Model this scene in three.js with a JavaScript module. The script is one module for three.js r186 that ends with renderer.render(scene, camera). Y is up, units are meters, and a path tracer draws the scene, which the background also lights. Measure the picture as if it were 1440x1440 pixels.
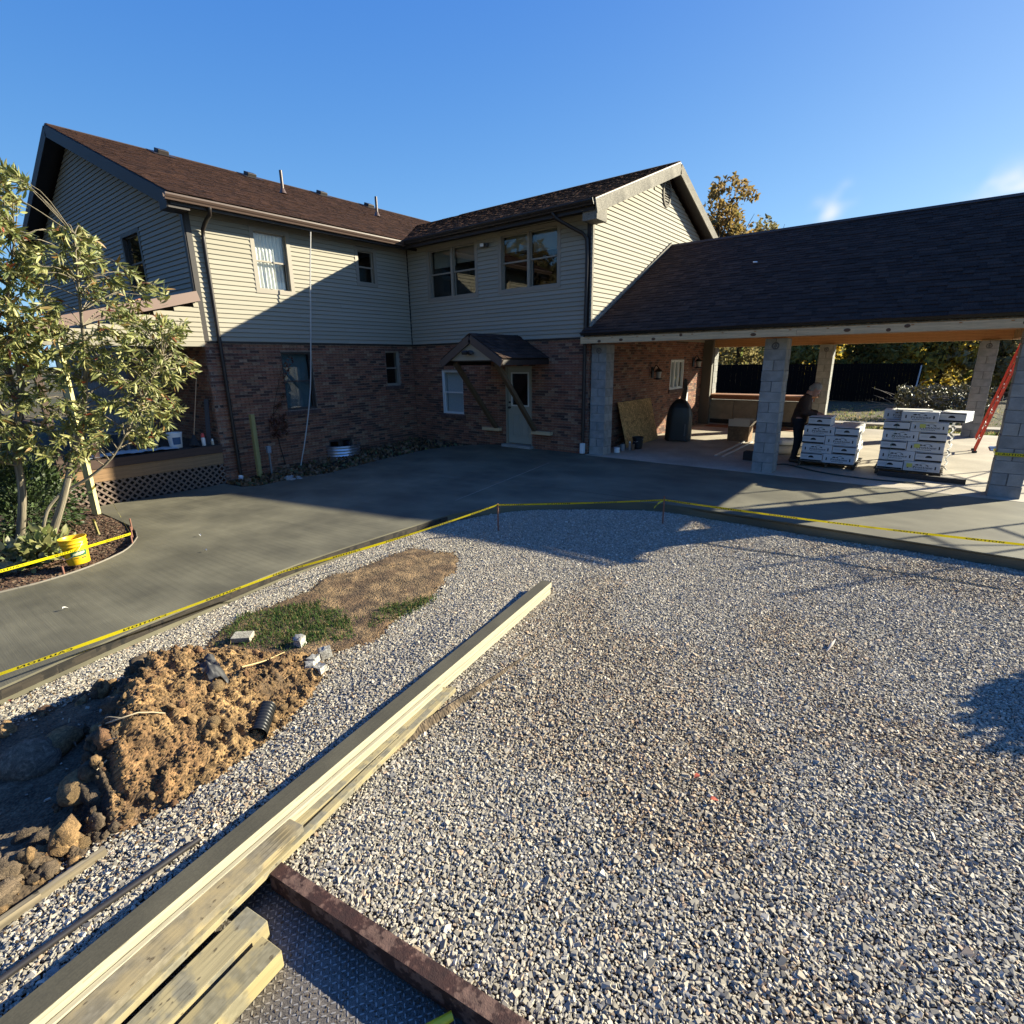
import * as THREE from 'three';
import { mergeGeometries, mergeVertices, toCreasedNormals } from 'three/addons/utils/BufferGeometryUtils.js';
import { RoundedBoxGeometry } from 'three/addons/geometries/RoundedBoxGeometry.js';
import { ConvexGeometry } from 'three/addons/geometries/ConvexGeometry.js';
import { MarchingCubes } from 'three/addons/objects/MarchingCubes.js';

// ---------------------------------------------------------------- camera, sky, sun, exposure
const scene = new THREE.Scene();
const FOCAL = 746.2, YAW = 0.6714, PITCH = -0.2769, ROLL = -0.015;
const camera = new THREE.PerspectiveCamera(2 * Math.atan(720 / FOCAL) * 180 / Math.PI, 1, 0.05, 2000);
camera.rotation.order = 'YXZ';
camera.rotation.set(PITCH, YAW, ROLL);
camera.position.set(13.051, 2.289, 11.605);
camera.updateMatrixWorld(true);

const renderer = new THREE.WebGLRenderer({ antialias: true });
renderer.toneMapping = THREE.LinearToneMapping;
renderer.toneMappingExposure = 3.0;
renderer.shadowMap.enabled = true;

const SUN = new THREE.Vector3(0.74, 0.515, -1).normalize();
const sun = new THREE.DirectionalLight(new THREE.Color().setRGB(1, 0.92, 0.70), 5);
sun.name = 'sun';
sun.position.copy(SUN).multiplyScalar(60).add(new THREE.Vector3(8, 0, 2));
sun.target.position.set(8, 0, 2);
sun.castShadow = true;
Object.assign(sun.shadow.camera, { left: -30, right: 30, top: 30, bottom: -30, near: 1, far: 160 });
sun.shadow.mapSize.set(4096, 4096);
scene.add(sun, sun.target);

// ---------------------------------------------------------------- helpers
function rng(seed) { let a = seed >>> 0; return () => { a = (a + 0x6D2B79F5) | 0; let t = Math.imul(a ^ (a >>> 15), 1 | a); t = (t + Math.imul(t ^ (t >>> 7), 61 | t)) ^ t; return ((t ^ (t >>> 14)) >>> 0) / 4294967296; }; }
const V = (x, y, z) => new THREE.Vector3(x, y, z);
const clamp = (x, a = 0, b = 1) => Math.min(b, Math.max(a, x));
const lerp = (a, b, t) => a + (b - a) * t;
const sstep = (a, b, x) => { const t = clamp((x - a) / (b - a)); return t * t * (3 - 2 * t); };
const rgb = (r, g, b) => new THREE.Color().setRGB(r, g, b);
function hash(x, y, z) { let h = Math.imul(x, 374761393) ^ Math.imul(y, 668265263) ^ Math.imul(z, 2147483647 ^ 1274126177); h = Math.imul(h ^ (h >>> 13), 1274126177); return ((h ^ (h >>> 16)) >>> 0) / 4294967296; }
function vnoise(x, y, z = 0, per = 0) {
  const xi = Math.floor(x), yi = Math.floor(y), zi = Math.floor(z), fx = x - xi, fy = y - yi, fz = z - zi;
  const w = t => t * t * (3 - 2 * t), m = v => per ? ((v % per) + per) % per : v;
  const u = w(fx), v = w(fy), s = w(fz), h = (i, j, k) => hash(m(xi + i), m(yi + j), zi + k);
  const a = lerp(lerp(h(0, 0, 0), h(1, 0, 0), u), lerp(h(0, 1, 0), h(1, 1, 0), u), v);
  if (!fz) return a;
  return lerp(a, lerp(lerp(h(0, 0, 1), h(1, 0, 1), u), lerp(h(0, 1, 1), h(1, 1, 1), u), v), s);
}
function fbm(x, y, z = 0, oct = 4, per = 0) { let a = 0.5, s = 0, n = 0; for (let i = 0; i < oct; i++) { s += a * vnoise(x, y, z + i * 7.3 * (per ? 0 : 1) + (per ? i * 7 : 0), per); n += a; a *= 0.5; x *= 2; y *= 2; z *= 2; if (per) per *= 2; } return s / n; }

// a pixel of the 1440 px picture turned into a world ray / point
const CAM = camera.position.clone();
function ray(u, v) { return V((u - 720) / FOCAL, -(v - 720) / FOCAL, -1).applyQuaternion(camera.quaternion).normalize(); }
function hit(u, v, ax, val) { const d = ray(u, v), t = (val - CAM[ax]) / d[ax]; return CAM.clone().addScaledVector(d, t); }
function at(u, v, dist) { return CAM.clone().addScaledVector(ray(u, v), dist); }

const used = new Map();
function numbered(n) { const k = used.get(n) || 0; used.set(n, k + 1); return k ? `${n}_${String(k).padStart(3, '0')}` : n; }
function geoOf(g) {
  if (!Array.isArray(g)) return g;
  if (g.length === 1) return g[0];
  const anyNon = g.some(q => !q.index);
  return mergeGeometries(g.map(q => { let r = anyNon && q.index ? q.toNonIndexed() : q; if (!r.attributes.uv) r.setAttribute('uv', new THREE.BufferAttribute(new Float32Array(r.attributes.position.count * 2), 2)); for (const k of Object.keys(r.attributes)) if (!['position', 'normal', 'uv', 'color'].includes(k)) r.deleteAttribute(k); return r; }));
}
function part(name, g, m, parent, label) {
  const o = new THREE.Mesh(geoOf(g), m); o.name = name; o.castShadow = o.receiveShadow = true;
  if (label) o.userData.label = label;
  parent.add(o); return o;
}
function thing(name, label, category, pos = [0, 0, 0], turn = 0, group) {
  const o = new THREE.Group(); o.name = numbered(name); o.position.set(...pos); o.rotation.y = turn;
  o.userData = { label, category }; if (group) o.userData.group = group;
  scene.add(o); return o;
}
function solo(name, g, m, label, category, group) {
  const o = part(numbered(name), g, m, scene); o.userData = { label, category }; if (group) o.userData.group = group; return o;
}
function struct(name, g, m, label) { const o = part(numbered(name), g, m, scene); o.userData = { kind: 'structure', label, category: name.replace(/_/g, ' ') }; return o; }
function stuff(o, label, category) { o.userData.kind = 'stuff'; if (label) o.userData.label = label; if (category) o.userData.category = category; return o; }
function dup(root, pos, turn, label) { const r = root.clone(); r.name = numbered(root.name.replace(/_\d{3}$/, '')); r.position.set(...pos); r.rotation.y = turn; r.userData = { ...root.userData, label }; scene.add(r); return r; }
const M4 = new THREE.Matrix4(), Q4 = new THREE.Quaternion(), E4 = new THREE.Euler();
function xf(x, y, z, rx = 0, ry = 0, rz = 0, sx = 1, sy = 1, sz = 1) { return new THREE.Matrix4().compose(V(x, y, z), new THREE.Quaternion().setFromEuler(new THREE.Euler(rx, ry, rz, 'YXZ')), V(sx, sy, sz)); }
function inst(name, g, m, mats, cols, parent) {
  const o = new THREE.InstancedMesh(g, m, mats.length); o.name = name; o.castShadow = o.receiveShadow = true;
  mats.forEach((q, i) => o.setMatrixAt(i, q)); if (cols) cols.forEach((c, i) => o.setColorAt(i, c));
  (parent || scene).add(o); return o;
}
// texture coordinates in metres from the position; grain: axis along which u runs
function muv(g, grain, off = [0, 0]) {
  const p = g.attributes.position, n = g.attributes.normal, uv = new Float32Array(p.count * 2);
  for (let i = 0; i < p.count; i++) {
    const a = [Math.abs(n.getX(i)), Math.abs(n.getY(i)), Math.abs(n.getZ(i))], P = [p.getX(i), p.getY(i), p.getZ(i)];
    const k = a[0] >= a[1] && a[0] >= a[2] ? 0 : a[1] >= a[2] ? 1 : 2; let o = [0, 1, 2].filter(q => q !== k);
    if (k === 0) o = [2, 1]; if (k === 1) o = [0, 2];
    if (grain !== undefined && o[1] === grain) o.reverse();
    uv[2 * i] = P[o[0]] + off[0]; uv[2 * i + 1] = P[o[1]] + off[1] + k * 0.37;
  }
  g.setAttribute('uv', new THREE.BufferAttribute(uv, 2)); return g;
}
const longest = (w, h, d) => w >= h && w >= d ? 0 : h >= d ? 1 : 2;
let uvSeed = 0;
function bx(w, h, d, x = 0, y = 0, z = 0, ry = 0, rx = 0, rz = 0) { const g = new THREE.BoxGeometry(w, h, d); uvSeed += 0.731; muv(g, longest(w, h, d), [uvSeed % 5, uvSeed * 1.7 % 5]); return g.applyMatrix4(xf(x, y, z, rx, ry, rz)); }
function rbx(w, h, d, r, x = 0, y = 0, z = 0, ry = 0, rx = 0, rz = 0) { const g = new RoundedBoxGeometry(w, h, d, 2, r); uvSeed += 0.731; muv(g, longest(w, h, d), [uvSeed % 5, uvSeed * 1.7 % 5]); return g.applyMatrix4(xf(x, y, z, rx, ry, rz)); }
function tube(pts, r, seg = 24, rad = 8, closed = false) { const c = new THREE.CatmullRomCurve3(pts.map(p => p.isVector3 ? p : V(...p)), closed, 'centripetal'); return new THREE.TubeGeometry(c, seg, r, rad, closed); }
function beam(A, B, w, h, roll = 0) { // a board from A to B
  A = A.isVector3 ? A : V(...A); B = B.isVector3 ? B : V(...B);
  const L = A.distanceTo(B), g = new THREE.BoxGeometry(w, h, L); uvSeed += 0.731; muv(g, 2, [uvSeed % 5, uvSeed * 1.7 % 5]);
  const m = new THREE.Matrix4().lookAt(A, B, V(0, 1, 0)); g.applyMatrix4(new THREE.Matrix4().makeRotationZ(roll)); return g.applyMatrix4(m.setPosition(A.clone().lerp(B, 0.5)));
}
function cone(A, B, ra, rb, rad = 7) { A = A.isVector3 ? A : V(...A); B = B.isVector3 ? B : V(...B); const L = A.distanceTo(B); const g = new THREE.CylinderGeometry(rb, ra, L, rad, 1); const q = new THREE.Quaternion().setFromUnitVectors(V(0, 1, 0), B.clone().sub(A).normalize()); return g.applyQuaternion(q).translate((A.x + B.x) / 2, (A.y + B.y) / 2, (A.z + B.z) / 2); }
// tapered limb through points with radii
function limb(pts, radii, rad = 8, seg = 4) {
  const c = new THREE.CatmullRomCurve3(pts, false, 'centripetal'), n = (pts.length - 1) * seg, g = new THREE.TubeGeometry(c, n, 1, rad, false), p = g.attributes.position;
  for (let i = 0; i <= n; i++) {
    const t = i / n, k = t * (radii.length - 1), a = Math.floor(k), r = lerp(radii[a], radii[Math.min(a + 1, radii.length - 1)], k - a), q = c.getPointAt(t);
    for (let j = 0; j <= rad; j++) { const id = i * (rad + 1) + j; p.setXYZ(id, q.x + (p.getX(id) - q.x) * r, q.y + (p.getY(id) - q.y) * r, q.z + (p.getZ(id) - q.z) * r); }
  }
  g.computeVertexNormals(); return g;
}
// grid mesh from a function (i/nu, j/nv) -> Vector3
function grid(nu, nv, fn, uvfn) {
  const pos = [], uv = [], idx = [];
  for (let j = 0; j <= nv; j++) for (let i = 0; i <= nu; i++) { const p = fn(i / nu, j / nv); pos.push(p.x, p.y, p.z); const q = uvfn ? uvfn(p) : [p.x, p.z]; uv.push(...q); }
  for (let j = 0; j < nv; j++) for (let i = 0; i < nu; i++) { const a = j * (nu + 1) + i, b = a + 1, c = a + nu + 1, d = c + 1; idx.push(a, c, b, b, c, d); }
  const g = new THREE.BufferGeometry(); g.setAttribute('position', new THREE.Float32BufferAttribute(pos, 3)); g.setAttribute('uv', new THREE.Float32BufferAttribute(uv, 2)); g.setIndex(idx); g.computeVertexNormals(); return g;
}
function extr(pts, depth, holes = [], bevel = 0) {
  const s = new THREE.Shape(pts.map(p => new THREE.Vector2(p[0], p[1])));
  for (const h of holes) s.holes.push(new THREE.Path(h.map(p => new THREE.Vector2(p[0], p[1]))));
  return muv(new THREE.ExtrudeGeometry(s, { depth, bevelEnabled: bevel > 0, bevelSize: bevel, bevelThickness: bevel, bevelSegments: 1, curveSegments: 10 }));
}
const rect = (x0, y0, x1, y1) => [[x0, y0], [x1, y0], [x1, y1], [x0, y1]];

// ---------------------------------------------------------------- textures
function tex(n, fn, srgb = true, rep = 1) {
  const d = new Uint8Array(n * n * 4);
  for (let y = 0; y < n; y++) for (let x = 0; x < n; x++) { const c = fn(x / n, y / n, x, y), i = (y * n + x) * 4; for (let k = 0; k < 3; k++) d[i + k] = clamp(Array.isArray(c) ? c[k] : c, 0, 1) * 255; d[i + 3] = 255; }
  const t = new THREE.DataTexture(d, n, n); t.wrapS = t.wrapT = THREE.RepeatWrapping; t.magFilter = THREE.LinearFilter; t.minFilter = THREE.LinearMipmapLinearFilter; t.generateMipmaps = true; t.anisotropy = 8;
  if (srgb) t.colorSpace = THREE.SRGBColorSpace; t.repeat.set(rep, rep); t.needsUpdate = true; return t;
}
const repOf = (t, a, b = a) => { const c = t.clone(); c.repeat.set(a, b); c.needsUpdate = true; return c; };
const mix3 = (a, b, t) => a.map((v, i) => lerp(v, b[i], t));
const T = {};
T.wood = tex(512, (u, v) => { const g = fbm(u * 4, v * 48, 0, 4, 4) , r = vnoise(u * 8, v * 160, 3, 8), s = 0.86 + 0.22 * (g - 0.5) - (r > 0.86 ? 0.14 : 0); return [s, s * 0.985, s * 0.96]; });
T.woodB = tex(512, (u, v) => fbm(u * 4, v * 64, 2, 4, 4), false);
T.oldwood = tex(512, (u, v) => { const g = fbm(u * 3, v * 40, 5, 5, 4), st = fbm(u * 10, v * 12, 9, 4, 8), s = 0.72 + 0.5 * (g - 0.5), k = st > 0.62 ? 0.55 + (0.7 - st) : 1; return [s * k, s * k * (0.97 + 0.03 * st), s * k * 0.93]; });
T.conc = tex(512, (u, v) => { const a = fbm(u * 5, v * 5, 1, 5, 5), b = vnoise(u * 180, v * 180, 4, 180), s = 0.86 + 0.26 * (a - 0.5) + 0.1 * (b - 0.5); return [s, s * 0.995, s * 0.98]; });
T.damp = tex(512, (u, v) => { const a = fbm(u * 4, v * 9, 11, 5, 4), b = fbm(u * 18, v * 18, 15, 3, 18), st = vnoise(u * 3, v * 130, 17, 3), s = 0.84 + 0.42 * (a - 0.5) + 0.12 * (b - 0.5) + 0.06 * (st - 0.5); return [s, s * 0.995, s * 0.97]; });
T.concB = tex(512, (u, v) => 0.5 * fbm(u * 40, v * 40, 3, 3, 40) + 0.5 * vnoise(u * 250, v * 250, 8, 250), false);
T.broom = tex(512, (u, v) => 0.6 * vnoise(u * 3, v * 220, 2, 220) + 0.25 * vnoise(u * 30, v * 240, 5, 240) + 0.15 * fbm(u * 6, v * 6, 3, 4, 6), false);
T.grit = tex(512, (u, v) => 0.75 + 0.5 * (vnoise(u * 170, v * 170, 1, 170) - 0.5) + 0.3 * (fbm(u * 6, v * 6, 6, 4, 6) - 0.5));
T.gritB = tex(256, (u, v) => vnoise(u * 110, v * 110, 2, 110), false);
T.soil = tex(512, (u, v) => { const a = fbm(u * 8, v * 8, 1, 6, 8), b = vnoise(u * 90, v * 90, 3, 90), s = 0.62 + 0.5 * (a - 0.5) + 0.35 * (b - 0.5); return [s, s * 0.98, s * 0.95]; });
T.soilB = tex(512, (u, v) => 0.6 * fbm(u * 14, v * 14, 4, 5, 14) + 0.4 * vnoise(u * 80, v * 80, 8, 80), false);
T.osb = (() => { const n = 512, d = new Float32Array(n * n).fill(0.7), R = rng(5); for (let k = 0; k < 2600; k++) { const cx = R() * n, cy = R() * n, a = R() * Math.PI, L = 14 + R() * 30, W = 3 + R() * 6, s = 0.55 + 0.45 * R(); for (let i = -L; i < L; i++) for (let j = -W; j < W; j++) { const x = Math.round(cx + i * Math.cos(a) - j * Math.sin(a)), y = Math.round(cy + i * Math.sin(a) + j * Math.cos(a)); d[((y + n) % n) * n + ((x + n) % n)] = s * (Math.abs(j) > W - 1 ? 0.8 : 1); } } return tex(n, (u, v, x, y) => { const s = d[y * n + x]; return [s, s * 0.93, s * 0.8]; }); })();
T.bark = tex(256, (u, v) => { const a = fbm(u * 6, v * 14, 2, 4, 6), s = 0.65 + 0.7 * (a - 0.5); return [s, s * 0.97, s * 0.92]; });
T.noiseR = tex(256, (u, v) => [0, 0.55 + 0.5 * (fbm(u * 8, v * 8, 2, 5, 8) - 0.5), 0], false);
T.rust = tex(512, (u, v) => { const a = fbm(u * 7, v * 7, 2, 5, 7), b = fbm(u * 22, v * 22, 6, 3, 22), k = sstep(0.5, 0.62, a * 0.6 + b * 0.4); return mix3([0.40, 0.28, 0.24], [0.80, 0.78, 0.74], k * 0.75).map(q => q * (0.8 + 0.4 * b)); });

// ---------------------------------------------------------------- materials
const std = (c, rough = 0.85, o = {}) => new THREE.MeshStandardMaterial({ color: c.isColor ? c : rgb(...c), roughness: rough, ...o });
const M = {};
M.siding = std([0.30, 0.272, 0.212], 0.85);
M.sidings = [[0.30, 0.277, 0.222], [0.29, 0.268, 0.213], [0.31, 0.286, 0.231]].map(c => std(c, 0.85));
M.sidingDark = std([0.10, 0.09, 0.07], 0.7);
M.mortar = std([0.42, 0.33, 0.26], 0.95, { map: repOf(T.grit, 2) });
M.brown = std([0.036, 0.024, 0.020], 0.5, { map: repOf(T.grit, 1) });
M.gutter = std([0.10, 0.066, 0.052], 0.35, { metalness: 0.0 });
M.trim = std([0.26, 0.235, 0.18], 0.55);
M.palefascia = std([0.33, 0.30, 0.245], 0.9, { map: repOf(T.grit, 0.7) });
M.winframe = std([0.25, 0.22, 0.175], 0.5);
M.winwhite = std([0.60, 0.60, 0.57], 0.5);
M.windark = std([0.045, 0.035, 0.03], 0.5);
M.glass = new THREE.MeshPhysicalMaterial({ color: rgb(0.96, 0.98, 0.98), roughness: 0.02, transmission: 1, thickness: 0, ior: 1.5, specularIntensity: 1 });
M.curtain = std([0.72, 0.70, 0.64], 0.95);
M.blind = std([0.17, 0.17, 0.14], 0.9);
M.tealblind = std([0.06, 0.10, 0.11], 0.8);
M.whiteblind = std([0.36, 0.40, 0.41], 0.8);
M.dark = std([0.02, 0.02, 0.02], 0.9);
M.black = std([0.012, 0.012, 0.013], 0.55);
M.interior = std([0.03, 0.028, 0.026], 0.95);
M.shMain = new THREE.MeshPhysicalMaterial({ color: rgb(1, 1, 1), roughness: 1, specularIntensity: 0.2, map: repOf(T.grit, 5), bumpMap: repOf(T.gritB, 6), bumpScale: 0.002 });
M.door = std([0.30, 0.30, 0.25], 0.5);
M.pine = std([0.76, 0.57, 0.34], 0.75, { map: T.wood, bumpMap: T.woodB, bumpScale: 0.001 });
M.pineOrange = std([0.60, 0.30, 0.12], 0.75, { map: T.wood });
M.treated = std([0.42, 0.38, 0.15], 0.8, { map: T.wood, bumpMap: T.woodB, bumpScale: 0.001 });
M.brace = std([0.16, 0.10, 0.05], 0.8, { map: T.wood });
M.block = std([0.40, 0.395, 0.375], 0.95, { map: repOf(T.conc, 1.3), bumpMap: repOf(T.concB, 2), bumpScale: 0.003 });
M.block2 = std([0.34, 0.338, 0.325], 0.95, { map: repOf(T.conc, 1.6), bumpMap: repOf(T.concB, 2), bumpScale: 0.003 });
M.blockjoint = std([0.30, 0.30, 0.29], 0.95, { map: T.grit });
M.slab = std([0.162, 0.150, 0.105], 0.72, { map: repOf(T.damp, 0.27), bumpMap: repOf(T.broom, 0.8), bumpScale: 0.0010 });
M.floor = std([0.50, 0.445, 0.36], 0.85, { map: repOf(T.conc, 0.4), bumpMap: repOf(T.concB, 1), bumpScale: 0.001 });
M.gravelbase = std([0.27, 0.205, 0.135], 0.98, { map: repOf(T.soil, 1.2), bumpMap: repOf(T.soilB, 1.3), bumpScale: 0.02 });
M.soil = std([1, 1, 1], 0.98, { vertexColors: true, map: repOf(T.soil, 1.1), bumpMap: repOf(T.soilB, 1.4), bumpScale: 0.02 });
M.clod = std([1, 1, 1], 0.98, { map: repOf(T.soil, 0.35), bumpMap: repOf(T.soilB, 0.35), bumpScale: 0.006 });
M.stone = std([1, 1, 1], 0.85);
M.bark = std([0.52, 0.475, 0.38], 0.95, { map: repOf(T.bark, 2), bumpMap: repOf(T.bark, 2), bumpScale: 0.006 });
M.darkbark = std([0.09, 0.075, 0.06], 0.95, { map: repOf(T.bark, 1) });
M.leaf = new THREE.MeshPhysicalMaterial({ color: rgb(1, 1, 1), roughness: 0.5, transmission: 0.36, thickness: 0, side: THREE.DoubleSide, specularIntensity: 0.7 });
M.straw = new THREE.MeshPhysicalMaterial({ color: rgb(1, 1, 1), roughness: 0.9, transmission: 0.5, thickness: 0, side: THREE.DoubleSide, specularIntensity: 0.2 });
M.leafBG = new THREE.MeshPhysicalMaterial({ color: rgb(1, 1, 1), roughness: 0.9, transmission: 0.6, thickness: 0, side: THREE.DoubleSide, specularIntensity: 0.3 });
M.leafSolid = std([1, 1, 1], 0.65, { side: THREE.DoubleSide });
M.yellow = std([0.78, 0.66, 0.02], 0.55, { side: THREE.DoubleSide });
M.white = std([0.72, 0.72, 0.70], 0.6);
M.galv = std([0.62, 0.64, 0.66], 0.32, { metalness: 0.95 });
M.alu = std([0.70, 0.71, 0.72], 0.38, { metalness: 0.8 });
M.red = std([0.62, 0.06, 0.025], 0.5);
// ---------------------------------------------------------------- sky (clear late-afternoon air, a few small clouds)
{
  const SKY_EV = 3.0, W = 1024, H = 512, d = new Float32Array(W * H * 4), dir = V(0, 0, 0);
  const puffs = [[1166, 300, 0.012, 0.9], [1190, 272, 0.012, 0.55], [1400, 292, 0.03, 0.35], [1432, 262, 0.02, 0.8], [1150, 288, 0.008, 0.25], [1392, 259, 0.008, 0.35]].map(([u, v, r, a]) => [ray(u, v), r, a]);
  for (let j = 0; j < H; j++) {
    const el = ((j + 0.5) / H - 0.5) * Math.PI, y = Math.sin(el), c = Math.cos(el);
    for (let i = 0; i < W; i++) {
      const az = ((i + 0.5) / W - 0.5) * 2 * Math.PI; dir.set(Math.cos(az) * c, y, Math.sin(az) * c);
      const h = Math.max(y, 0), mu = dir.dot(SUN);
      const t = Math.pow(1 - h, 2.5);                                     // thicker air towards the horizon
      const col = mix3([0.022, 0.165, 0.70], [0.27, 0.70, 1.12], t);
      const haze = Math.pow(1 - h, 9), fwd = Math.exp(-(1 - mu) * 5.0), near = Math.exp(-(1 - mu) * 1.6);
      for (let k = 0; k < 3; k++) {
        col[k] *= 0.86 + 0.25 * near;
        col[k] += [0.10, 0.12, 0.06][k] * near * (0.25 + 0.75 * t) + [0.46, 0.40, 0.26][k] * fwd * (0.3 + 0.7 * t) + [0.50, 0.42, 0.30][k] * haze * (0.55 + 0.45 * near);
      }
      for (const [p, r, a] of puffs) {
        const q = Math.acos(clamp(dir.dot(p), -1, 1)); if (q > r * 3) continue;
        const n = fbm(dir.x * 60 + 9, dir.y * 110, dir.z * 60 + 3, 4), m = a * Math.exp(-q * q / (r * r)) * sstep(0.3, 0.62, n);
        for (let k = 0; k < 3; k++) col[k] = lerp(col[k], 1.05, clamp(m));
      }
      if (y < 0) { const g = sstep(0, -0.06, y); for (let k = 0; k < 3; k++) col[k] = lerp(col[k], [0.16, 0.15, 0.12][k], g); }
      const o = (j * W + i) * 4; d[o] = col[0] / SKY_EV; d[o + 1] = col[1] / SKY_EV; d[o + 2] = col[2] / SKY_EV; d[o + 3] = 1;
    }
  }
  const sky = new THREE.DataTexture(d, W, H, THREE.RGBAFormat, THREE.FloatType);
  sky.mapping = THREE.EquirectangularReflectionMapping; sky.magFilter = THREE.LinearFilter; sky.wrapS = THREE.RepeatWrapping; sky.needsUpdate = true; sky.name = 'sky';
  scene.background = sky; scene.environment = sky;
}

// ---------------------------------------------------------------- levels of the ground
const slabY = (x, z) => -0.062 * clamp(z, 0, 6.5) * clamp(1 - x / 9);
function onSlab(u, v, off = 0) { let y = -0.1, P; for (let i = 0; i < 30; i++) { P = hit(u, v, 'y', y + off); y = 0.5 * y + 0.5 * slabY(P.x, P.z); } return P; }
function poly1(pts) { return q => { if (q <= pts[0][0]) return pts[0][1]; for (let i = 1; i < pts.length; i++) if (q <= pts[i][0]) { const [a, b] = pts[i - 1], [c, d] = pts[i]; return lerp(b, d, (q - a) / (c - a)); } return pts[pts.length - 1][1]; }; }
function smooth1(pts) { // Catmull-Rom through (z, x)
  return q => { const n = pts.length; if (q <= pts[0][0]) return pts[0][1]; if (q >= pts[n - 1][0]) return pts[n - 1][1]; let i = 1; while (pts[i][0] < q) i++; const P = k => pts[clamp(k, 0, n - 1)], [x0, y0] = P(i - 2), [x1, y1] = P(i - 1), [x2, y2] = P(i), [x3, y3] = P(i + 1), t = (q - x1) / (x2 - x1), m1 = (y2 - y0) / Math.max(x2 - x0, 1e-6) * (x2 - x1), m2 = (y3 - y1) / Math.max(x3 - x1, 1e-6) * (x2 - x1); return (2 * t ** 3 - 3 * t * t + 1) * y1 + (t ** 3 - 2 * t * t + t) * m1 + (-2 * t ** 3 + 3 * t * t) * y2 + (t ** 3 - t * t) * m2; };
}
const EDGE_Z = 3.43;
const edgeRight = smooth1([[3.43, 10.5], [3.48, 9.73], [3.86, 9.02], [4.21, 8.41], [4.54, 7.93], [5.02, 7.50], [5.7, 7.2], [6.3, 7.12], [7.8, 7.1], [8.64, 7.17], [9.53, 7.34], [10.23, 7.47], [10.81, 7.62], [11.27, 7.76], [13, 8.2]]);
const edgeLeftA = poly1([[0, 3.3], [0.16, 2.95], [0.69, 2.33], [1.43, 1.95], [2.82, 1.80], [4.48, 1.85], [5.17, 1.58], [6.01, 1.39], [6.25, 1.05], [6.26, 0.12], [8.86, 0.12]]);
const edgeLeftB = poly1([[8.86, 1.4], [8.9, 2.6], [8.95, 3.1], [9.09, 3.67], [9.22, 3.96], [9.34, 4.2], [9.48, 4.40], [9.76, 4.65], [10.03, 4.82], [10.3, 4.92], [10.55, 4.97], [10.86, 4.95], [13, 4.85]]);
const edgeLeft = z => z < 8.86 ? edgeLeftA(z) : edgeLeftB(z);
const pileX = z => 9.964 + 0.1738 * (z - 7.214); // left side of the lumber pile
const gravelY = (x, z) => 0.095 * sstep(0.75, 0.12, pileX(z) - x) * sstep(0.06, -0.02, x - pileX(z)) * sstep(7.0, 8.6, z) - 0.135 - 0.012 * sstep(7, 11, z) + 0.03 * (fbm(x * 0.9, z * 0.9, 1, 3) - 0.5) + slabY(Math.max(x, 7.1), z) * 0.8;

const soilMask = (x, z) => 0.6 * sstep(0.48, 0.70, fbm(x * 0.9 + 3, z * 0.9, 2, 5)) * sstep(9.9, 10.6, x);
const railZ = x => 10.735 - (x - 10.93) * 0.161; // far side of the trailer's edge rail
// the wide ground: soil and pale autumn grass out to the horizon, dug down under the building site
{
  const N = 160, R = 420, g = grid(N, N, (a, b) => {
    const w = q => { const s = q * 2 - 1; return Math.sign(s) * (Math.abs(s) ** 3 * 0.86 + Math.abs(s) * 0.14) * R; };
    const x = 6 + w(a), z = -2 + w(b), out = Math.max(Math.max(-1.6 - x, x - 27), Math.max(-9.4 - z, z - 16.5), 0);
    let y = lerp(-0.9, -0.06, sstep(0, 1.6, out)) + (out > 2 ? 0.1 * (fbm(x * 0.35, z * 0.35, 2, 3) - 0.5) : 0);
    if (out > 90) y += 5 * sstep(90, 300, out) * fbm(x * 0.01, z * 0.01, 3, 3);
    return V(x, y, z);
  });
  const p = g.attributes.position, c = new Float32Array(p.count * 3);
  for (let i = 0; i < p.count; i++) { const t = sstep(0.42, 0.6, fbm(p.getX(i) * 0.5, p.getZ(i) * 0.5, 5, 4)), q = mix3([0.22, 0.17, 0.085], [0.12, 0.13, 0.05], t); c.set(q, i * 3); }
  g.setAttribute('color', new THREE.BufferAttribute(c, 3));
  struct('ground', g, M.soil, 'yard of pale dry grass and soil reaching away behind the carport');
}
// straw and grass tufts in the sun behind the carport
{
  const R = rng(71), b = new THREE.BufferGeometry(); b.setAttribute('position', new THREE.Float32BufferAttribute([-0.012, 0, 0, 0.012, 0, 0, 0.004, 0.5, 0.12, 0.012, 0, 0, 0.03, 0, 0.01, 0.05, 0.4, -0.2], 3)); b.computeVertexNormals();
  const mats = [], cols = [];
  for (let i = 0; i < 9000; i++) { const x = -4 + R() * 26, z = -9.8 - R() * R() * 14; const s = 0.08 + 0.2 * R(); mats.push(xf(x, -0.08, z, (R() - 0.5) * 1.2, R() * 6.3, (R() - 0.5), 1.6, s, s)); const q = R(); cols.push(q < 0.6 ? rgb(0.42 * (0.6 + 0.5 * R()), 0.32, 0.14) : rgb(0.10, 0.14, 0.04)); }
  const o = inst('dry_grass', b, M.straw, mats, cols); stuff(o, 'straw and dry grass in the sun behind the carport', 'grass');
}
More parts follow.
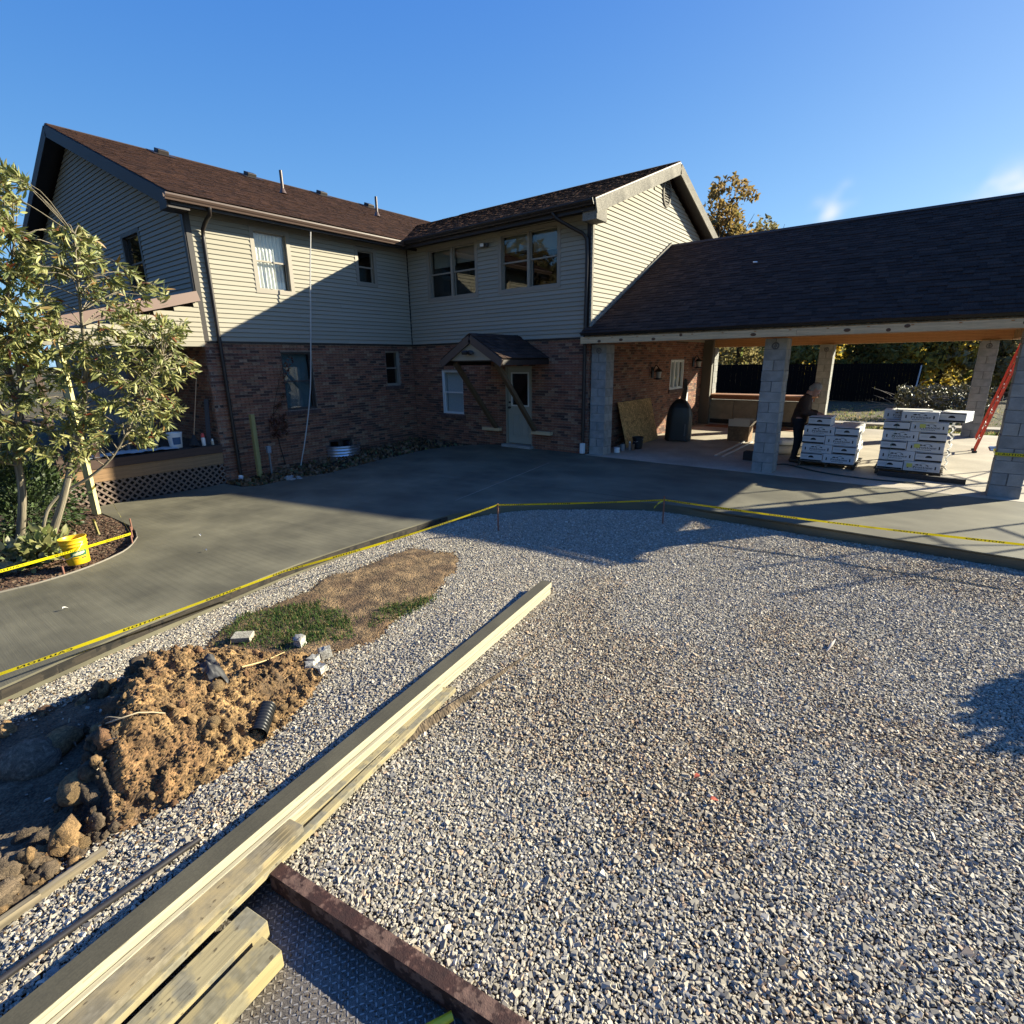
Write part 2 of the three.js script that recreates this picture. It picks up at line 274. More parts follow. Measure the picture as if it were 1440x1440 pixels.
// new concrete: one poured body with its own thickness
{
  const zs = new Set(); for (let z = 0; z <= 13.001; z += 0.12) zs.add(+z.toFixed(3)); for (const z of [0.16, 3.42, 3.43, 3.45, 3.48, 3.52, 6.25, 6.26, 8.85, 8.86, 8.88, 8.9, 8.93, 9.02, 9.15, 9.28, 9.34, 9.41, 9.55]) zs.add(z);
  const Z = [...zs].sort((a, b) => a - b), rows = Z.map(z => ({ z, a: edgeLeft(z), b: z <= EDGE_Z ? 26 : edgeRight(z) })), NX = 48;
  const strips = [];
  const top = grid(NX, rows.length - 1, (s, t) => { const r = rows[Math.round(t * (rows.length - 1))], x = lerp(r.a, r.b, s); return V(x, slabY(x, r.z), r.z); });
  strips.push(top);
  const side = (pts, flip) => { const g = grid(pts.length - 1, 1, (s, t) => { const q = pts[Math.round(s * (pts.length - 1))]; return V(q.x, q.y - (t > 0.5 ? 0.6 : 0), q.z); }, p => [p.x + p.z, p.y]); return g; };
  strips.push(side(rows.map(r => V(r.a, slabY(r.a, r.z), r.z))));
  const rt = rows.filter(r => r.z > EDGE_Z).map(r => V(r.b, slabY(r.b, r.z), r.z)); rt.unshift(V(26, 0, EDGE_Z), V(18, 0, EDGE_Z), V(10.5, 0, EDGE_Z));
  strips.push(side(rt));
  struct('concrete_slab', strips, M.slab, 'fresh dark concrete slab with broom finish wrapping round the house');
  // narrow edge band left by the edging trowel and the plank form still standing along the outer side
  const fb = []; const outer = rows.filter(r => r.z > 3.6 && r.z < 12.9);
  for (let i = 0; i + 1 < outer.length; i++) { const A = outer[i], B = outer[i + 1]; if (A.z < 5.8) continue; fb.push(beam(V(A.b + 0.016, slabY(A.b, A.z) - 0.05, A.z - 0.004), V(B.b + 0.016, slabY(B.b, B.z) - 0.05, B.z + 0.004), 0.02, 0.07)); }
  const o = solo('form_board', fb, std([0.05, 0.04, 0.03], 0.85, { map: T.oldwood }), 'thin curved form board along the gravel edge of the left concrete walk', 'form board');
}
// tooled joint across the shaded part of the slab
{ const A = onSlab(640, 704), B = onSlab(772, 651); A.y += 0.001; B.y += 0.001; struct('control_joint', beam(A, B, 0.012, 0.006), std([0.22, 0.20, 0.17], 0.9), 'straight tooled joint in the shaded concrete'); }
// older paler floor of the carport
{
  struct('carport_floor', [bx(8.75, 0.5, 9.3, 10.66, -0.246, -4.525)], M.floor, 'pale concrete floor under the carport roof');
}
// gravel bed (the stones themselves come at the end)
{
  const g = grid(260, 180, (a, b) => { const x = 6.85 + a * 19, z = 3.3 + b * ((x > 10.6 ? railZ(x) - 0.01 : 16.3) - 3.3); return V(x, gravelY(x, z) - 0.009 + 0.008 * soilMask(x, z), z); });
  struct('gravel_bed', g, M.gravelbase, 'dark fines under the crushed gravel of the yard');
}
// planting beds: soil along the brick wall and in front of the porch
{
  const g1 = grid(16, 60, (a, b) => { const z = 0.02 + b * 6.2, x = a * (edgeLeft(z) + 0.06), y = slabY(x, z) - 0.05 + 0.06 * (1 - a) + 0.05 * fbm(x * 4, z * 4, 2, 3) - 0.07; return V(x, a > 0.97 ? slabY(x, z) - 0.1 : y, z); });
  const c1 = new Float32Array(g1.attributes.position.count * 3); for (let i = 0; i < c1.length; i += 3) c1.set([0.085, 0.055, 0.035], i); g1.setAttribute('color', new THREE.BufferAttribute(c1, 3));
  struct('planting_bed', g1, M.soil, 'narrow bed of soil along the foot of the shaded brick wall');
  const g2 = grid(60, 60, (a, b) => { const z = 8.9 + b * 5.2, xr = edgeLeft(z) + 0.02, x = lerp(-6, xr, a), y = slabY(3, 6.5) - 0.10 + 0.07 * fbm(x * 2, z * 2, 4, 3) + (a > 0.985 ? -0.1 : 0); return V(x, y, z); });
  const c2 = new Float32Array(g2.attributes.position.count * 3); for (let i = 0; i < c2.length; i += 3) c2.set([0.17, 0.10, 0.065], i); g2.setAttribute('color', new THREE.BufferAttribute(c2, 3));
  struct('mulch_bed', g2, M.soil, 'bed of brown mulch under the young tree');
}
// ---------------------------------------------------------------- the house
const L1 = 6.11, L2 = 6.27, HS = 2.82, HE = 5.47, DEP = 7.9, XW = -12.4;
const house = thing('house', 'two storey L shaped house with brick below and cream siding above', 'house');
const SID = 0.1016;
// a wall's frame: local x along the wall, y up, z outwards
function frameOf(o, turn) { return o2 => { o2.position.set(...o); o2.rotation.y = turn; o2.updateMatrix(); return o2; }; }
const wallsF = { F1: frameOf([0, 0, L1], Math.PI / 2), F2: frameOf([0, 0, 0], 0), GR: frameOf([L2, 0, 0], Math.PI / 2), GL: frameOf([XW, 0, L1], 0) };
const plankProfile = [[0.007, 0], [0, 0.022], [0.004, 0.027], [0.012, 0.028], [SID - 0.002, 0.006], [SID - 0.002, 0]];
function plank(u0, u1, y0, rakeL, rakeR) { // prism along x; ends may follow a rake: fn(y) -> u
  const pos = [], uv = [], idx = []; const n = plankProfile.length;
  const ends = [q => rakeL ? Math.max(u0, rakeL(q)) : u0, q => rakeR ? Math.min(u1, rakeR(q)) : u1];
  for (let i = 0; i < n; i++) { const a = plankProfile[i], b = plankProfile[(i + 1) % n], k = pos.length / 3; for (const [q, e] of [[a, 0], [b, 0], [b, 1], [a, 1]]) { const y = y0 + q[0]; pos.push(ends[e](y), y, q[1]); uv.push(ends[e](y), y); } idx.push(k, k + 2, k + 1, k, k + 3, k + 2); }
  for (const e of [0, 1]) { const k = pos.length / 3; for (const q of plankProfile) { const y = y0 + q[0]; pos.push(ends[e](y), y, q[1]); uv.push(q[1], y); } for (let i = 1; i < n - 1; i++) e ? idx.push(k, k + i + 1, k + i) : idx.push(k, k + i, k + i + 1); }
  const g = new THREE.BufferGeometry(); g.setAttribute('position', new THREE.Float32BufferAttribute(pos, 3)); g.setAttribute('uv', new THREE.Float32BufferAttribute(uv, 2)); g.setIndex(idx); const h = g.toNonIndexed(); h.computeVertexNormals(); return h;
}
const brickGeos = [0, 1, 2].map(i => { const g = new THREE.BoxGeometry(0.194, 0.0565, 0.04, 2, 1, 1), p = g.attributes.position, R = rng(40 + i); for (let k = 0; k < p.count; k++) { const id = Math.round((p.getX(k) + 0.1) * 50) + 7 * Math.round((p.getY(k) + 0.03) * 40) + 31 * Math.round((p.getZ(k) + 0.03) * 30), q = rng(id + i * 91); p.setXYZ(k, p.getX(k) + (q() - 0.5) * 0.006, p.getY(k) + (q() - 0.5) * 0.005, p.getZ(k) + (q() - 0.5) * 0.005); } g.computeVertexNormals(); return muv(g); });
const brickTones = [[0.43, 0.18, 0.105], [0.46, 0.21, 0.125], [0.37, 0.155, 0.10], [0.19, 0.095, 0.07], [0.48, 0.27, 0.165], [0.44, 0.24, 0.155], [0.13, 0.072, 0.057], [0.50, 0.31, 0.20]];
const brickMats = brickTones.map(c => std(c, 0.9, { map: repOf(T.grit, 3), bumpMap: repOf(T.gritB, 4), bumpScale: 0.002 }));
M.brickwork = std([1, 1, 1], 0.9, { map: repOf(T.grit, 3), bumpMap: repOf(T.gritB, 4), bumpScale: 0.002 });
const allBricks = [];
function toneAt(u, y, R, s) { const n = fbm(u * 0.8 + s * 9, y * 1.5, 3, 3); const q = R(); return q < 0.085 ? (R() < 0.6 ? 3 : 6) : q < 0.2 ? (R() < 0.4 ? 7 : 4) : clamp(Math.floor(n * 4 + (R() - 0.5) * 3), 0, 5); }
function brickCourse(wall, key, width, y0, y1, holes, seed, topFn) {
  const R = rng(seed), ch = 0.0677, bl = 0.2032; wall.updateMatrixWorld(true);
  for (let r = 0, y = y0; y + ch * 0.6 < y1; r++, y += ch) for (let u = -(r % 2) * bl / 2; u < width - 0.03; u += bl) {
    let a = Math.max(u, 0), b = Math.min(u + bl, width); if (b - a < 0.05) continue;
    const segs = [[a, b]];
    for (const h of holes) { if (y + ch * 0.7 < h[1] || y + ch * 0.3 > h[3]) continue; for (let i = segs.length - 1; i >= 0; i--) { const [p, q] = segs[i]; if (q <= h[0] || p >= h[2]) continue; segs.splice(i, 1); if (h[0] - p > 0.04) segs.push([p, h[0]]); if (q - h[2] > 0.04) segs.push([h[2], q]); } }
    for (const [p, q] of segs) { if (topFn && y > topFn((p + q) / 2)) continue; const m = xf((p + q) / 2, y + ch / 2, -0.018 + (R() - 0.5) * 0.004, 0, (R() - 0.5) * 0.01, (R() - 0.5) * 0.012, (q - p - 0.0095) / 0.194, 1, 1), w = V((p + q) / 2, y, 0).applyMatrix4(wall.matrixWorld); allBricks.push({ wall, m, t: toneAt(u, y, R, seed), v: 0.8 + 0.4 * R(), d: w.distanceTo(CAM), key, w }); }
  }
}
function wallBody(key, pts, holes, mat, name = 'wall', back = 0.16, front = -0.012) {
  const g = extr(pts, back, holes.map(h => rect(...h))); g.translate(0, 0, front - back); return wallsF[key](part(name, g, mat, house));
}
const sR = rng(606);
function sidingOn(wall, width, y0, y1, holes, rakeL, rakeR) {
  for (let y = y0; y < y1 - 0.02; y += SID) {
    let segs = [[0, width]];
    for (const h of holes) { if (y + SID * 0.9 < h[1] || y + 0.01 > h[3]) continue; const o = []; for (const [a, b] of segs) { if (b <= h[0] || a >= h[2]) { o.push([a, b]); continue; } if (h[0] - a > 0.03) o.push([a, h[0]]); if (b - h[2] > 0.03) o.push([h[2], b]); } segs = o; }
    { const o = []; for (const [a, b] of segs) { let x = a; while (b - x > 3.9) { const w = 2.2 + 1.6 * sR(); o.push([x, x + w - 0.002]); x += w; } o.push([x, b]); } segs = o; }
    for (const [a, b] of segs) { if (rakeL && rakeL(y + SID) > b - 0.05) continue; if (rakeR && rakeR(y + SID) < a + 0.05) continue; part('siding_plank', plank(a, b, y, rakeL, rakeR), M.sidings[Math.floor(sR() * 3)], wall); }
  }
}
// openings measured off the picture
const px2 = (u, v) => hit(u, v, 'z', 0), px1 = (u, v) => hit(u, v, 'x', 0);
const O1 = { up: [1.43, 4.0, 2.28, 5.30], small: [4.30, 4.42, 4.87, 5.28], low: [1.77, 1.15, 2.62, 2.60], lowSmall: [5.03, 1.64, 5.55, 2.64], cellar: [2.86, -0.17, 3.62, 0.26] };
const O2 = { a: [px2(602, 354).x, px2(602, 422).y, px2(669, 350).x, 5.36], b: [px2(703.5, 333).x, px2(704, 410).y, px2(786, 322).x, 5.38], low: [1.21, 0.79, 2.07, 2.05], door: [3.66, 0.06, 4.56, 2.16] };
O2.b[1] = O2.a[1] = (O2.a[1] + O2.b[1]) / 2;
const OR = { low: [5.06, 1.36, 6.11, 2.24] }, OL = { up: [-3.62 - XW, 4.1, -2.52 - XW, 5.40] };
// walls: brick below, siding above, each a body with real openings
const BT = HS - 0.03; // top of the brickwork
const w1b = wallBody('F1', rect(0, -0.7, L1, BT), [O1.low, O1.lowSmall, O1.cellar], M.mortar, 'brick_wall');
brickCourse(w1b, 'F1', L1, -0.69, BT, [O1.low, O1.lowSmall, O1.cellar], 11);
const w1s = wallBody('F1', rect(0, BT + 0.002, L1, HE + 0.1), [O1.up, O1.small], M.sidingDark, 'siding_wall', 0.15, -0.002); sidingOn(w1s, L1, HS, HE + 0.05, [O1.up, O1.small]);
const w2b = wallBody('F2', rect(0, -0.7, L2, BT), [O2.low, O2.door], M.mortar, 'brick_wall');
brickCourse(w2b, 'F2', L2, -0.69, BT, [O2.low, O2.door], 12);
const w2s = wallBody('F2', rect(0, BT + 0.002, L2, HE + 0.1), [O2.a, O2.b], M.sidingDark, 'siding_wall', 0.15, -0.002); sidingOn(w2s, L2, HS, HE + 0.05, [O2.a, O2.b]);
const rakeY = 0.389, rk = HE + 0.0, peakR = DEP / 2;
const wRb = wallBody('GR', rect(0, -0.3, DEP, BT + 0.3), [OR.low], M.mortar, 'brick_wall');
brickCourse(wRb, 'GR', DEP, -0.02, BT + 0.3, [OR.low], 13);
const wRs = wallBody('GR', [[0, BT + 0.31], [DEP, BT + 0.31], [DEP, rk], [peakR, rk + rakeY * peakR], [0, rk]], [], M.sidingDark, 'siding_wall', 0.15, -0.002);
sidingOn(wRs, DEP, HS, rk + rakeY * peakR - 0.02, [], y => Math.max(0, (y - rk) / rakeY), y => DEP - Math.max(0, (y - rk) / rakeY));
const WL = -XW, rl = 0.411, peakL = WL / 2;
const wLb = wallBody('GL', rect(0, -0.7, WL, BT), [], M.mortar, 'brick_wall');
brickCourse(wLb, 'GL', 0, 0, 0, [], 14);
{ const R0 = []; const q = rng(3); for (let r = 0, y = -0.69; y + 0.05 < BT; r++, y += 0.0677) for (let u = WL - 5.2 - (r % 2) * 0.1016; u < WL - 0.03; u += 0.2032) { const b = Math.min(u + 0.2032, WL); R0.push(0); allBricks.push({ wall: wLb, m: xf((u + b) / 2, y + 0.034, -0.018 + (q() - 0.5) * 0.004, 0, 0, (q() - 0.5) * 0.01, (b - u - 0.0095) / 0.194, 1, 1), t: toneAt(u, y, q, 4), v: 0.8 + 0.4 * q(), d: 99, key: 'GL' }); } }
const wLs = wallBody('GL', [[0, BT + 0.002], [WL, BT + 0.002], [WL, HE], [peakL, HE + rl * peakL], [0, HE]], [OL.up], M.sidingDark, 'siding_wall', 0.15, -0.002);
sidingOn(wLs, WL, HS, HE + rl * peakL - 0.02, [OL.up], y => Math.max(0, (y - HE) / rl), y => WL - Math.max(0, (y - HE) / rl));
// the walls that face away
part('back_wall', [bx(0.15, 6.4, 14.4, XW - 0.075, 2.5, -1.1), bx(19, 6.4, 0.15, -2.9, 2.5, -DEP - 0.08), bx(11.9, 6.4, 0.15, -6.2, 2.5, -8.2)], M.sidingDark, house);
// bricks: the 300 nearest singly, the rest as brickwork
{
  allBricks.sort((a, b) => a.d - b.d);
  const groups = new Map(); let k = 0;
  for (const b of allBricks) {
    if (k < 300 && b.key !== 'GR' && b.key !== 'GL') { const o = part('brick', brickGeos[k % 3], brickMats[b.t], b.wall); o.matrix.copy(b.m); b.m.decompose(o.position, o.quaternion, o.scale); k++; }
    else { if (!groups.has(b.wall)) groups.set(b.wall, []); groups.get(b.wall).push(b); }
  }
  for (const [wall, list] of groups) { const o = inst('brickwork', brickGeos[0], M.brickwork, list.map(b => b.m), list.map(b => rgb(...brickTones[b.t].map(q => q * b.v))), wall); stuff(o); }
}
// windows: frame > sash, pane, blind, sill
function windowIn(key, o, { units = 1, frame = M.winframe, depth = 0.07, casing = 0.07, proud = 0.03, back = null, backDrop = 1, curtain = false, sill = null, rail = true, label } = {}) {
  const [a, b, c, d] = o, f = wallsF[key];
  const w = f(part('window', extr(rect(a - casing, b - casing, c + casing, d + casing * 0.8), 0.045, [rect(a + 0.028, b + 0.028, c - 0.028, d - 0.028)]).translate(0, 0, proud - 0.045), frame, house, label));
  if (depth > 0.05) part('jamb', extr(rect(a + 0.002, b + 0.002, c - 0.002, d - 0.002), depth + 0.06, [rect(a + 0.02, b + 0.02, c - 0.02, d - 0.02)]).translate(0, 0, proud - 0.047 - depth - 0.06), frame, w);
  const uw = (c - a - 0.04) / units;
  for (let i = 0; i < units; i++) {
    const x0 = a + 0.02 + i * uw, x1 = x0 + uw, mid = (b + d) / 2;
    if (i) part('mullion', bx(0.075, d - b - 0.05, 0.06, x0, mid, proud - 0.045), frame, w);
    const m0 = i ? 0.03 : 0, m1 = i < units - 1 ? 0.03 : 0;
    for (const [y0, y1, z] of rail ? [[mid - 0.018, d - 0.022, -0.045], [b + 0.022, mid + 0.018, -0.075]] : [[b + 0.022, d - 0.022, -0.05]]) {
      part('sash', extr(rect(x0 + m0, y0, x1 - m1, y1), 0.028, [rect(x0 + m0 + 0.036, y0 + 0.036, x1 - m1 - 0.036, y1 - 0.036)]).translate(0, 0, z - depth + 0.045), frame, w);
      part('pane', bx(x1 - x0 - m0 - m1 - 0.06, y1 - y0 - 0.06, 0.004, (x0 + m0 + x1 - m1) / 2, (y0 + y1) / 2, z - depth + 0.06), M.glass, w);
    }
    if (back) { const h = (d - b) * (Array.isArray(backDrop) ? backDrop[i] : backDrop); part('blind', bx(x1 - x0 - 0.05, h, 0.01, (x0 + x1) / 2, d - h / 2, -depth - 0.12), back, w); }
    if (curtain) part('curtain', grid(90, 12, (s, t) => V(lerp(x0 + 0.02, x1 - 0.02, s), lerp(d - 0.03, b + 0.03, t), -depth - 0.10 + 0.022 * Math.sin(s * 2 * Math.PI * 9 + 1.2 * Math.sin(t * 2 + s * 3)) * (0.5 + 0.5 * t))), M.curtain, w);
  }
  if (sill) part('sill', bx(c - a + 0.14, 0.045, 0.14, (a + c) / 2, b - casing - 0.024, 0.03), sill, w);
  return w;
}
// a dark closed room behind each group of openings
part('interior', [bx(0.05, 5.6, 5.6, -2.6, 2.6, 2.9), bx(5.9, 5.6, 0.05, 3.1, 2.6, -2.6), bx(2.5, 0.05, 5.8, -1.4, 2.75, 3.0), bx(6.0, 0.05, 2.4, 3.1, 2.75, -1.4), bx(2.6, 0.05, 5.8, -1.4, -0.7, 3.0), bx(6.0, 0.05, 2.4, 3.1, -0.3, -1.4), bx(6.1, 0.05, 2.5, 3.1, 5.5, -1.4), bx(2.5, 0.05, 5.9, -1.4, 5.5, 3.1), bx(0.05, 6, 2.5, 0.06, 2.6, -1.42), bx(0.05, 6, 2.5, 6.05, 2.6, -1.42), bx(2.4, 6, 0.05, -1.4, 2.6, 0.06), bx(2.4, 6, 0.05, -1.4, 2.6, 5.9)], M.interior, house);
windowIn('F1', O1.up, { curtain: true, frame: M.winframe, label: 'window with a pleated white curtain' });
windowIn('F1', O1.small, { frame: M.winframe });
windowIn('F1', O1.low, { frame: M.windark, depth: 0.09, casing: 0.0, proud: -0.03, back: M.tealblind, sill: null, label: 'dark framed window with a drawn blue green blind' });
windowIn('F1', O1.lowSmall, { frame: M.winframe, depth: 0.09, casing: 0.0, proud: -0.03 });
windowIn('F1', O1.cellar, { frame: M.windark, depth: 0.06, casing: 0.0, proud: -0.05, rail: false, units: 2 });
windowIn('F2', O2.a, { units: 2, back: M.blind, backDrop: [0.36, 0.32] });
windowIn('F2', O2.b, { units: 2, back: M.blind, backDrop: [0.3, 0.36] });
windowIn('F2', O2.low, { frame: M.winwhite, depth: 0.08, casing: 0.0, proud: -0.02, back: M.whiteblind, label: 'white framed window with a pale blind' });
windowIn('GR', OR.low, { frame: M.winwhite, depth: 0.05, casing: 0.02, proud: 0.01, units: 3, rail: false, back: M.whiteblind, label: 'triple casement window under the carport' });
windowIn('GL', OL.up, { frame: M.windark, units: 1 });
// brick sills under the lower openings: a row of bricks on edge
for (const [key, o, wall] of [['F1', O1.low, w1b], ['F1', O1.lowSmall, w1b], ['F2', O2.low, w2b], ['GR', OR.low, wRb]]) {
  const n = Math.round((o[2] - o[0] + 0.16) / 0.068), g = []; for (let i = 0; i < n; i++) g.push(bx(0.058, 0.1, 0.12, o[0] - 0.08 + (i + 0.5) * (o[2] - o[0] + 0.16) / n, o[1] - 0.065, -0.02, 0, 0.18));
  part('brick_sill', g, std([0.20, 0.12, 0.10], 0.9, { map: T.grit }), wall);
}
// trims where the siding starts, at the corners
wallsF.F1(part('starter_trim', bx(L1 - 0.1, 0.04, 0.03, L1 / 2 + 0.04, BT + 0.006, 0.008), M.brown, house));
wallsF.F2(part('starter_trim', bx(L2 - 0.14, 0.04, 0.03, L2 / 2 - 0.02, BT + 0.006, 0.008), M.brown, house));
part('corner_trim', [bx(0.03, HE - HS + 0.02, 0.11, 0.014, (HE + HS) / 2, L1 - 0.052), bx(0.11, HE - HS + 0.02, 0.03, -0.042, (HE + HS) / 2, L1 + 0.014)], M.brown, house);
part('corner_trim', [bx(0.026, HE - HS, 0.026, 0.03, (HE + HS) / 2, 0.03)], M.brown, house);
part('corner_trim', [bx(0.10, HE - HS + 0.02, 0.03, L2 - 0.052, (HE + HS) / 2, 0.016)], M.brown, house);
part('corner_trim', [bx(0.03, HE - HS + 0.02, 0.07, L2 + 0.014, (HE + HS) / 2, -0.037)], M.palefascia, house);

// ---- roofs
const UPV = V(0, 1, 0);
function slope(parent, A, B, up, len, thick, mat, deckMat, name = 'roof') { // A,B eave ends seen from outside left to right; up: unit vector up the slope
  const U = B.clone().sub(A), W = U.length(); U.normalize(); const N = U.clone().cross(up).normalize();
  const g = muv(new THREE.BoxGeometry(W, len, thick)); const d = part(name, g, deckMat, parent);
  const m = new THREE.Matrix4().makeBasis(U, up, N); d.quaternion.setFromRotationMatrix(m); d.position.copy(A).addScaledVector(U, W / 2).addScaledVector(up, len / 2).addScaledVector(N, -thick / 2 - 0.004); d.updateMatrix();
  return { deck: d, W, len, off: thick / 2 + 0.004 };
}
function shingles(S, seed, tones, single = 0, clip) {
  const R = rng(seed), ex = 0.143, geo = muv(new THREE.BoxGeometry(1, 0.165, 0.010)), list = [];
  for (let r = 0, y = -0.02; y < S.len - 0.03; r++, y += ex) { let x = -R() * 0.2; while (x < S.W) { const w = 0.10 + R() * 0.22, a = Math.max(x, -0.012), b = Math.min(x + w, S.W + 0.012); x += w; if (b - a < 0.03) continue; const lift = R() < 0.4 ? 0.006 : 0; const h = Math.min(0.165, S.len - y); if (clip && !clip((a + b) / 2, y)) continue; list.push({ m: xf((a + b) / 2 - S.W / 2, y + h / 2 - S.len / 2, S.off + 0.005 + lift, -0.05, 0, 0, b - a - 0.004, h / 0.165, 1), t: Math.floor(R() * tones.length), v: 0.85 + 0.3 * R() }); } }
  S.deck.updateMatrixWorld(true);
  if (single) { for (const q of list) q.d = V(0, 0, 0).setFromMatrixPosition(q.m).applyMatrix4(S.deck.matrixWorld).distanceTo(CAM); list.sort((a, b) => a.d - b.d); }
  const ms = tones.map(c => new THREE.MeshPhysicalMaterial({ color: rgb(...c), roughness: 1, specularIntensity: 0.2, map: repOf(T.grit, 5), bumpMap: repOf(T.gritB, 6), bumpScale: 0.002 }));
  const near = list.slice(0, single), rest = list.slice(single);
  for (const q of near) { const o = part('shingle', geo, ms[q.t], S.deck); q.m.decompose(o.position, o.quaternion, o.scale); }
  if (rest.length) stuff(inst('shingles', geo, M.shMain, rest.map(q => q.m), rest.map(q => rgb(...tones[q.t].map(c => c * q.v))), S.deck));
}
const tBrown = [[0.074, 0.037, 0.026], [0.058, 0.030, 0.022], [0.092, 0.047, 0.033], [0.068, 0.036, 0.027], [0.048, 0.026, 0.020]];
const tDark = [[0.098, 0.062, 0.048], [0.075, 0.049, 0.040], [0.118, 0.073, 0.056], [0.088, 0.056, 0.045]];
const EX = 0.46, EY = 5.62, ax1 = rl; // main wing: eave at x = 0.46
{
  const dx = EX + 6.19, up = V(-dx, rl * dx, 0).normalize(), len = dx * Math.hypot(1, rl);
  const S = slope(house, V(EX, EY, L1 + 0.42), V(EX, EY, -8.6), up, len, 0.13, null, M.brown); shingles(S, 21, tBrown);
  const S2 = slope(house, V(-12.38 - EX, EY, -8.6), V(-12.38 - EX, EY, L1 + 0.42), V(dx, rl * dx, 0).normalize(), len, 0.13, null, M.brown);
  const ry = EY + rl * dx;
  part('ridge_cap', [bx(0.16, 0.02, 15, -6.12, ry - 0.012, -1.0, 0, 0, -0.39), bx(0.16, 0.02, 15, -6.26, ry - 0.012, -1.0, 0, 0, 0.39)], std(tBrown[3], 0.95, { map: T.grit }), house);
  // gable rake boards and soffit
  const zf = L1 + 0.42; for (const s of [1, -1]) { const e = -6.19 + s * dx;
    part('rake_board', beam(V(-6.19, ry - 0.16, zf + 0.016), V(e, EY - 0.16, zf + 0.016), 0.03, 0.26), std([0.03, 0.022, 0.020], 0.6), house);
    part('rake_soffit', beam(V(-6.19, ry - 0.2, L1 + 0.2), V(e, EY - 0.2, L1 + 0.2), 0.42, 0.014), M.brown, house); }
  part('eave_return', [bx(0.42, 0.24, 0.40, 0.215, EY - 0.16, L1 + 0.225)], std([0.03, 0.022, 0.020], 0.6), house);
  part('soffit', [bx(EX - 0.02, 0.02, 14.4, EX / 2 + 0.012, HE + 0.012, -1.1)], M.brown, house);
  part('fascia', [bx(0.03, 0.19, 6.6, EX - 0.018, EY - 0.13, 3.2)], M.brown, house);
  const prof = [[0, 0], [0.075, 0], [0.085, 0.03], [0.105, 0.05], [0.125, 0.085], [0.125, 0.115], [0.112, 0.118], [0.11, 0.088], [0.09, 0.056], [0.07, 0.036], [0.066, 0.01], [0.01, 0.01], [0.01, 0.11], [0, 0.11]];
  part('gutter', extr(prof, 6.1).translate(EX + 0.003, EY - 0.17, 0.52), M.gutter, house);
  part('gutter', extr(prof, 6.1).rotateY(-Math.PI / 2).translate(L2 + 0.36, EY - 0.14, 0.5 + 0.003), M.brown, house);
  // vents and pipes on the main slope
  const onRoof = (x, z) => V(x, EY + rl * (EX - x) + 0.02, z);
  for (const z of [3.95, 1.35, -1.3, -3.4]) { const q = onRoof(-5.85, z); part('roof_vent', [rbx(0.28, 0.12, 0.3, 0.02, q.x, q.y + 0.06, q.z, 0, 0, -0.39), bx(0.62, 0.012, 0.6, q.x, q.y + 0.012, q.z, 0, 0, -0.39)], M.brown, house); }
  for (const [x, z] of [[-3.5, 1.66], [-3.5, -1.85]]) { const q = onRoof(x, z); part('vent_pipe', [new THREE.CylinderGeometry(0.045, 0.045, 0.62, 14).translate(q.x, q.y + 0.3, q.z), new THREE.CylinderGeometry(0.05, 0.11, 0.14, 14).translate(q.x, q.y + 0.06, q.z)], M.gutter, house); }
}
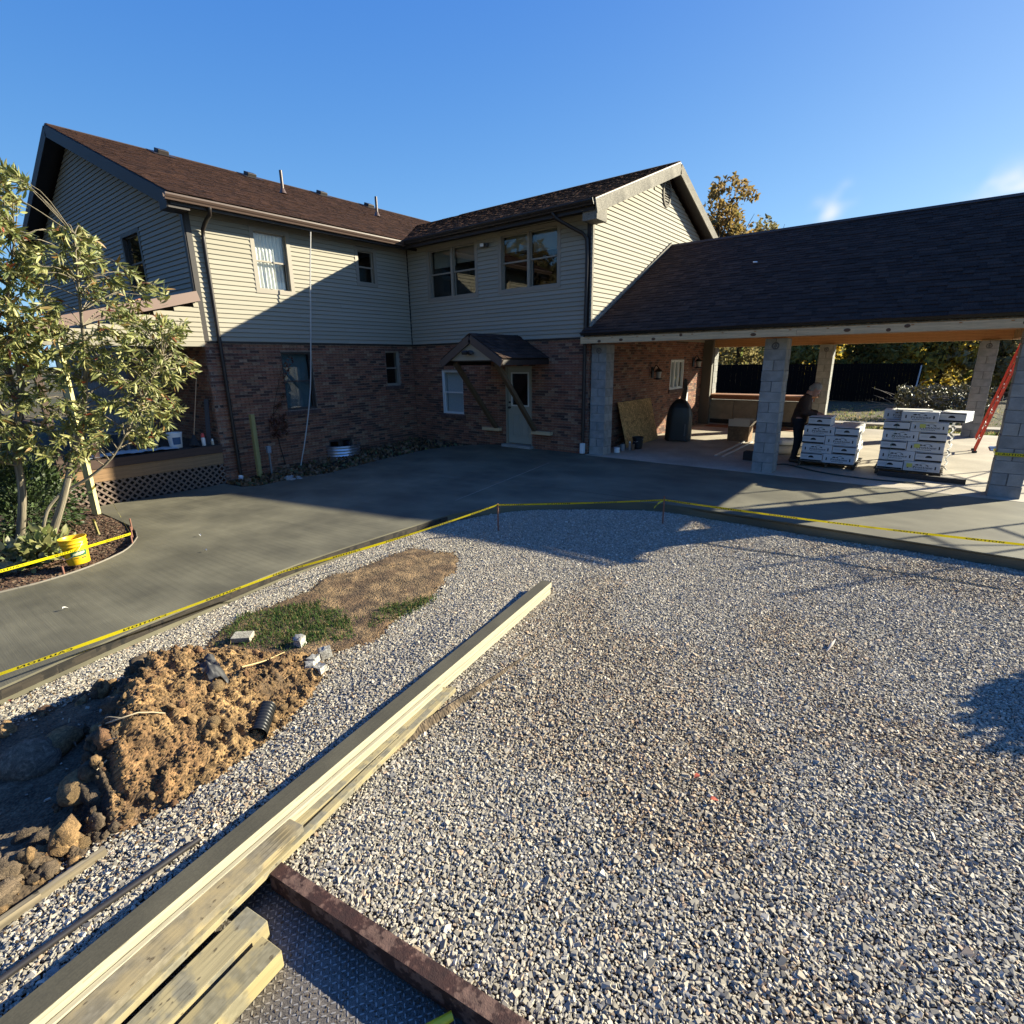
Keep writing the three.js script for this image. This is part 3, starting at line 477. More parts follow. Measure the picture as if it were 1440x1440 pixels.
{ // ell with its gable to the right
  const ez = 0.5, dz = ez + peakR, ry = EY + rakeY * dz, len = dz * Math.hypot(1, rakeY);
  const S = slope(house, V(-4.6, EY, ez), V(L2 + 0.36, EY, ez), V(0, rakeY * dz, -dz).normalize(), len, 0.13, null, M.brown);
  shingles(S, 22, tBrown, 0, (x, y) => { const X = -4.6 + x, Y = EY + y * rakeY / Math.hypot(1, rakeY); return Y > EY + rl * (EX - X) - 0.12; });
  const S2 = slope(house, V(L2 + 0.36, EY, -DEP - ez), V(-4.6, EY, -DEP - ez), V(0, rakeY * dz, dz).normalize(), len, 0.13, null, M.brown); shingles(S2, 24, tBrown, 0, () => false);
  part('ridge_cap', [bx(8, 0.02, 0.16, 2.6, ry - 0.012, -peakR + 0.07, 0, 0.37), bx(8, 0.02, 0.16, 2.6, ry - 0.012, -peakR - 0.07, 0, -0.37)], std(tBrown[3], 0.95, { map: T.grit }), house);
  const xf0 = L2 + 0.36; for (const s of [1, -1]) { const e = -peakR + s * dz;
    part('rake_board', beam(V(xf0 + 0.016, ry - 0.17, -peakR), V(xf0 + 0.016, EY - 0.17, e), 0.03, 0.26), M.palefascia, house);
    part('rake_soffit', beam(V(L2 + 0.19, ry - 0.2, -peakR), V(L2 + 0.19, EY - 0.2, e), 0.34, 0.014), M.brown, house); }
  part('eave_return', [bx(0.36, 0.36, 0.44, L2 + 0.196, EY - 0.22, 0.235)], M.palefascia, house);
  part('soffit', [bx(L2 - 0.46, 0.02, ez - 0.02, (L2 + 0.46) / 2, HE + 0.016, ez / 2 + 0.012)], M.brown, house);
  part('fascia', [bx(L2 - 0.16, 0.19, 0.03, L2 / 2 + 0.4, EY - 0.13, ez - 0.018)], M.brown, house);
  // louvred oval gable vent
  const vy = 6.66, vz = -3.93; const ov = (a, b, n = 24) => Array.from({ length: n }, (_, i) => [Math.cos(i / n * 6.2832) * a, Math.sin(i / n * 6.2832) * b]);
  const gv = part('gable_vent', extr(ov(0.27, 0.36), 0.04, [ov(0.20, 0.29)]).rotateY(Math.PI / 2).translate(L2 + 0.012, vy, vz), M.palefascia, house);
  for (let i = -4; i <= 4; i++) { const y = i * 0.062, w = 0.2 * Math.sqrt(Math.max(0, 1 - (y / 0.29) ** 2)); part('louvre', bx(0.012, 0.05, w * 2, L2 + 0.03, vy + y, vz, 0, 0, 0.6), M.palefascia, gv); }
  part('backing', extr(ov(0.21, 0.3), 0.003).rotateY(Math.PI / 2).translate(L2 + 0.02, vy, vz), M.dark, gv);
}
// downspouts
const ds = pts => tube(pts, 0.042, 40, 8);
part('downspout', [ds([[EX + 0.06, EY - 0.17, 5.78], [EX + 0.05, EY - 0.28, 5.78], [0.30, EY - 0.38, 5.79], [0.09, EY - 0.55, 5.8], [0.075, EY - 0.75, 5.8], [0.075, 3, 5.8], [0.075, 1, 5.8], [0.075, -0.3, 5.8]])], M.brown, house);
part('downspout', [ds([[5.55, EY - 0.14, 0.55], [5.6, EY - 0.22, 0.53], [5.9, 5.18, 0.24], [6.16, 5.0, 0.09], [6.19, 4.8, 0.075], [6.19, 3, 0.075], [6.19, 1, 0.075], [6.19, 0.32, 0.075]])], M.brown, house);
part('downspout_boot', [rbx(0.11, 0.26, 0.11, 0.02, 6.19, 0.15, 0.08)], M.white, house, 'white plastic end of the right downspout');
part('downspout_boot', [tube([[0.08, -0.28, 5.8], [0.1, -0.34, 5.82], [0.25, -0.36, 5.9]], 0.055, 10, 10)], M.white, house);
// floodlights
function flood(name, x, y, z, turn) { const o = part(name, [rbx(0.2, 0.09, 0.05, 0.015, x, y, z)], std([0.2, 0.19, 0.17], 0.5), house); part('lamp_head', [rbx(0.13, 0.1, 0.07, 0.02, x - 0.07, y + 0.01, z + 0.07, 0.3), rbx(0.1, 0.09, 0.06, 0.02, x + 0.08, y, z + 0.06, -0.3)], std([0.05, 0.05, 0.05], 0.5), o); part('lens', [bx(0.1, 0.075, 0.006, x - 0.058, y + 0.01, z + 0.107, 0.3)], M.white, o); return o; }
flood('floodlight', 3.12, 5.2, 0.03);
// door with its frame
{
  const [a, b, c, d] = O2.door, door = part('door', [extr(rect(a + 0.03, b + 0.02, c - 0.03, d - 0.04), 0.045, [rect(a + 0.16, b + 1.05, c - 0.16, d - 0.17)]).translate(0, 0, -0.13)], M.door, house, 'pale green panelled door with a glazed upper half');
  part('door_frame', extr(rect(a, b - 0.04, c, d), 0.12, [rect(a + 0.035, b, c - 0.035, d - 0.04)]).translate(0, 0, -0.135), M.trim, door);
  part('door_frame', extr(rect(a + 0.15, b + 1.04, c - 0.15, d - 0.16), 0.02, [rect(a + 0.185, b + 1.075, c - 0.185, d - 0.195)]).translate(0, 0, -0.086), M.winwhite, door);
  part('pane', bx(c - a - 0.34, d - b - 1.22, 0.005, (a + c) / 2, (b + 1.05 + d - 0.17) / 2, -0.105), M.glass, door);
  for (const s of [0, 1]) part('door_panel', [extr(rect(a + 0.16 + s * 0.31, b + 0.2, a + 0.42 + s * 0.31, b + 0.85), 0.012, [rect(a + 0.195 + s * 0.31, b + 0.235, a + 0.385 + s * 0.31, b + 0.815)]).translate(0, 0, -0.084), rbx(0.17, 0.55, 0.02, 0.008, a + 0.29 + s * 0.31, b + 0.525, -0.084)], M.door, door);
  part('handle', [new THREE.SphereGeometry(0.032, 14, 10).translate(a + 0.095, b + 1.0, -0.03), new THREE.CylinderGeometry(0.022, 0.03, 0.05, 12).rotateX(Math.PI / 2).translate(a + 0.095, b + 1.0, -0.06), new THREE.CylinderGeometry(0.026, 0.026, 0.03, 12).rotateX(Math.PI / 2).translate(a + 0.095, b + 1.14, -0.07)], M.black, door);
  part('threshold', [bx(c - a + 0.1, 0.07, 0.2, (a + c) / 2, 0.03, 0.06)], M.block, door);
}
// small gabled canopy over the door
{
  const cx = 4.13, hw = 0.98, zf = 1.88, ey = 2.36, ry = 2.93, sl = (ry - ey) / hw, can = thing('door_canopy', 'small brown gabled canopy on timber braces over the back door', 'canopy'); part('ceiling', [bx(2 * hw - 0.3, 0.03, zf - 0.1, cx, 2.31, zf / 2)], M.brown, can);
  for (const s of [1, -1]) { const A = s > 0 ? V(cx + hw, ey, zf) : V(cx - hw, ey, 0), B = s > 0 ? V(cx + hw, ey, 0.02) : V(cx - hw, ey, zf); const up = V(-s * hw, ry - ey, 0).normalize(); const S = slope(can, A, B, up, Math.hypot(hw, ry - ey), 0.05, null, M.brown, 'canopy_roof'); shingles(S, 30 + s, tDark); 
    part('rake_board', beam(V(cx, ry - 0.12, zf + 0.016), V(cx + s * hw, ey - 0.12, zf + 0.016), 0.03, 0.17), std([0.075, 0.052, 0.043], 0.6), can);
    part('fascia', [bx(0.03, 0.12, zf - 0.02, cx + s * (hw - 0.016), ey - 0.1, zf / 2)], M.brown, can);
    part('brace', beam(V(cx + s * 0.66, 2.26, zf - 0.16), V(cx + s * 0.66 + (s > 0 ? -0.06 : -0.08), 0.5, 0.1), 0.1, 0.1), M.brace, can);
    part('brace_block', [rbx(0.62, 0.085, 0.14, 0.006, cx + s * 0.66 + (s > 0 ? 0.15 : -0.26), 0.45, 0.085)], M.pine, can, 'raw timber block under a brace'); }
  part('gable_panel', extr([[cx - hw + 0.22, 2.32], [cx + hw - 0.22, 2.32], [cx, ry - 0.22]], 0.02).translate(0, 0, zf - 0.05), M.trim, can);
  for (let i = 0; i < 3; i++) { const y = 2.42 + i * 0.1, w = (ry - 0.22 - y) / sl * 0.95; part('lap_line', bx(2 * w, 0.012, 0.012, cx, y, zf - 0.026), M.trim, can); }
  const fl = part('floodlight', [rbx(0.1, 0.1, 0.04, 0.01, cx - 0.02, 2.5, zf - 0.005)], M.black, can); part('lamp_head', [rbx(0.14, 0.08, 0.1, 0.02, cx - 0.13, 2.5, zf + 0.06, 0.5, 0.3), rbx(0.14, 0.08, 0.1, 0.02, cx + 0.08, 2.49, zf + 0.07, -0.5, 0.3)], M.black, fl);
}
// wall lamps on the brick under the carport
for (const [z, y] of [[-3.68, 1.86], [-6.95, 2.12]]) { const o = part('wall_lamp', [rbx(0.03, 0.30, 0.15, 0.01, L2 + 0.016, y + 0.05, z), tube([[L2 + 0.03, y + 0.1, z], [L2 + 0.12, y + 0.26, z], [L2 + 0.2, y + 0.16, z]], 0.014, 12, 6), new THREE.CylinderGeometry(0.12, 0.13, 0.03, 8).translate(L2 + 0.2, y - 0.13, z), new THREE.ConeGeometry(0.15, 0.12, 8).translate(L2 + 0.2, y + 0.13, z)], M.black, house); part('lantern', [new THREE.CylinderGeometry(0.095, 0.07, 0.2, 8).translate(L2 + 0.2, y - 0.02, z)], std([0.30, 0.28, 0.25], 0.3), o); }
// side porch of the left gable: deck, lattice, roof, posts
{
  const pz0 = L1 + 0.03, pz1 = 9.18, yd = 0.47, P = part('porch_deck', [bx(5.4, 0.04, pz1 - pz0, -2.62, yd, (pz0 + pz1) / 2)], std([0.075, 0.05, 0.04], 0.8, { map: T.oldwood }), house, 'brown side porch deck with a lattice skirt');
  for (let i = 0; i < 20; i++) part('deck_board', bx(5.42, 0.03, 0.138, -2.6, yd + 0.036, pz0 + 0.08 + i * 0.1495), std([0.10, 0.07, 0.055], 0.8, { map: T.oldwood }), P);
  part('rim_board', [bx(0.04, 0.17, pz1 - pz0, 0.11, yd - 0.04, (pz0 + pz1) / 2), bx(5.4, 0.17, 0.04, -2.6, yd - 0.04, pz1 + 0.02)], std([0.085, 0.048, 0.035], 0.7, { map: T.wood }), P);
  part('skirt_board', [bx(0.03, 0.26, pz1 - pz0 - 0.02, 0.095, yd - 0.26, (pz0 + pz1) / 2)], std([0.34, 0.21, 0.11], 0.8, { map: T.wood }), P, 'weathered tan board over the lattice');
  const y0 = -0.46, y1 = 0.1, LL = pz1 - pz0; const lat = std([0.24, 0.18, 0.15], 0.8, { map: T.wood });
  for (const s of [1, -1]) for (let k = -5; k < 26; k++) { const za = pz0 + k * 0.14, zb = za + (y1 - y0); let A = V(0.09 + s * 0.006, s > 0 ? y0 : y1, za), B = V(0.09 + s * 0.006, s > 0 ? y1 : y0, zb); const cut = (P0, P1, z) => P0.clone().lerp(P1, (z - P0.z) / (P1.z - P0.z)); if (B.z < pz0 || A.z > pz1) continue; if (A.z < pz0) A = cut(A, B, pz0); if (B.z > pz1) B = cut(A, B, pz1); if (A.distanceTo(B) > 0.05) part('lattice_slat', beam(A, B, 0.036, 0.009, Math.PI / 2), lat, P); }
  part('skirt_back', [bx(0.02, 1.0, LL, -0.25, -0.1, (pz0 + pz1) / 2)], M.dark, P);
  // shed roof over the porch with a sided cheek towards the yard
  const ya = 3.80, yb = 2.98, zb = 9.35; const pr = part('porch_roof', [beam(V(-2.7, ya - 0.02, pz0), V(-2.7, yb - 0.02, zb), 5.7, 0.06)], M.brown, house);
  part('rake_board', beam(V(0.17, ya - 0.06, pz0), V(0.17, yb - 0.06, zb), 0.03, 0.2), std([0.19, 0.125, 0.10], 0.5), pr);
  for (let y = 2.80; y < 3.62; y += SID) { const z1 = pz0 + (ya - 0.16 - y - SID) / (ya - yb) * (zb - pz0); if (z1 > pz0 + 0.1) part('siding_plank', plank(0, Math.min(z1, 9.2) - pz0, y).rotateY(Math.PI / 2).translate(0.09, 0, Math.min(z1, 9.2)), M.siding, pr); }
  part('porch_beam', [bx(0.16, 0.1, 9.2 - pz0, 0.03, 2.75, (pz0 + 9.2) / 2), bx(5.4, 0.22, 0.1, -2.6, 2.8, 9.14)], M.trim, pr);
  for (const x of [-0.02, -2.4, -4.9]) part('porch_post', [rbx(0.11, 2.24, 0.11, 0.006, x, yd + 0.05 + 1.12, 9.1)], std([0.11, 0.07, 0.055], 0.7, { map: T.wood }), house);
  part('porch_rail', [bx(0.09, 0.62, 0.09, -0.03, yd + 0.36, 8.75, 0, 0.06), bx(0.07, 0.5, 0.09, 0.0, yd + 0.3, 8.5), bx(5.2, 0.05, 0.09, -2.6, yd + 0.75, 9.1)], std([0.10, 0.055, 0.045], 0.7, { map: T.wood }), house);
}
// ---------------------------------------------------------------- the carport: timber roof on concrete block columns
const carport = thing('carport', 'open carport with a dark shingle roof on grey concrete block columns', 'carport');
const CX0 = 6.2, CX1 = 14.55, CRZ = -4.4, CRY = 5.40, CEZ = 0.32, CEY = 2.885;
{
  const dz = CEZ - CRZ, dy = CRY - CEY, up = V(0, dy, -dz).normalize(), len = Math.hypot(dz, dy);
  const S = slope(carport, V(CX0, CEY, CEZ), V(CX1, CEY, CEZ), up, len, 0.05, null, M.black); shingles(S, 41, tDark, 300);
  const S2 = slope(carport, V(CX1, CEY, 2 * CRZ - CEZ), V(CX0, CEY, 2 * CRZ - CEZ), V(0, dy, dz).normalize(), len, 0.05, null, M.black); shingles(S2, 42, tDark);
  part('ridge_cap', [bx(CX1 - CX0, 0.014, 0.16, (CX0 + CX1) / 2, CRY - 0.005, CRZ + 0.07, 0, 0.5), bx(CX1 - CX0, 0.014, 0.16, (CX0 + CX1) / 2, CRY - 0.005, CRZ - 0.07, 0, -0.5)], std(tDark[2], 0.95, { map: T.grit }), carport);
  const sh = std([0.48, 0.32, 0.17], 0.85, { map: T.osb });
  // sheathing, rafters, tie beams
  part('roof_sheathing', [beam(V(10.4, CEY - 0.085, CEZ - 0.02), V(10.4, CRY - 0.085, CRZ), 8.2, 0.012), beam(V(10.4, CEY - 0.085, 2 * CRZ - CEZ + 0.02), V(10.4, CRY - 0.085, CRZ), 8.2, 0.012)], sh, carport);
  for (let i = 0; i < 14; i++) { const x = 6.42 + i * 0.61; for (const s of [0, 1]) part('rafter', beam(V(x, CEY - 0.17, s ? 2 * CRZ - CEZ + 0.05 : CEZ - 0.05), V(x, CRY - 0.17, CRZ), 0.04, 0.14), M.pineOrange, carport); if (i % 2) part('tie_beam', bx(0.04, 0.14, 8.3, x, 2.98, CRZ), M.pineOrange, carport); }
  const fasc = part('fascia_board', [bx(4.6, 0.15, 0.04, CX0 + 2.3, 2.735, CEZ - 0.045)], M.pine, carport); part('fascia_board', [bx(CX1 - CX0 - 4.604, 0.15, 0.04, (CX0 + 4.604 + CX1) / 2, 2.735, CEZ - 0.045)], M.pine, carport);
  const kn = std([0.10, 0.05, 0.025], 0.8), R = rng(6); for (const x of [6.7, 7.25, 8.02, 8.62, 10.05, 11.6, 12.2, 12.45, 13.9]) part('knot', new THREE.SphereGeometry(1, 10, 6).scale(0.035 + 0.02 * R(), 0.03, 0.004).translate(x, 2.70 + 0.07 * R(), CEZ - 0.024), kn, fasc);
  part('rear_fascia', [bx(CX1 - CX0, 0.15, 0.04, (CX0 + CX1) / 2, 2.735, 2 * CRZ - CEZ + 0.045)], M.pine, carport);
  part('front_beam', [bx(CX1 - 6.45, 0.24, 0.2, (CX1 + 6.35) / 2, 2.785, -0.24)], M.pineOrange, carport);
  part('rear_beam', [bx(CX1 - 6.35, 0.26, 0.2, (CX1 + 6.25) / 2, 2.795, -8.6)], M.pineOrange, carport);
  part('gable_panel', extr([[-CEZ - 0.1, 2.665], [-(2 * CRZ - CEZ) + 0.1 - 0.3, 2.665], [-(2 * CRZ - CEZ) - 0.1, 2.80], [-CRZ, CRY - 0.12], [-CEZ + 0.1, 2.80]], 0.03).rotateY(Math.PI / 2).translate(14.36, 0, 0), sh, carport);
  // pale flashing where the roof meets the siding
  part('flashing', beam(V(L2 + 0.05, CEY + 0.09 + 0.05, 0.06), V(L2 + 0.05, CRY + 0.06, CRZ), 0.05, 0.07), M.palefascia, carport);
  part('shingle_scrap', bx(0.09, 0.012, 0.05, 9.2, 4.42, -2.45, 0.4, 0.5), M.white, carport);
}
// columns: two blocks to a course, turned crosswise every second course
{
  const B = new RoundedBoxGeometry(0.404, 0.1985, 0.196, 1, 0.006); muv(B, 0); const H2 = new RoundedBoxGeometry(0.193, 0.1985, 0.404, 1, 0.006); muv(H2, 0);
  const bodies = [M.block, M.block2, std([0.33, 0.335, 0.33], 0.95, { map: repOf(T.conc, 2), bumpMap: repOf(T.concB, 2), bumpScale: 0.003 })];
  const R = rng(17);
  const spots = [[6.30, -0.06, 0], [10.19, -0.06, 1], [13.93, -0.06, 0], [6.12, -8.4, 1], [9.80, -8.4, 0], [13.70, -8.4, 1]];
  spots.forEach(([x, z, odd], i) => {
    const col = part('block_column', bx(0.37, 2.645, 0.37, x + 0.203, 1.3225, z - 0.203), M.blockjoint, carport);
    for (let c = 0; c < 13; c++) { const y = 0.1016 + c * 0.2032; for (const s of [-1, 1]) { const cross = (c + odd) % 2; const o = part('concrete_block', cross ? H2 : B, bodies[Math.floor(R() * 3)], col); o.position.set(x + 0.203 + (cross ? s * 0.1016 : 0) + (R() - 0.5) * 0.004, y, z - 0.203 + (cross ? 0 : s * 0.1016) + (R() - 0.5) * 0.004); } }
    part('junction_box', [new THREE.TorusGeometry(0.058, 0.013, 8, 20).translate(x + 0.2, 2.5, z + 0.002), rbx(0.05, 0.05, 0.02, 0.006, x + 0.2, 2.5, z + 0.008)], std([0.10, 0.10, 0.10], 0.6), carport);
  });
}
// ---------------------------------------------------------------- under the carport
{ // outdoor counter between the rear columns
  const c = thing('outdoor_counter', 'long low counter of concrete panels with a reddish timber top', 'counter');
  part('base', bx(3.3, 0.84, 0.42, 8.14, 0.43, -8.62), M.blockjoint, c);
  const pm = [std([0.34, 0.30, 0.23], 0.9, { map: repOf(T.conc, 0.9) }), std([0.30, 0.265, 0.21], 0.9, { map: repOf(T.conc, 0.7) })];
  for (let i = 0; i < 4; i++) part('panel', rbx(0.80, 0.66, 0.03, 0.008, 6.92 + i * 0.815, 0.50, -8.40), pm[i % 2], c);
  part('toe_strip', bx(3.26, 0.15, 0.03, 8.14, 0.08, -8.42), M.dark, c);
  for (let i = 0; i < 3; i++) part('top_plank', rbx(3.75, 0.045, 0.235, 0.006, 8.1, 1.03, -8.18 - i * 0.24), std([0.50, 0.26, 0.14], 0.6, { map: T.wood }), c);
  part('apron', [bx(3.6, 0.12, 0.04, 8.1, 0.945, -8.16)], std([0.30, 0.12, 0.06], 0.7, { map: T.wood }), c);
  const mat = solo('timber_sheet', [bx(2.9, 0.012, 0.7, 8.2, 0.011, -7.55)], std([0.36, 0.16, 0.08], 0.8, { map: T.wood }), 'reddish timber sheet lying on the floor before the counter', 'timber sheet');
}
solo('osb_sheet', [bx(0.012, 1.22, 2.05, 0, 0, 0)], std([0.78, 0.55, 0.28], 0.85, { map: repOf(T.osb, 1.2) }), 'tan strand board sheet leaning askew against the brick wall', 'wood sheet');
{ const o = scene.children[scene.children.length - 1]; o.position.set(6.52, 0.60, -2.42); o.rotation.set(0.0, 0, 0.26, 'YXZ'); o.rotation.x = -0.0; }
{ // covered barbecue
  const g = thing('covered_grill', 'tall barbecue under a black cover by the brick wall', 'grill', [7.28, 0.004, -3.45], 0.25);
  const prof = [[0.03, 0.36, 0.29], [0.25, 0.355, 0.285], [0.55, 0.35, 0.28], [0.72, 0.345, 0.275], [0.80, 0.33, 0.265], [0.95, 0.29, 0.25], [1.08, 0.21, 0.2], [1.17, 0.12, 0.12], [1.2, 0.0, 0.0]];
  part('cover', grid(72, 40, (s, t) => { const k = t * (prof.length - 1), i = Math.min(Math.floor(k), prof.length - 2), f = k - i, y = lerp(prof[i][0], prof[i + 1][0], f), rx = lerp(prof[i][1], prof[i + 1][1], f), rz = lerp(prof[i][2], prof[i + 1][2], f), a = s * 2 * Math.PI, e = 0.55, ca = Math.cos(a), sa = Math.sin(a); const fold = 1 + 0.03 * Math.sin(a * 7 + y * 3) * (1 - t) + 0.03 * (fbm(ca * 3 + 5, y * 4, sa * 3, 3) - 0.5); return V(Math.sign(ca) * Math.abs(ca) ** e * rx * fold, y + 0.012 * Math.sin(a * 5) * (t < 0.02 ? 1 : 0), Math.sign(sa) * Math.abs(sa) ** e * rz * fold); }), std([0.018, 0.019, 0.021], 0.42, { side: THREE.DoubleSide }), g);
  for (const [x, z] of [[-0.24, 0.18], [0.24, 0.18], [-0.24, -0.18], [0.24, -0.18]]) part('caster', new THREE.CylinderGeometry(0.045, 0.045, 0.03, 14).rotateZ(Math.PI / 2).translate(x, 0.045, z), M.black, g);
  part('strap', [rbx(0.03, 0.34, 0.012, 0.004, 0.2, 0.34, 0.29), rbx(0.05, 0.03, 0.014, 0.005, 0.2, 0.2, 0.296)], std([0.10, 0.10, 0.10], 0.4), g);
}
{ // coat on the wall hook behind the barbecue
  const z = -6.32; const c = thing('hanging_coat', 'black and white coat hanging on the brick wall behind the grill', 'coat', [L2, 0, z]);
  part('cloth', grid(20, 16, (s, t) => V(0.03 + 0.09 * Math.sin(s * Math.PI) * (0.5 + t) + 0.01 * Math.sin(s * 30), 1.62 - t * 0.85, (s - 0.5) * (0.2 + 0.22 * t))), std([0.02, 0.02, 0.022], 0.9, { side: THREE.DoubleSide }), c); part('lining', grid(10, 12, (s, t) => V(0.135 + 0.015 * Math.sin(s * 3), 1.4 - t * 0.5, 0.02 + (s - 0.5) * (0.06 + 0.1 * t) + 0.03 * t)), std([0.7, 0.7, 0.7], 0.9, { side: THREE.DoubleSide }), c); part('hook', rbx(0.06, 0.03, 0.03, 0.008, 0.03, 1.63, 0), M.black, c);
}
function openBox(w, h, d, t, m, par) { part('side', [bx(w, h, t, 0, h / 2, d / 2), bx(w, h, t, 0, h / 2, -d / 2), bx(t, h, d - t, w / 2, h / 2, 0), bx(t, h, d - t, -w / 2, h / 2, 0), bx(w - t, t, d - t, 0, t, 0)], m, par); }
const cardb = std([0.36, 0.22, 0.12], 0.9, { map: repOf(T.grit, 0.8) });
{ const c = thing('cardboard_carton', 'open brown cardboard carton with raised flaps on the carport floor', 'carton', [8.72, 0.006, -4.42], 0.05); openBox(0.56, 0.42, 0.5, 0.006, cardb, c); part('flap', [bx(0.56, 0.2, 0.005, 0, 0.52, 0.255, 0, 0.08), bx(0.56, 0.2, 0.005, 0, 0.5, -0.28, 0, -0.35), bx(0.005, 0.2, 0.48, 0.33, 0.49, 0, 0, 0, -0.6)], std([0.52, 0.46, 0.38], 0.9), c); part('packing_paper', new THREE.IcosahedronGeometry(0.12, 1).scale(1.2, 0.7, 1).translate(0.08, 0.5, 0), M.white, c); }
solo('metal_rail', [beam(V(9.02, 0.022, -1.42), V(8.93, 0.022, -4.2), 0.045, 0.03)], M.alu, 'left of two thin metal rails lying on the carport floor', 'metal rail', 'metal rails on the carport floor');
solo('metal_rail', [beam(V(9.20, 0.022, -1.38), V(9.12, 0.022, -4.22), 0.045, 0.03)], M.alu, 'right of two thin metal rails lying on the carport floor', 'metal rail', 'metal rails on the carport floor');
{ const c = thing('black_tub', 'small black plastic tub before the leaning strand board', 'tub', [6.98, 0.006, -1.42]); part('body', new THREE.LatheGeometry([[0, 0.01], [0.11, 0.01], [0.115, 0.02], [0.145, 0.30], [0.155, 0.31], [0.15, 0.32], [0.135, 0.315], [0.105, 0.03], [0, 0.03]].map(p => new THREE.Vector2(...p)), 24), M.black, c); part('handle', tube([[-0.15, 0.27, 0], [0, 0.2, 0.16], [0.15, 0.27, 0]], 0.004, 14, 5), M.alu, c); }
const can = (n, r, h, m, label, x, z, cap) => { const c = thing(n, label, n.replace(/_/g, ' '), [x, 0.006, z]); part('body', new THREE.LatheGeometry([[0, 0], [r, 0], [r * 1.03, 0.006], [r, 0.012], [r, h - 0.012], [r * 1.03, h - 0.006], [r * 0.97, h], [0, h]].map(p => new THREE.Vector2(...p)), 20), m, c); if (cap) part('cap', new THREE.CylinderGeometry(r * 0.55, r * 0.6, 0.04, 14).translate(0, h + 0.02, 0), cap, c); return c; };
can('paint_pail', 0.075, 0.13, M.white, 'small white pail beside the left block column', 6.79, -0.62, null);
can('grey_tin', 0.06, 0.17, std([0.25, 0.25, 0.25], 0.4), 'grey tin behind the white pail by the left column', 6.78, -0.95, M.black);
can('spray_can', 0.035, 0.19, std([0.30, 0.22, 0.2], 0.4), 'slim spray can near the foot of the leaning board', 6.9, -1.12, M.white);
can('brown_bottle', 0.04, 0.16, std([0.2, 0.11, 0.06], 0.3), 'brown bottle lowest at the corner of the leaning board', 6.98, -1.15, M.dark);
solo('timber_offcut', [rbx(0.52, 0.2, 0.22, 0.01, 9.95, 0.105, -1.36)], std([0.05, 0.035, 0.03], 0.8, { map: T.wood }), 'dark timber offcut on the floor left of the middle column', 'timber offcut');
solo('timber_offcut', [rbx(0.5, 0.06, 0.12, 0.01, 9.92, 0.036, -1.9, 0.3)], std([0.22, 0.11, 0.07], 0.8, { map: T.wood }), 'reddish thin offcut behind the dark timber offcut', 'timber offcut');
solo('timber_offcut', [rbx(0.62, 0.05, 0.1, 0.01, 9.75, 0.031, -2.5, -0.1)], M.pine, 'pale thin offcut farthest behind the dark timber offcut', 'timber offcut');
{ const c = thing('sack', 'white paper sack lying behind the middle column', 'sack', [10.38, 0.006, -2.75], 0.5); part('body', new RoundedBoxGeometry(0.62, 0.16, 0.36, 4, 0.07).translate(0, 0.3, 0), M.white, c); part('print', bx(0.3, 0.004, 0.14, 0, 0.381, 0), std([0.2, 0.35, 0.25], 0.7), c);
  const d = thing('sack', 'lower tan paper sack under the white sack', 'sack', [10.36, 0.006, -2.7], 0.4); part('body', new RoundedBoxGeometry(0.64, 0.2, 0.38, 4, 0.08).translate(0, 0.105, 0), std([0.6, 0.52, 0.38], 0.8), d); part('seam', bx(0.01, 0.13, 0.3, 0.322, 0.11, 0), std([0.4, 0.3, 0.2], 0.9), d); }
solo('hose', tube([[10.46, 0.022, -0.95], [10.6, 0.022, -1.15], [10.8, 0.022, -1.05], [11.4, 0.022, -0.62], [12.2, 0.022, -0.42], [13.1, 0.022, -0.5]], 0.014, 60, 8), std([0.03, 0.05, 0.045], 0.5), 'thin dark hose lying on the floor before the pallets', 'hose');
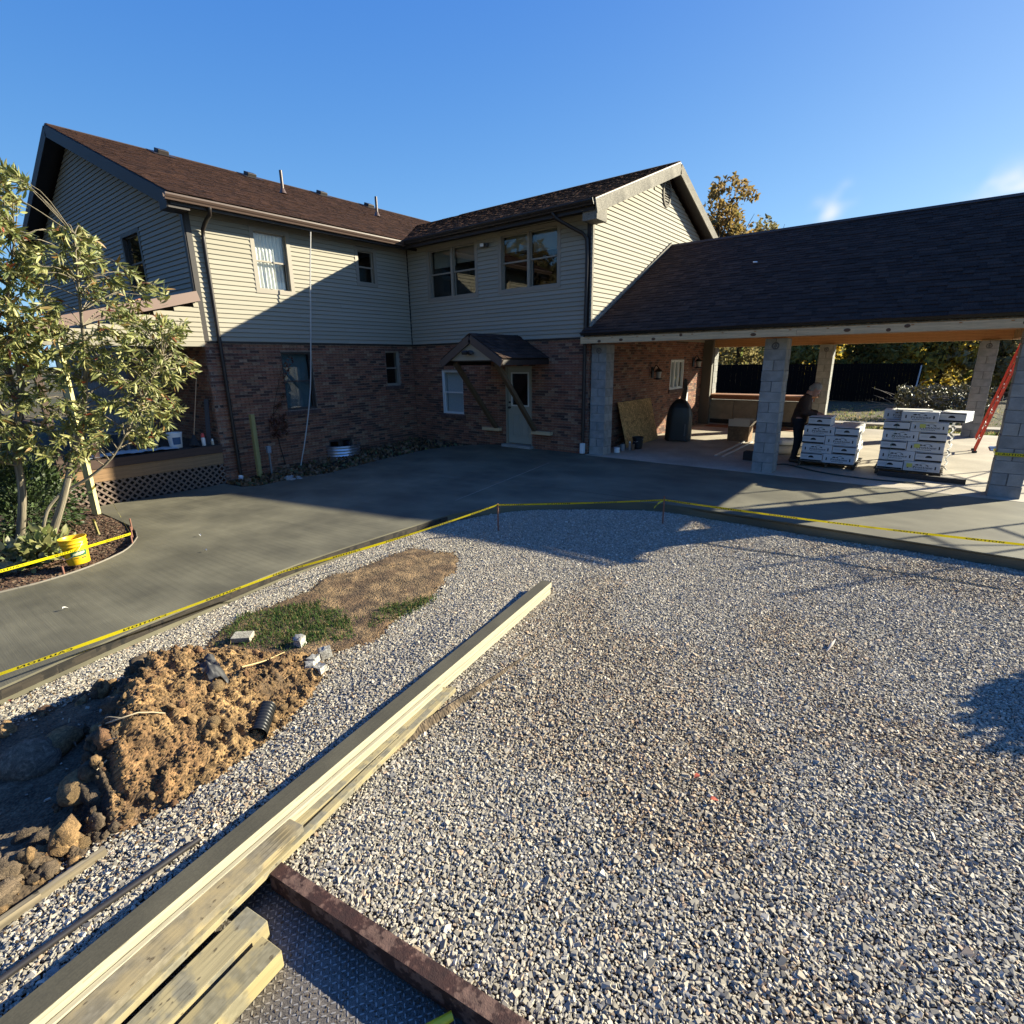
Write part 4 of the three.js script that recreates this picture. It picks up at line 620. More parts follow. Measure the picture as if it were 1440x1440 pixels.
// pallets of boxed stone veneer
{
  const W = 512, H = 176;
  const print = (kind) => {
    const c = document.createElement('canvas'); c.width = W; c.height = H; const x = c.getContext('2d'); x.fillStyle = '#d9dbdc'; x.fillRect(0, 0, W, H); x.fillStyle = '#15171a';
    if (kind === 'label') { x.font = 'bold 62px serif'; x.fillText('ProStone', 128, 122); for (let i = 0; i < 9; i++) x.fillRect(150 + i * 22, 138, 15, 12); x.beginPath(); x.moveTo(150, 62); x.quadraticCurveTo(185, 20, 215, 52); x.quadraticCurveTo(245, 30, 262, 60); x.lineTo(240, 64); x.quadraticCurveTo(215, 48, 196, 66); x.fill(); x.beginPath(); x.moveTo(300, 66); x.quadraticCurveTo(330, 26, 356, 62); x.lineTo(338, 72); x.quadraticCurveTo(322, 54, 300, 66); x.fill(); x.beginPath(); x.moveTo(230, 30); x.quadraticCurveTo(290, 8, 330, 30); x.quadraticCurveTo(290, 24, 230, 30); x.fill(); }
    else { x.fillRect(0, 0, W, 22); x.fillRect(0, H - 34, W, 34); x.fillStyle = '#a9adb0'; x.fillRect(30, 60, 150, 5); x.fillRect(30, 74, 120, 5); x.fillRect(30, 88, 140, 5); }
    const t = new THREE.CanvasTexture(c); t.colorSpace = THREE.SRGBColorSpace; return t;
  };
  const face = { label: std([0.78, 0.78, 0.78], 0.7, { map: print('label') }), end: std([0.78, 0.78, 0.78], 0.7, { map: print('end') }) }, slot = M.dark, body = std([0.66, 0.67, 0.68], 0.7);
  const A = 0.575, Bw = 0.425, HB = 0.19;
  function carton(kind, label, x, y, z, turn = 0, group) {
    const w = kind === 'label' ? A : Bw, d = kind === 'label' ? Bw : A, t = thing('veneer_box', label, 'box', [x, y, z], turn, group);
    part('carton', new RoundedBoxGeometry(w - 0.008, HB - 0.006, d - 0.008, 1, 0.008).translate(0, HB / 2, -d / 2), body, t);
    const f = new THREE.PlaneGeometry(w - 0.022, HB - 0.02).translate(0, HB / 2, 0.0005); part('printed_face', new THREE.BoxGeometry(w - 0.022, HB - 0.02, 0.003).translate(0, HB / 2, -0.003), kind === 'label' ? face.label : face.end, t);
    if (kind === 'label') for (const s of [-1, 1]) part('hand_slot', rbx(0.022, 0.06, 0.006, 0.002, s * (w / 2 - 0.075), HB * 0.46, -0.001), slot, t);
    else { const h = new THREE.Shape(); h.absarc(0, 0, 0.052, 0, Math.PI); part('hand_slot', new THREE.ExtrudeGeometry(h, { depth: 0.005, bevelEnabled: false, curveSegments: 14 }).scale(1, 0.85, 1).translate(0, HB * 0.45, -0.003), slot, t); }
    return t;
  }
  function pallet(label, x, z, turn, cat = 'pallet') { const p = thing('pallet', label, cat, [x, 0.006, z], turn); for (let i = 0; i < 5; i++) part('deck_board', rbx(1.1, 0.018, 0.13, 0.004, 0, 0.109, -0.07 - i * 0.235), std([0.10, 0.075, 0.055], 0.85, { map: T.oldwood }), p); for (const s of [-0.5, 0, 0.5]) part('stringer', rbx(0.04, 0.09, 1.08, 0.004, s, 0.055, -0.54), std([0.16, 0.12, 0.08], 0.85, { map: T.oldwood }), p); return p; }
  const names = ['bottom', 'second', 'third', 'fourth', 'fifth', 'top'];
  const stack = (who, x0, z0, rows, lean, seed) => { const R = rng(seed); for (let r = 0; r < rows; r++) { const hLeft = r % 2 === 0; const order = hLeft ? ['end', 'label'] : ['label', 'end']; let x = x0 + lean * r + (R() - 0.5) * 0.012; order.forEach((k, i) => { const w = k === 'label' ? A : Bw, y = 0.125 + r * HB; if (who === 'left' && r === 4 && i === 1) { x += w; return; } const shift = who === 'left' && r === 4 ? 0.06 : 0; carton(k, `white stone box with ${k === 'label' ? 'printed lettering' : 'an arched hand hole'}, front ${i ? 'right' : 'left'}, ${names[r]} layer of the ${who} pallet`, x + w / 2 + shift, y, z0 + (R() - 0.5) * 0.012, (R() - 0.5) * 0.02, 'boxes stacked on the two pallets'); const kb = k === 'label' ? 'end' : 'label'; if (!(who === 'left' && r === 4)) carton(k, `white stone box behind the front ${i ? 'right' : 'left'} one in the ${names[r]} layer, ${who} pallet`, x + w / 2, y, z0 - (k === 'label' ? Bw : A) - 0.01 - (R() * 0.01), (R() - 0.5) * 0.02, 'boxes stacked on the two pallets'); x += w + 0.003; }); } };
  pallet('dark wooden pallet under the left stack of white boxes', 11.38, -1.2, 0); stack('left', 10.88, -1.19, 5, 0.0, 51);
  pallet('dark wooden pallet under the right stack of white boxes', 12.78, -1.12, 0); stack('right', 12.28, -1.13, 5, 0.0, 52);
  const top = 0.125 + 5 * HB;
  carton('label', 'white stone box at the left end of the top layer, right pallet, half hidden', 12.52, top, -1.36, 0.0); carton('label', 'white lettered stone box lying foremost on top of the right pallet', 12.82, top, -1.10, -0.06); carton('end', 'white stone box with arched hand hole turned askew atop the right pallet', 13.29, top, -1.2, -0.22);
  solo('wrap_sheet', [bx(0.55, 0.015, 0.3, 12.72, top + HB + 0.01, -1.4, 0.1)], M.white, 'folded white sheet lying on the top box of the right pallet', 'sheet');
  // torn clear wrap hanging at the sunny side of the right stack
  solo('torn_wrap', grid(10, 26, (s, t) => V(13.33 + 0.03 * Math.sin(t * 40 + s * 5) + 0.04 * vnoise(t * 30, s * 4, 2), 0.16 + t * 1.0, -1.2 - s * 0.55)), std([0.75, 0.75, 0.75], 0.4, { side: THREE.DoubleSide }), 'torn white plastic wrap down the sunny side of the right pallet', 'plastic wrap');
  for (const [x, y, r] of [[12.80, 0.24, 0], [12.86, 0.62, 0], [12.89, 1.0, 0]]) solo('yellow_sticker', [bx(0.09, 0.07, 0.002, x, y, -1.113)], std([0.55, 0.55, 0.12], 0.7), `yellow green sticker on the ${y < 0.3 ? 'bottom' : y < 0.8 ? 'third' : 'fifth'} layer of the right pallet`, 'sticker');
  solo('strap', [beam(V(12.42, 0.14, -1.112), V(12.50, 1.06, -1.105), 0.014, 0.002)], std([0.05, 0.22, 0.16], 0.5), 'green strap down the front of the right pallet', 'strap');
  solo('steel_channel', [bx(1.35, 0.09, 0.1, 13.0, 0.053, -0.96, -0.06)], std([0.03, 0.026, 0.025], 0.6), 'dark steel channel on the floor before the right pallet', 'steel channel');
}
{ // red extension ladder leaning inside the right end
  const l = thing('extension_ladder', 'red extension ladder leaning at the right end of the carport', 'ladder');
  const foot = [V(13.92, 0.02, -5.25), V(13.92, 0.02, -5.67)], dir = V(0.19, 1, 0).normalize();
  foot.forEach(f => { part('rail', beam(f, f.clone().addScaledVector(dir, 2.78), 0.03, 0.036), M.red, l); part('rail', beam(f.clone().add(V(-0.02, 0.3, f === foot[0] ? -0.03 : 0.03)), f.clone().add(V(-0.02, 0.3, f === foot[0] ? -0.03 : 0.03)).addScaledVector(dir, 2.45), 0.026, 0.03), M.red, l); part('foot', rbx(0.1, 0.05, 0.06, 0.01, f.x, 0.03, f.z), M.black, l); });
  for (let i = 1; i < 9; i++) { const p = foot[0].clone().addScaledVector(dir, i * 0.305), q = foot[1].clone().addScaledVector(dir, i * 0.305); part('rung', cone(p, q, 0.018, 0.018, 8), M.alu, l); if (i > 1 && i < 8) part('rung', cone(p.clone().add(V(-0.03, 0.1, -0.03)), q.clone().add(V(-0.03, 0.1, 0.03)), 0.018, 0.018, 8), M.alu, l); }
}
{ const t = solo('tarpaulin', grid(30, 24, (s, q) => V(14.25 + s * 0.9, 0.02 + 0.12 * fbm(s * 4, q * 4, 3, 4) * Math.sin(Math.PI * s) * Math.sin(Math.PI * q) * 2, -5.8 - q * 0.8)), std([0.05, 0.14, 0.34], 0.5, { side: THREE.DoubleSide }), 'crumpled blue tarpaulin on the floor behind the ladder', 'tarpaulin'); }

// tubular scaffold standing just beyond the right end of the carport; only its shadow reaches the photo
{
  const t = thing('scaffold', 'steel tube scaffold standing beyond the right end of the carport, outside the photo', 'scaffold');
  const frame = (x, z, turn) => { const c = Math.cos(turn), s = Math.sin(turn), P = (u, y) => V(x + c * u, y, z + s * u); for (const u of [0, 0.75]) part('post', cone(P(u, -0.05), P(u, 3.9), 0.024, 0.024, 8), M.galv, t); for (let i = 0; i < 7; i++) part('rung', cone(P(0, 0.35 + i * 0.5), P(0.75, 0.35 + i * 0.5), 0.02, 0.02, 6), M.galv, t); for (let i = 0; i < 3; i++) part('brace', cone(P(i % 2 ? 0 : 0.75, 0.35 + i), P(i % 2 ? 0.75 : 0, 1.35 + i), 0.016, 0.016, 6), M.galv, t); };
  frame(15.5, -3.3, 0.9); frame(16.1, -5.4, 0.9); frame(17.3, -2.5, 0.9);
  part('plank', rbx(2.4, 0.05, 0.3, 0.01, 16.4, 3.4, -4.0, 0.9), M.pine, t);
}
// ---------------------------------------------------------------- the man at the boxes
function mcGeo(field, cx, cy, cz, half, res) {
  const mc = new MarchingCubes(res, new THREE.MeshBasicMaterial(), false, false, 120000); const hs = mc.halfsize;
  for (let k = 0; k < res; k++) for (let j = 0; j < res; j++) for (let i = 0; i < res; i++) mc.field[i + j * res + k * res * res] = -field(cx + (i - hs) / hs * half, cy + (j - hs) / hs * half, cz + (k - hs) / hs * half);
  mc.isolation = 0; mc.update(); const n = mc.count, p = new Float32Array(n * 3), q = new Float32Array(n * 3);
  for (let i = 0; i < n; i++) { p[3 * i] = cx + mc.positionArray[3 * i] * half; p[3 * i + 1] = cy + mc.positionArray[3 * i + 1] * half; p[3 * i + 2] = cz + mc.positionArray[3 * i + 2] * half; for (let k = 0; k < 3; k++) q[3 * i + k] = mc.normalArray[3 * i + k]; }
  const g = new THREE.BufferGeometry(); g.setAttribute('position', new THREE.BufferAttribute(p, 3)); g.setAttribute('normal', new THREE.BufferAttribute(q, 3)); g.setAttribute('uv', new THREE.BufferAttribute(new Float32Array(n * 2), 2));
  const w = mergeVertices(new THREE.BufferGeometry().setAttribute('position', g.attributes.position), 1e-5); w.computeVertexNormals(); muv(w); return w;
}
function capsules(list, k = 0.03) { // [ax,ay,az,ra, bx,by,bz,rb]
  return (x, y, z) => { let d = 1e3; for (const c of list) { const bx = c[4] - c[0], by = c[5] - c[1], bz = c[6] - c[2], px = x - c[0], py = y - c[1], pz = z - c[2], L = bx * bx + by * by + bz * bz || 1e-9, t = clamp((px * bx + py * by + pz * bz) / L), q = Math.hypot(px - bx * t, py - by * t, (pz - bz * t)) - lerp(c[3], c[7], t); const h = clamp(0.5 + 0.5 * (d - q) / k); d = lerp(d, q, h) - k * h * (1 - h); } return d; };
}
{
  const man = thing('person', 'man in a dark brown jacket and black trousers bending over the white boxes', 'person', [10.70, 0.004, -1.72], 0.12);
  const S = [-1, 1], trunk = [[-0.03, 0.93, -0.07, 0.12, -0.03, 0.93, 0.07, 0.12], [-0.03, 0.95, 0, 0.13, 0.03, 1.2, 0, 0.13], [0.04, 1.25, -0.09, 0.115, 0.06, 1.36, -0.1, 0.10], [0.04, 1.25, 0.09, 0.115, 0.06, 1.36, 0.1, 0.10]];
  const neck = [[0.07, 1.4, 0, 0.07, 0.14, 1.52, 0, 0.055]];
  const arms = S.flatMap(s => [[0.06, 1.38, s * 0.17, 0.07, 0.08, 1.12, s * 0.25, 0.048], [0.08, 1.12, s * 0.25, 0.047, 0.31, 1.08, s * 0.15, 0.033]]);
  const legs = S.flatMap(s => [[-0.03, 0.9, s * 0.095, 0.095, 0.01, 0.5, s * 0.11, 0.06], [0.01, 0.5, s * 0.11, 0.06, -0.04, 0.1, s * 0.12, 0.04]]), feet = S.map(s => [-0.07, 0.05, s * 0.12, 0.045, 0.13, 0.04, s * 0.15, 0.036]);
  const body = mcGeo(capsules([...trunk, ...neck, ...arms, ...legs, ...feet]), 0.05, 0.84, 0, 0.88, 100);
  // head with brow, nose, chin, ears, bent forward
  const hx = 0.215, hy = 1.6, tilt = 0.62, head0 = capsules([[0.0, 0.03, 0, 0.095, -0.02, 0.04, 0, 0.098], [0.045, -0.06, 0, 0.062, 0.055, -0.09, 0, 0.045], [0.085, 0.012, -0.03, 0.02, 0.085, 0.012, 0.03, 0.02], [0.095, -0.005, 0, 0.012, 0.118, -0.042, 0, 0.016], [0.088, -0.075, -0.014, 0.012, 0.088, -0.075, 0.014, 0.012], [-0.005, -0.01, -0.092, 0.012, 0.0, 0.03, -0.094, 0.016], [-0.005, -0.01, 0.092, 0.012, 0.0, 0.03, 0.094, 0.016], [-0.02, -0.05, 0, 0.06, -0.05, -0.13, 0, 0.055]], 0.02);
  const eyes = S.map(s => [0.098, 0.0, s * 0.032]);
  const headF = (x, y, z) => { let d = head0(x, y, z); for (const e of eyes) d = Math.max(d, 0.017 - Math.hypot(x - e[0], y - e[1], z - e[2])); return d; };
  const headG = mcGeo(headF, 0.01, -0.02, 0, 0.19, 84).rotateZ(-tilt).translate(hx, hy, 0);
  // hands: palm, four unequal fingers, thumb
  const hand = s => { const f = [[0.03, 0, 0, 0.026, 0.075, 0, 0, 0.027], [0.04, 0.0, -0.02, 0.02, 0.08, 0, -0.026, 0.016], [0.04, 0.0, 0.02, 0.02, 0.08, 0, 0.026, 0.016]]; [[-0.03, 0.85], [-0.01, 1], [0.011, 0.95], [0.031, 0.75]].forEach(([z, l]) => { f.push([0.085, 0.002, z, 0.0095, 0.085 + 0.038 * l, -0.01, z * 1.15, 0.009], [0.085 + 0.038 * l, -0.01, z * 1.15, 0.009, 0.085 + 0.055 * l, -0.038 * l, z * 1.2, 0.008]); }); f.push([0.035, -0.004, s * 0.028, 0.013, 0.065, -0.016, s * 0.056, 0.011], [0.065, -0.016, s * 0.056, 0.011, 0.09, -0.028, s * 0.06, 0.009]); f.push([-0.02, 0, 0, 0.03, 0.03, 0, 0, 0.028]); return mcGeo(capsules(f, 0.008), 0.06, -0.01, 0, 0.09, 60).rotateZ(-0.12).rotateY(s * -0.35 * -1).translate(0.315, 1.08, s * 0.148); };
  const skin = std([0.42, 0.22, 0.16], 0.6);
  part('body', [body, headG, hand(-1), hand(1)], skin, man);
  const infl = (l, e) => l.map(c => [c[0], c[1], c[2], c[3] + e, c[4], c[5], c[6], c[7] + e]);
  const wr = (f, a) => (x, y, z) => f(x, y, z) + a * (fbm(x * 9 + 3, y * 12, z * 9, 3) - 0.5);
  const jk = capsules([...infl([...trunk.slice(1), ...arms], 0.022), [-0.04, 0.9, -0.05, 0.145, -0.04, 0.9, 0.05, 0.145], [0.065, 1.41, 0, 0.085, 0.1, 1.46, 0, 0.075]], 0.035);
  const neckCut = (x, y, z) => Math.max(jk(x, y, z), -(Math.hypot(x - 0.15, y - 1.535, z) - 0.075), 0.84 - y, x - 0.315 + 0);
  part('jacket', mcGeo(wr(neckCut, 0.025), 0.05, 1.16, 0, 0.5, 92), std([0.045, 0.022, 0.014], 0.85), man);
  const tr = capsules(infl([...legs, ...trunk.slice(0, 1)], 0.018), 0.03); part('trousers', mcGeo(wr((x, y, z) => Math.max(tr(x, y, z), y - 0.98, 0.06 - y), 0.02), 0.0, 0.52, 0, 0.52, 92), std([0.014, 0.015, 0.02], 0.9), man);
  part('shoes', mcGeo((x, y, z) => Math.max(capsules(infl(feet, 0.012), 0.01)(x, y, z), 0.005 - y), 0.03, 0.1, 0, 0.24, 72), std([0.05, 0.035, 0.025], 0.7), man);
  const hair = (x, y, z) => Math.max(Math.min(Math.hypot((x + 0.012), (y - 0.042) * 0.98, z * 1.02) - 0.108, Math.hypot(x + 0.05, y + 0.01, z) - 0.085), (x - 0.055) * 0.8 - (y - 0.03) * 0.75 + 0.0, -0.075 - y) + 0.012 * (fbm(x * 40, y * 40, z * 40, 3) - 0.5);
  part('hair', mcGeo(hair, -0.01, 0.03, 0, 0.14, 72).rotateZ(-tilt).translate(hx, hy, 0), std([0.27, 0.25, 0.22], 0.8), man);
  part('eye', S.map(s => new THREE.SphereGeometry(0.012, 10, 8).translate(0.092, 0.0, s * 0.032).rotateZ(-tilt).translate(hx, hy, 0)), std([0.5, 0.5, 0.5], 0.3), man);
  part('badge', [bx(0.006, 0.06, 0.04, 0.195, 1.37, 0.1, 0, 0, -0.2)], M.white, man);
}
// ---------------------------------------------------------------- loose things along the walls
{ const a = hit(420, 645, 'x', 0.35); solo('flexible_pole', tube([[0.50, 5.36, 3.46], [0.48, 4.4, 3.58], [0.46, 2.9, 3.75], [0.43, 1.6, 3.92], [0.36, 0.5, 4.15], [0.28, -0.26, 4.34]], 0.015, 60, 8), std([0.42, 0.41, 0.39], 0.5), 'long thin pale pole bowing from the eave down to the ground', 'pole'); }
{ const w = thing('window_well', 'corrugated galvanised steel well round the cellar window', 'window well'); const zc = 3.24 - 0.37, seg = 30; part('shell', grid(60, 44, (s, t) => { const a = s * Math.PI, y = -0.5 + t * 0.59, r = 1 + 0.032 * Math.sin(t * 2 * Math.PI * 7.5); return V(0.02 + Math.sin(a) * 0.46 * r, y, zc + Math.cos(a) * 0.50 * r); }), std([0.62, 0.64, 0.66], 0.3, { metalness: 0.9, side: THREE.DoubleSide }), w); part('rim', tube(Array.from({ length: 15 }, (_, i) => V(0.02 + Math.sin(i / 14 * Math.PI) * 0.47, 0.095, zc + Math.cos(i / 14 * Math.PI) * 0.51)), 0.012, 50, 6), M.galv, w); part('well_floor', bx(0.5, 0.02, 1.0, 0.26, -0.45, zc), M.dark, w); }
solo('timber_post', [rbx(0.095, 1.62, 0.095, 0.008, 0.36, 0.36, 5.47, 0.1, -0.02, 0.02)], M.treated, 'weathered green treated post standing by the right of the downspout', 'post');
{ const s = thing('utility_stub', 'grey conduit stub with a small box standing by the brick wall', 'conduit', [0.26, -0.36, 5.12]); part('conduit', new THREE.CylinderGeometry(0.024, 0.024, 0.62, 12).translate(0, 0.3, 0), std([0.17, 0.18, 0.19], 0.5), s); part('box', rbx(0.09, 0.17, 0.09, 0.012, 0, 0.64, 0), std([0.26, 0.29, 0.33], 0.45), s); }
{ const b = hit(136, 722.5, 'y', -0.32), t = hit(98, 560, 'x', b.x - 0.12); solo('timber_post', [beam(V(b.x, -0.33, b.z), V(b.x - 0.02, 2.72, b.z - 0.02), 0.095, 0.095)], std([0.66, 0.62, 0.32], 0.75, { map: T.wood, bumpMap: T.woodB, bumpScale: 0.001 }), 'bright new timber post at the corner of the porch behind the tree', 'post'); }
// things stored at the end of the porch
{
  const b = thing('paint_bucket', 'white plastic bucket with a dark label on the porch deck', 'bucket', [-0.28, 0.525, 6.95]); part('body', new THREE.LatheGeometry([[0, 0], [0.125, 0], [0.15, 0.3], [0.158, 0.31], [0.158, 0.34], [0.145, 0.34], [0.12, 0.02], [0, 0.02]].map(p => new THREE.Vector2(...p)), 28), M.white, b); part('label', new THREE.CylinderGeometry(0.1475, 0.134, 0.16, 20, 1, true, 0.9, 1.2).translate(0, 0.16, 0), std([0.04, 0.10, 0.20], 0.6), b);
  const br = thing('broom', 'broom with a tan wooden handle leaning in the porch corner', 'broom', [-0.16, 0.525, 6.62]); part('handle', cone(V(0.06, 0.22, 0), V(-0.03, 1.5, -0.3), 0.012, 0.012, 8), std([0.40, 0.23, 0.12], 0.6), br); part('bristles', cone(V(0.09, 0.02, 0.03), V(0.06, 0.26, 0), 0.12, 0.025, 10), M.dark, br);
  const bt = thing('squeeze_bottle', 'white bottle with a red cap by the broom', 'bottle', [-0.06, 0.525, 6.45]); part('body', new THREE.LatheGeometry([[0, 0], [0.04, 0], [0.042, 0.16], [0.02, 0.2], [0, 0.2]].map(p => new THREE.Vector2(...p)), 16), M.white, bt); part('cap', new THREE.CylinderGeometry(0.03, 0.042, 0.09, 14).translate(0, 0.235, 0), std([0.55, 0.05, 0.05], 0.4), bt);
  solo('plank', [beam(V(-0.06, 0.53, 6.34), V(-0.16, 1.55, 6.2), 0.1, 0.02)], std([0.05, 0.05, 0.055], 0.6), 'dark narrow plank leaning beside the broom', 'plank');
  can('small_jar', 0.03, 0.1, std([0.5, 0.45, 0.35], 0.5), 'small pale jar on the porch edge nearest the house corner', 0.0, 6.28, M.white).position.y = 0.525;
  for (const [i, [x, z, s]] of [[-0.5, 7.6, 1], [-0.75, 8.0, 1.2]].entries()) { const c = thing('garden_chair', i ? 'grey slatted garden chair farther along the shaded porch' : 'grey slatted garden chair nearer the house corner in the shaded porch', 'chair', [x, 0.525, z], 0.4 + i); const gm = std([0.14, 0.15, 0.15], 0.7); for (let k = 0; k < 4; k++) part('seat_slat', rbx(0.5, 0.018, 0.09, 0.004, 0, 0.4, -0.16 + k * 0.11), gm, c); for (let k = 0; k < 5; k++) part('back_slat', rbx(0.075, 0.6, 0.018, 0.004, -0.2 + k * 0.1, 0.7, -0.28, 0, -0.2), gm, c); for (const [a, d] of [[-0.25, -0.2], [0.25, -0.2], [-0.25, 0.2], [0.25, 0.2]]) part('leg', rbx(0.05, 0.42, 0.05, 0.006, a, 0.21, d), gm, c); for (const a of [-0.29, 0.29]) part('arm', rbx(0.08, 0.02, 0.55, 0.006, a, 0.6, 0), gm, c); }
  solo('folded_sheet', grid(50, 14, (s, t) => V(0.06 - t * 0.5, 0.535 + 0.07 * fbm(s * 14, t * 4, 2, 4) * Math.sin(Math.PI * clamp(s, 0.02, 0.98)) ** 0.4, 7.0 + s * 1.75)), std([0.52, 0.56, 0.56], 0.5, { side: THREE.DoubleSide }), 'crumpled white plastic sheet along the edge of the porch deck', 'plastic sheet');
}
// yellow bucket in the mulch
{
  const p = onSlab(121, 812, -0.05), b = thing('yellow_bucket', 'bright yellow plastic bucket standing on the mulch', 'bucket', [4.30, -0.24, 9.98], 0.6); b.rotation.z = 0.06;
  const y = new THREE.MeshPhysicalMaterial({ color: rgb(0.80, 0.50, 0.01), roughness: 0.4, transmission: 0.15, thickness: 0 });
  const h = 0.36; part('body', new THREE.LatheGeometry([[0, 0], [0.118, 0], [0.124, 0.008], [0.139, h * 0.68], [0.150, h * 0.69], [0.151, h * 0.72], [0.142, h * 0.73], [0.143, h * 0.80], [0.153, h * 0.81], [0.154, h * 0.84], [0.145, h * 0.85], [0.147, h * 0.95], [0.156, h * 0.955], [0.157, h], [0.145, h], [0.140, h * 0.9], [0.118, 0.02], [0, 0.014]].map(q => new THREE.Vector2(...q)), 40), y, b);
  const c = document.createElement('canvas'); c.width = 256; c.height = 128; const x = c.getContext('2d'); x.fillStyle = '#d0a312'; x.fillRect(0, 0, 256, 128); x.fillStyle = '#1f5a3a'; x.fillRect(8, 8, 240, 62); x.fillStyle = '#d9cf9a'; x.beginPath(); x.ellipse(128, 38, 90, 16, -0.08, 0, 7); x.fill(); x.fillStyle = '#14301f'; x.fillRect(150, 88, 70, 12); x.fillRect(36, 86, 70, 8); const t = new THREE.CanvasTexture(c); t.colorSpace = THREE.SRGBColorSpace;
  part('label', new THREE.CylinderGeometry(0.1375, 0.1275, 0.15, 24, 1, true, 0.25, 1.5).translate(0, 0.125, 0), std([1, 1, 1], 0.5, { map: t }), b);
  part('handle', tube(Array.from({ length: 11 }, (_, i) => V(0.157 * Math.cos(i / 10 * Math.PI), 0.30 - 0.19 * Math.sin(i / 10 * Math.PI), 0.15 * Math.sin(i / 10 * Math.PI) + 0.02)), 0.003, 30, 5), M.alu, b);
}
// stakes and caution tape
const stake = (x, z, y0, y1, label, lean = 0, m = std([0.20, 0.09, 0.06], 0.8), r = 0.012) => solo('stake', [cone(V(x, y0, z), V(x + lean, y1, z), r, r, 8)], m, label, 'stake');
const tapeMat = (() => { const W = 1024, c = document.createElement('canvas'); c.width = W; c.height = 64; const x = c.getContext('2d'); x.fillStyle = '#e9d90a'; x.fillRect(0, 0, W, 64); x.fillStyle = '#101010'; x.font = 'bold 58px sans-serif'; x.fillText('CAUTION', 24, 53); x.fillText('CAUTION', 24 + 512, 53); const t = new THREE.CanvasTexture(c); t.wrapS = THREE.RepeatWrapping; t.colorSpace = THREE.SRGBColorSpace; t.anisotropy = 8; return new THREE.MeshPhysicalMaterial({ color: rgb(1, 1, 1), map: t, roughness: 0.45, transmission: 0.35, thickness: 0, side: THREE.DoubleSide }); })();
function tape(pts, label, { w = 0.075, sag = 0.02, flip = 1, twist = 0, per = 0.7, lean = -0.6 } = {}) {
  const P = [], up = []; let s = 0; const uv = [];
  for (let i = 0; i + 1 < pts.length; i++) { const A = pts[i], B = pts[i + 1], L = A.distanceTo(B), n = Math.max(6, Math.round(L / 0.15)); for (let k = i ? 1 : 0; k <= n; k++) { const t = k / n, q = A.clone().lerp(B, t); q.y -= sag * L * 4 * t * (1 - t) * 0.5; P.push(q); uv.push((s + L * t) / (per * 2)); } s += L; }
  const pos = [], u2 = [], idx = [];
  P.forEach((q, i) => { const d = (P[Math.min(i + 1, P.length - 1)].clone().sub(P[Math.max(i - 1, 0)])).normalize(), side = V(0, 1, 0).cross(d).normalize(), a = lean + 0.15 * twist * Math.sin(uv[i] * 5 + 1) + 0.25 * (vnoise(uv[i] * 3, 1, 2) - 0.5), n = V(0, Math.cos(a), 0).addScaledVector(side, Math.sin(a)); for (const e of [-0.5, 0.5]) { const v = q.clone().addScaledVector(n, e * w); pos.push(v.x, v.y, v.z); u2.push(uv[i] * flip, e + 0.5); } if (i) { const k = 2 * i; idx.push(k - 2, k, k - 1, k - 1, k, k + 1); } });
  const g = new THREE.BufferGeometry(); g.setAttribute('position', new THREE.Float32BufferAttribute(pos, 3)); g.setAttribute('uv', new THREE.Float32BufferAttribute(u2, 2)); g.setIndex(idx); g.computeVertexNormals();
  return solo('caution_tape', g, tapeMat, label, 'caution tape', undefined);
}
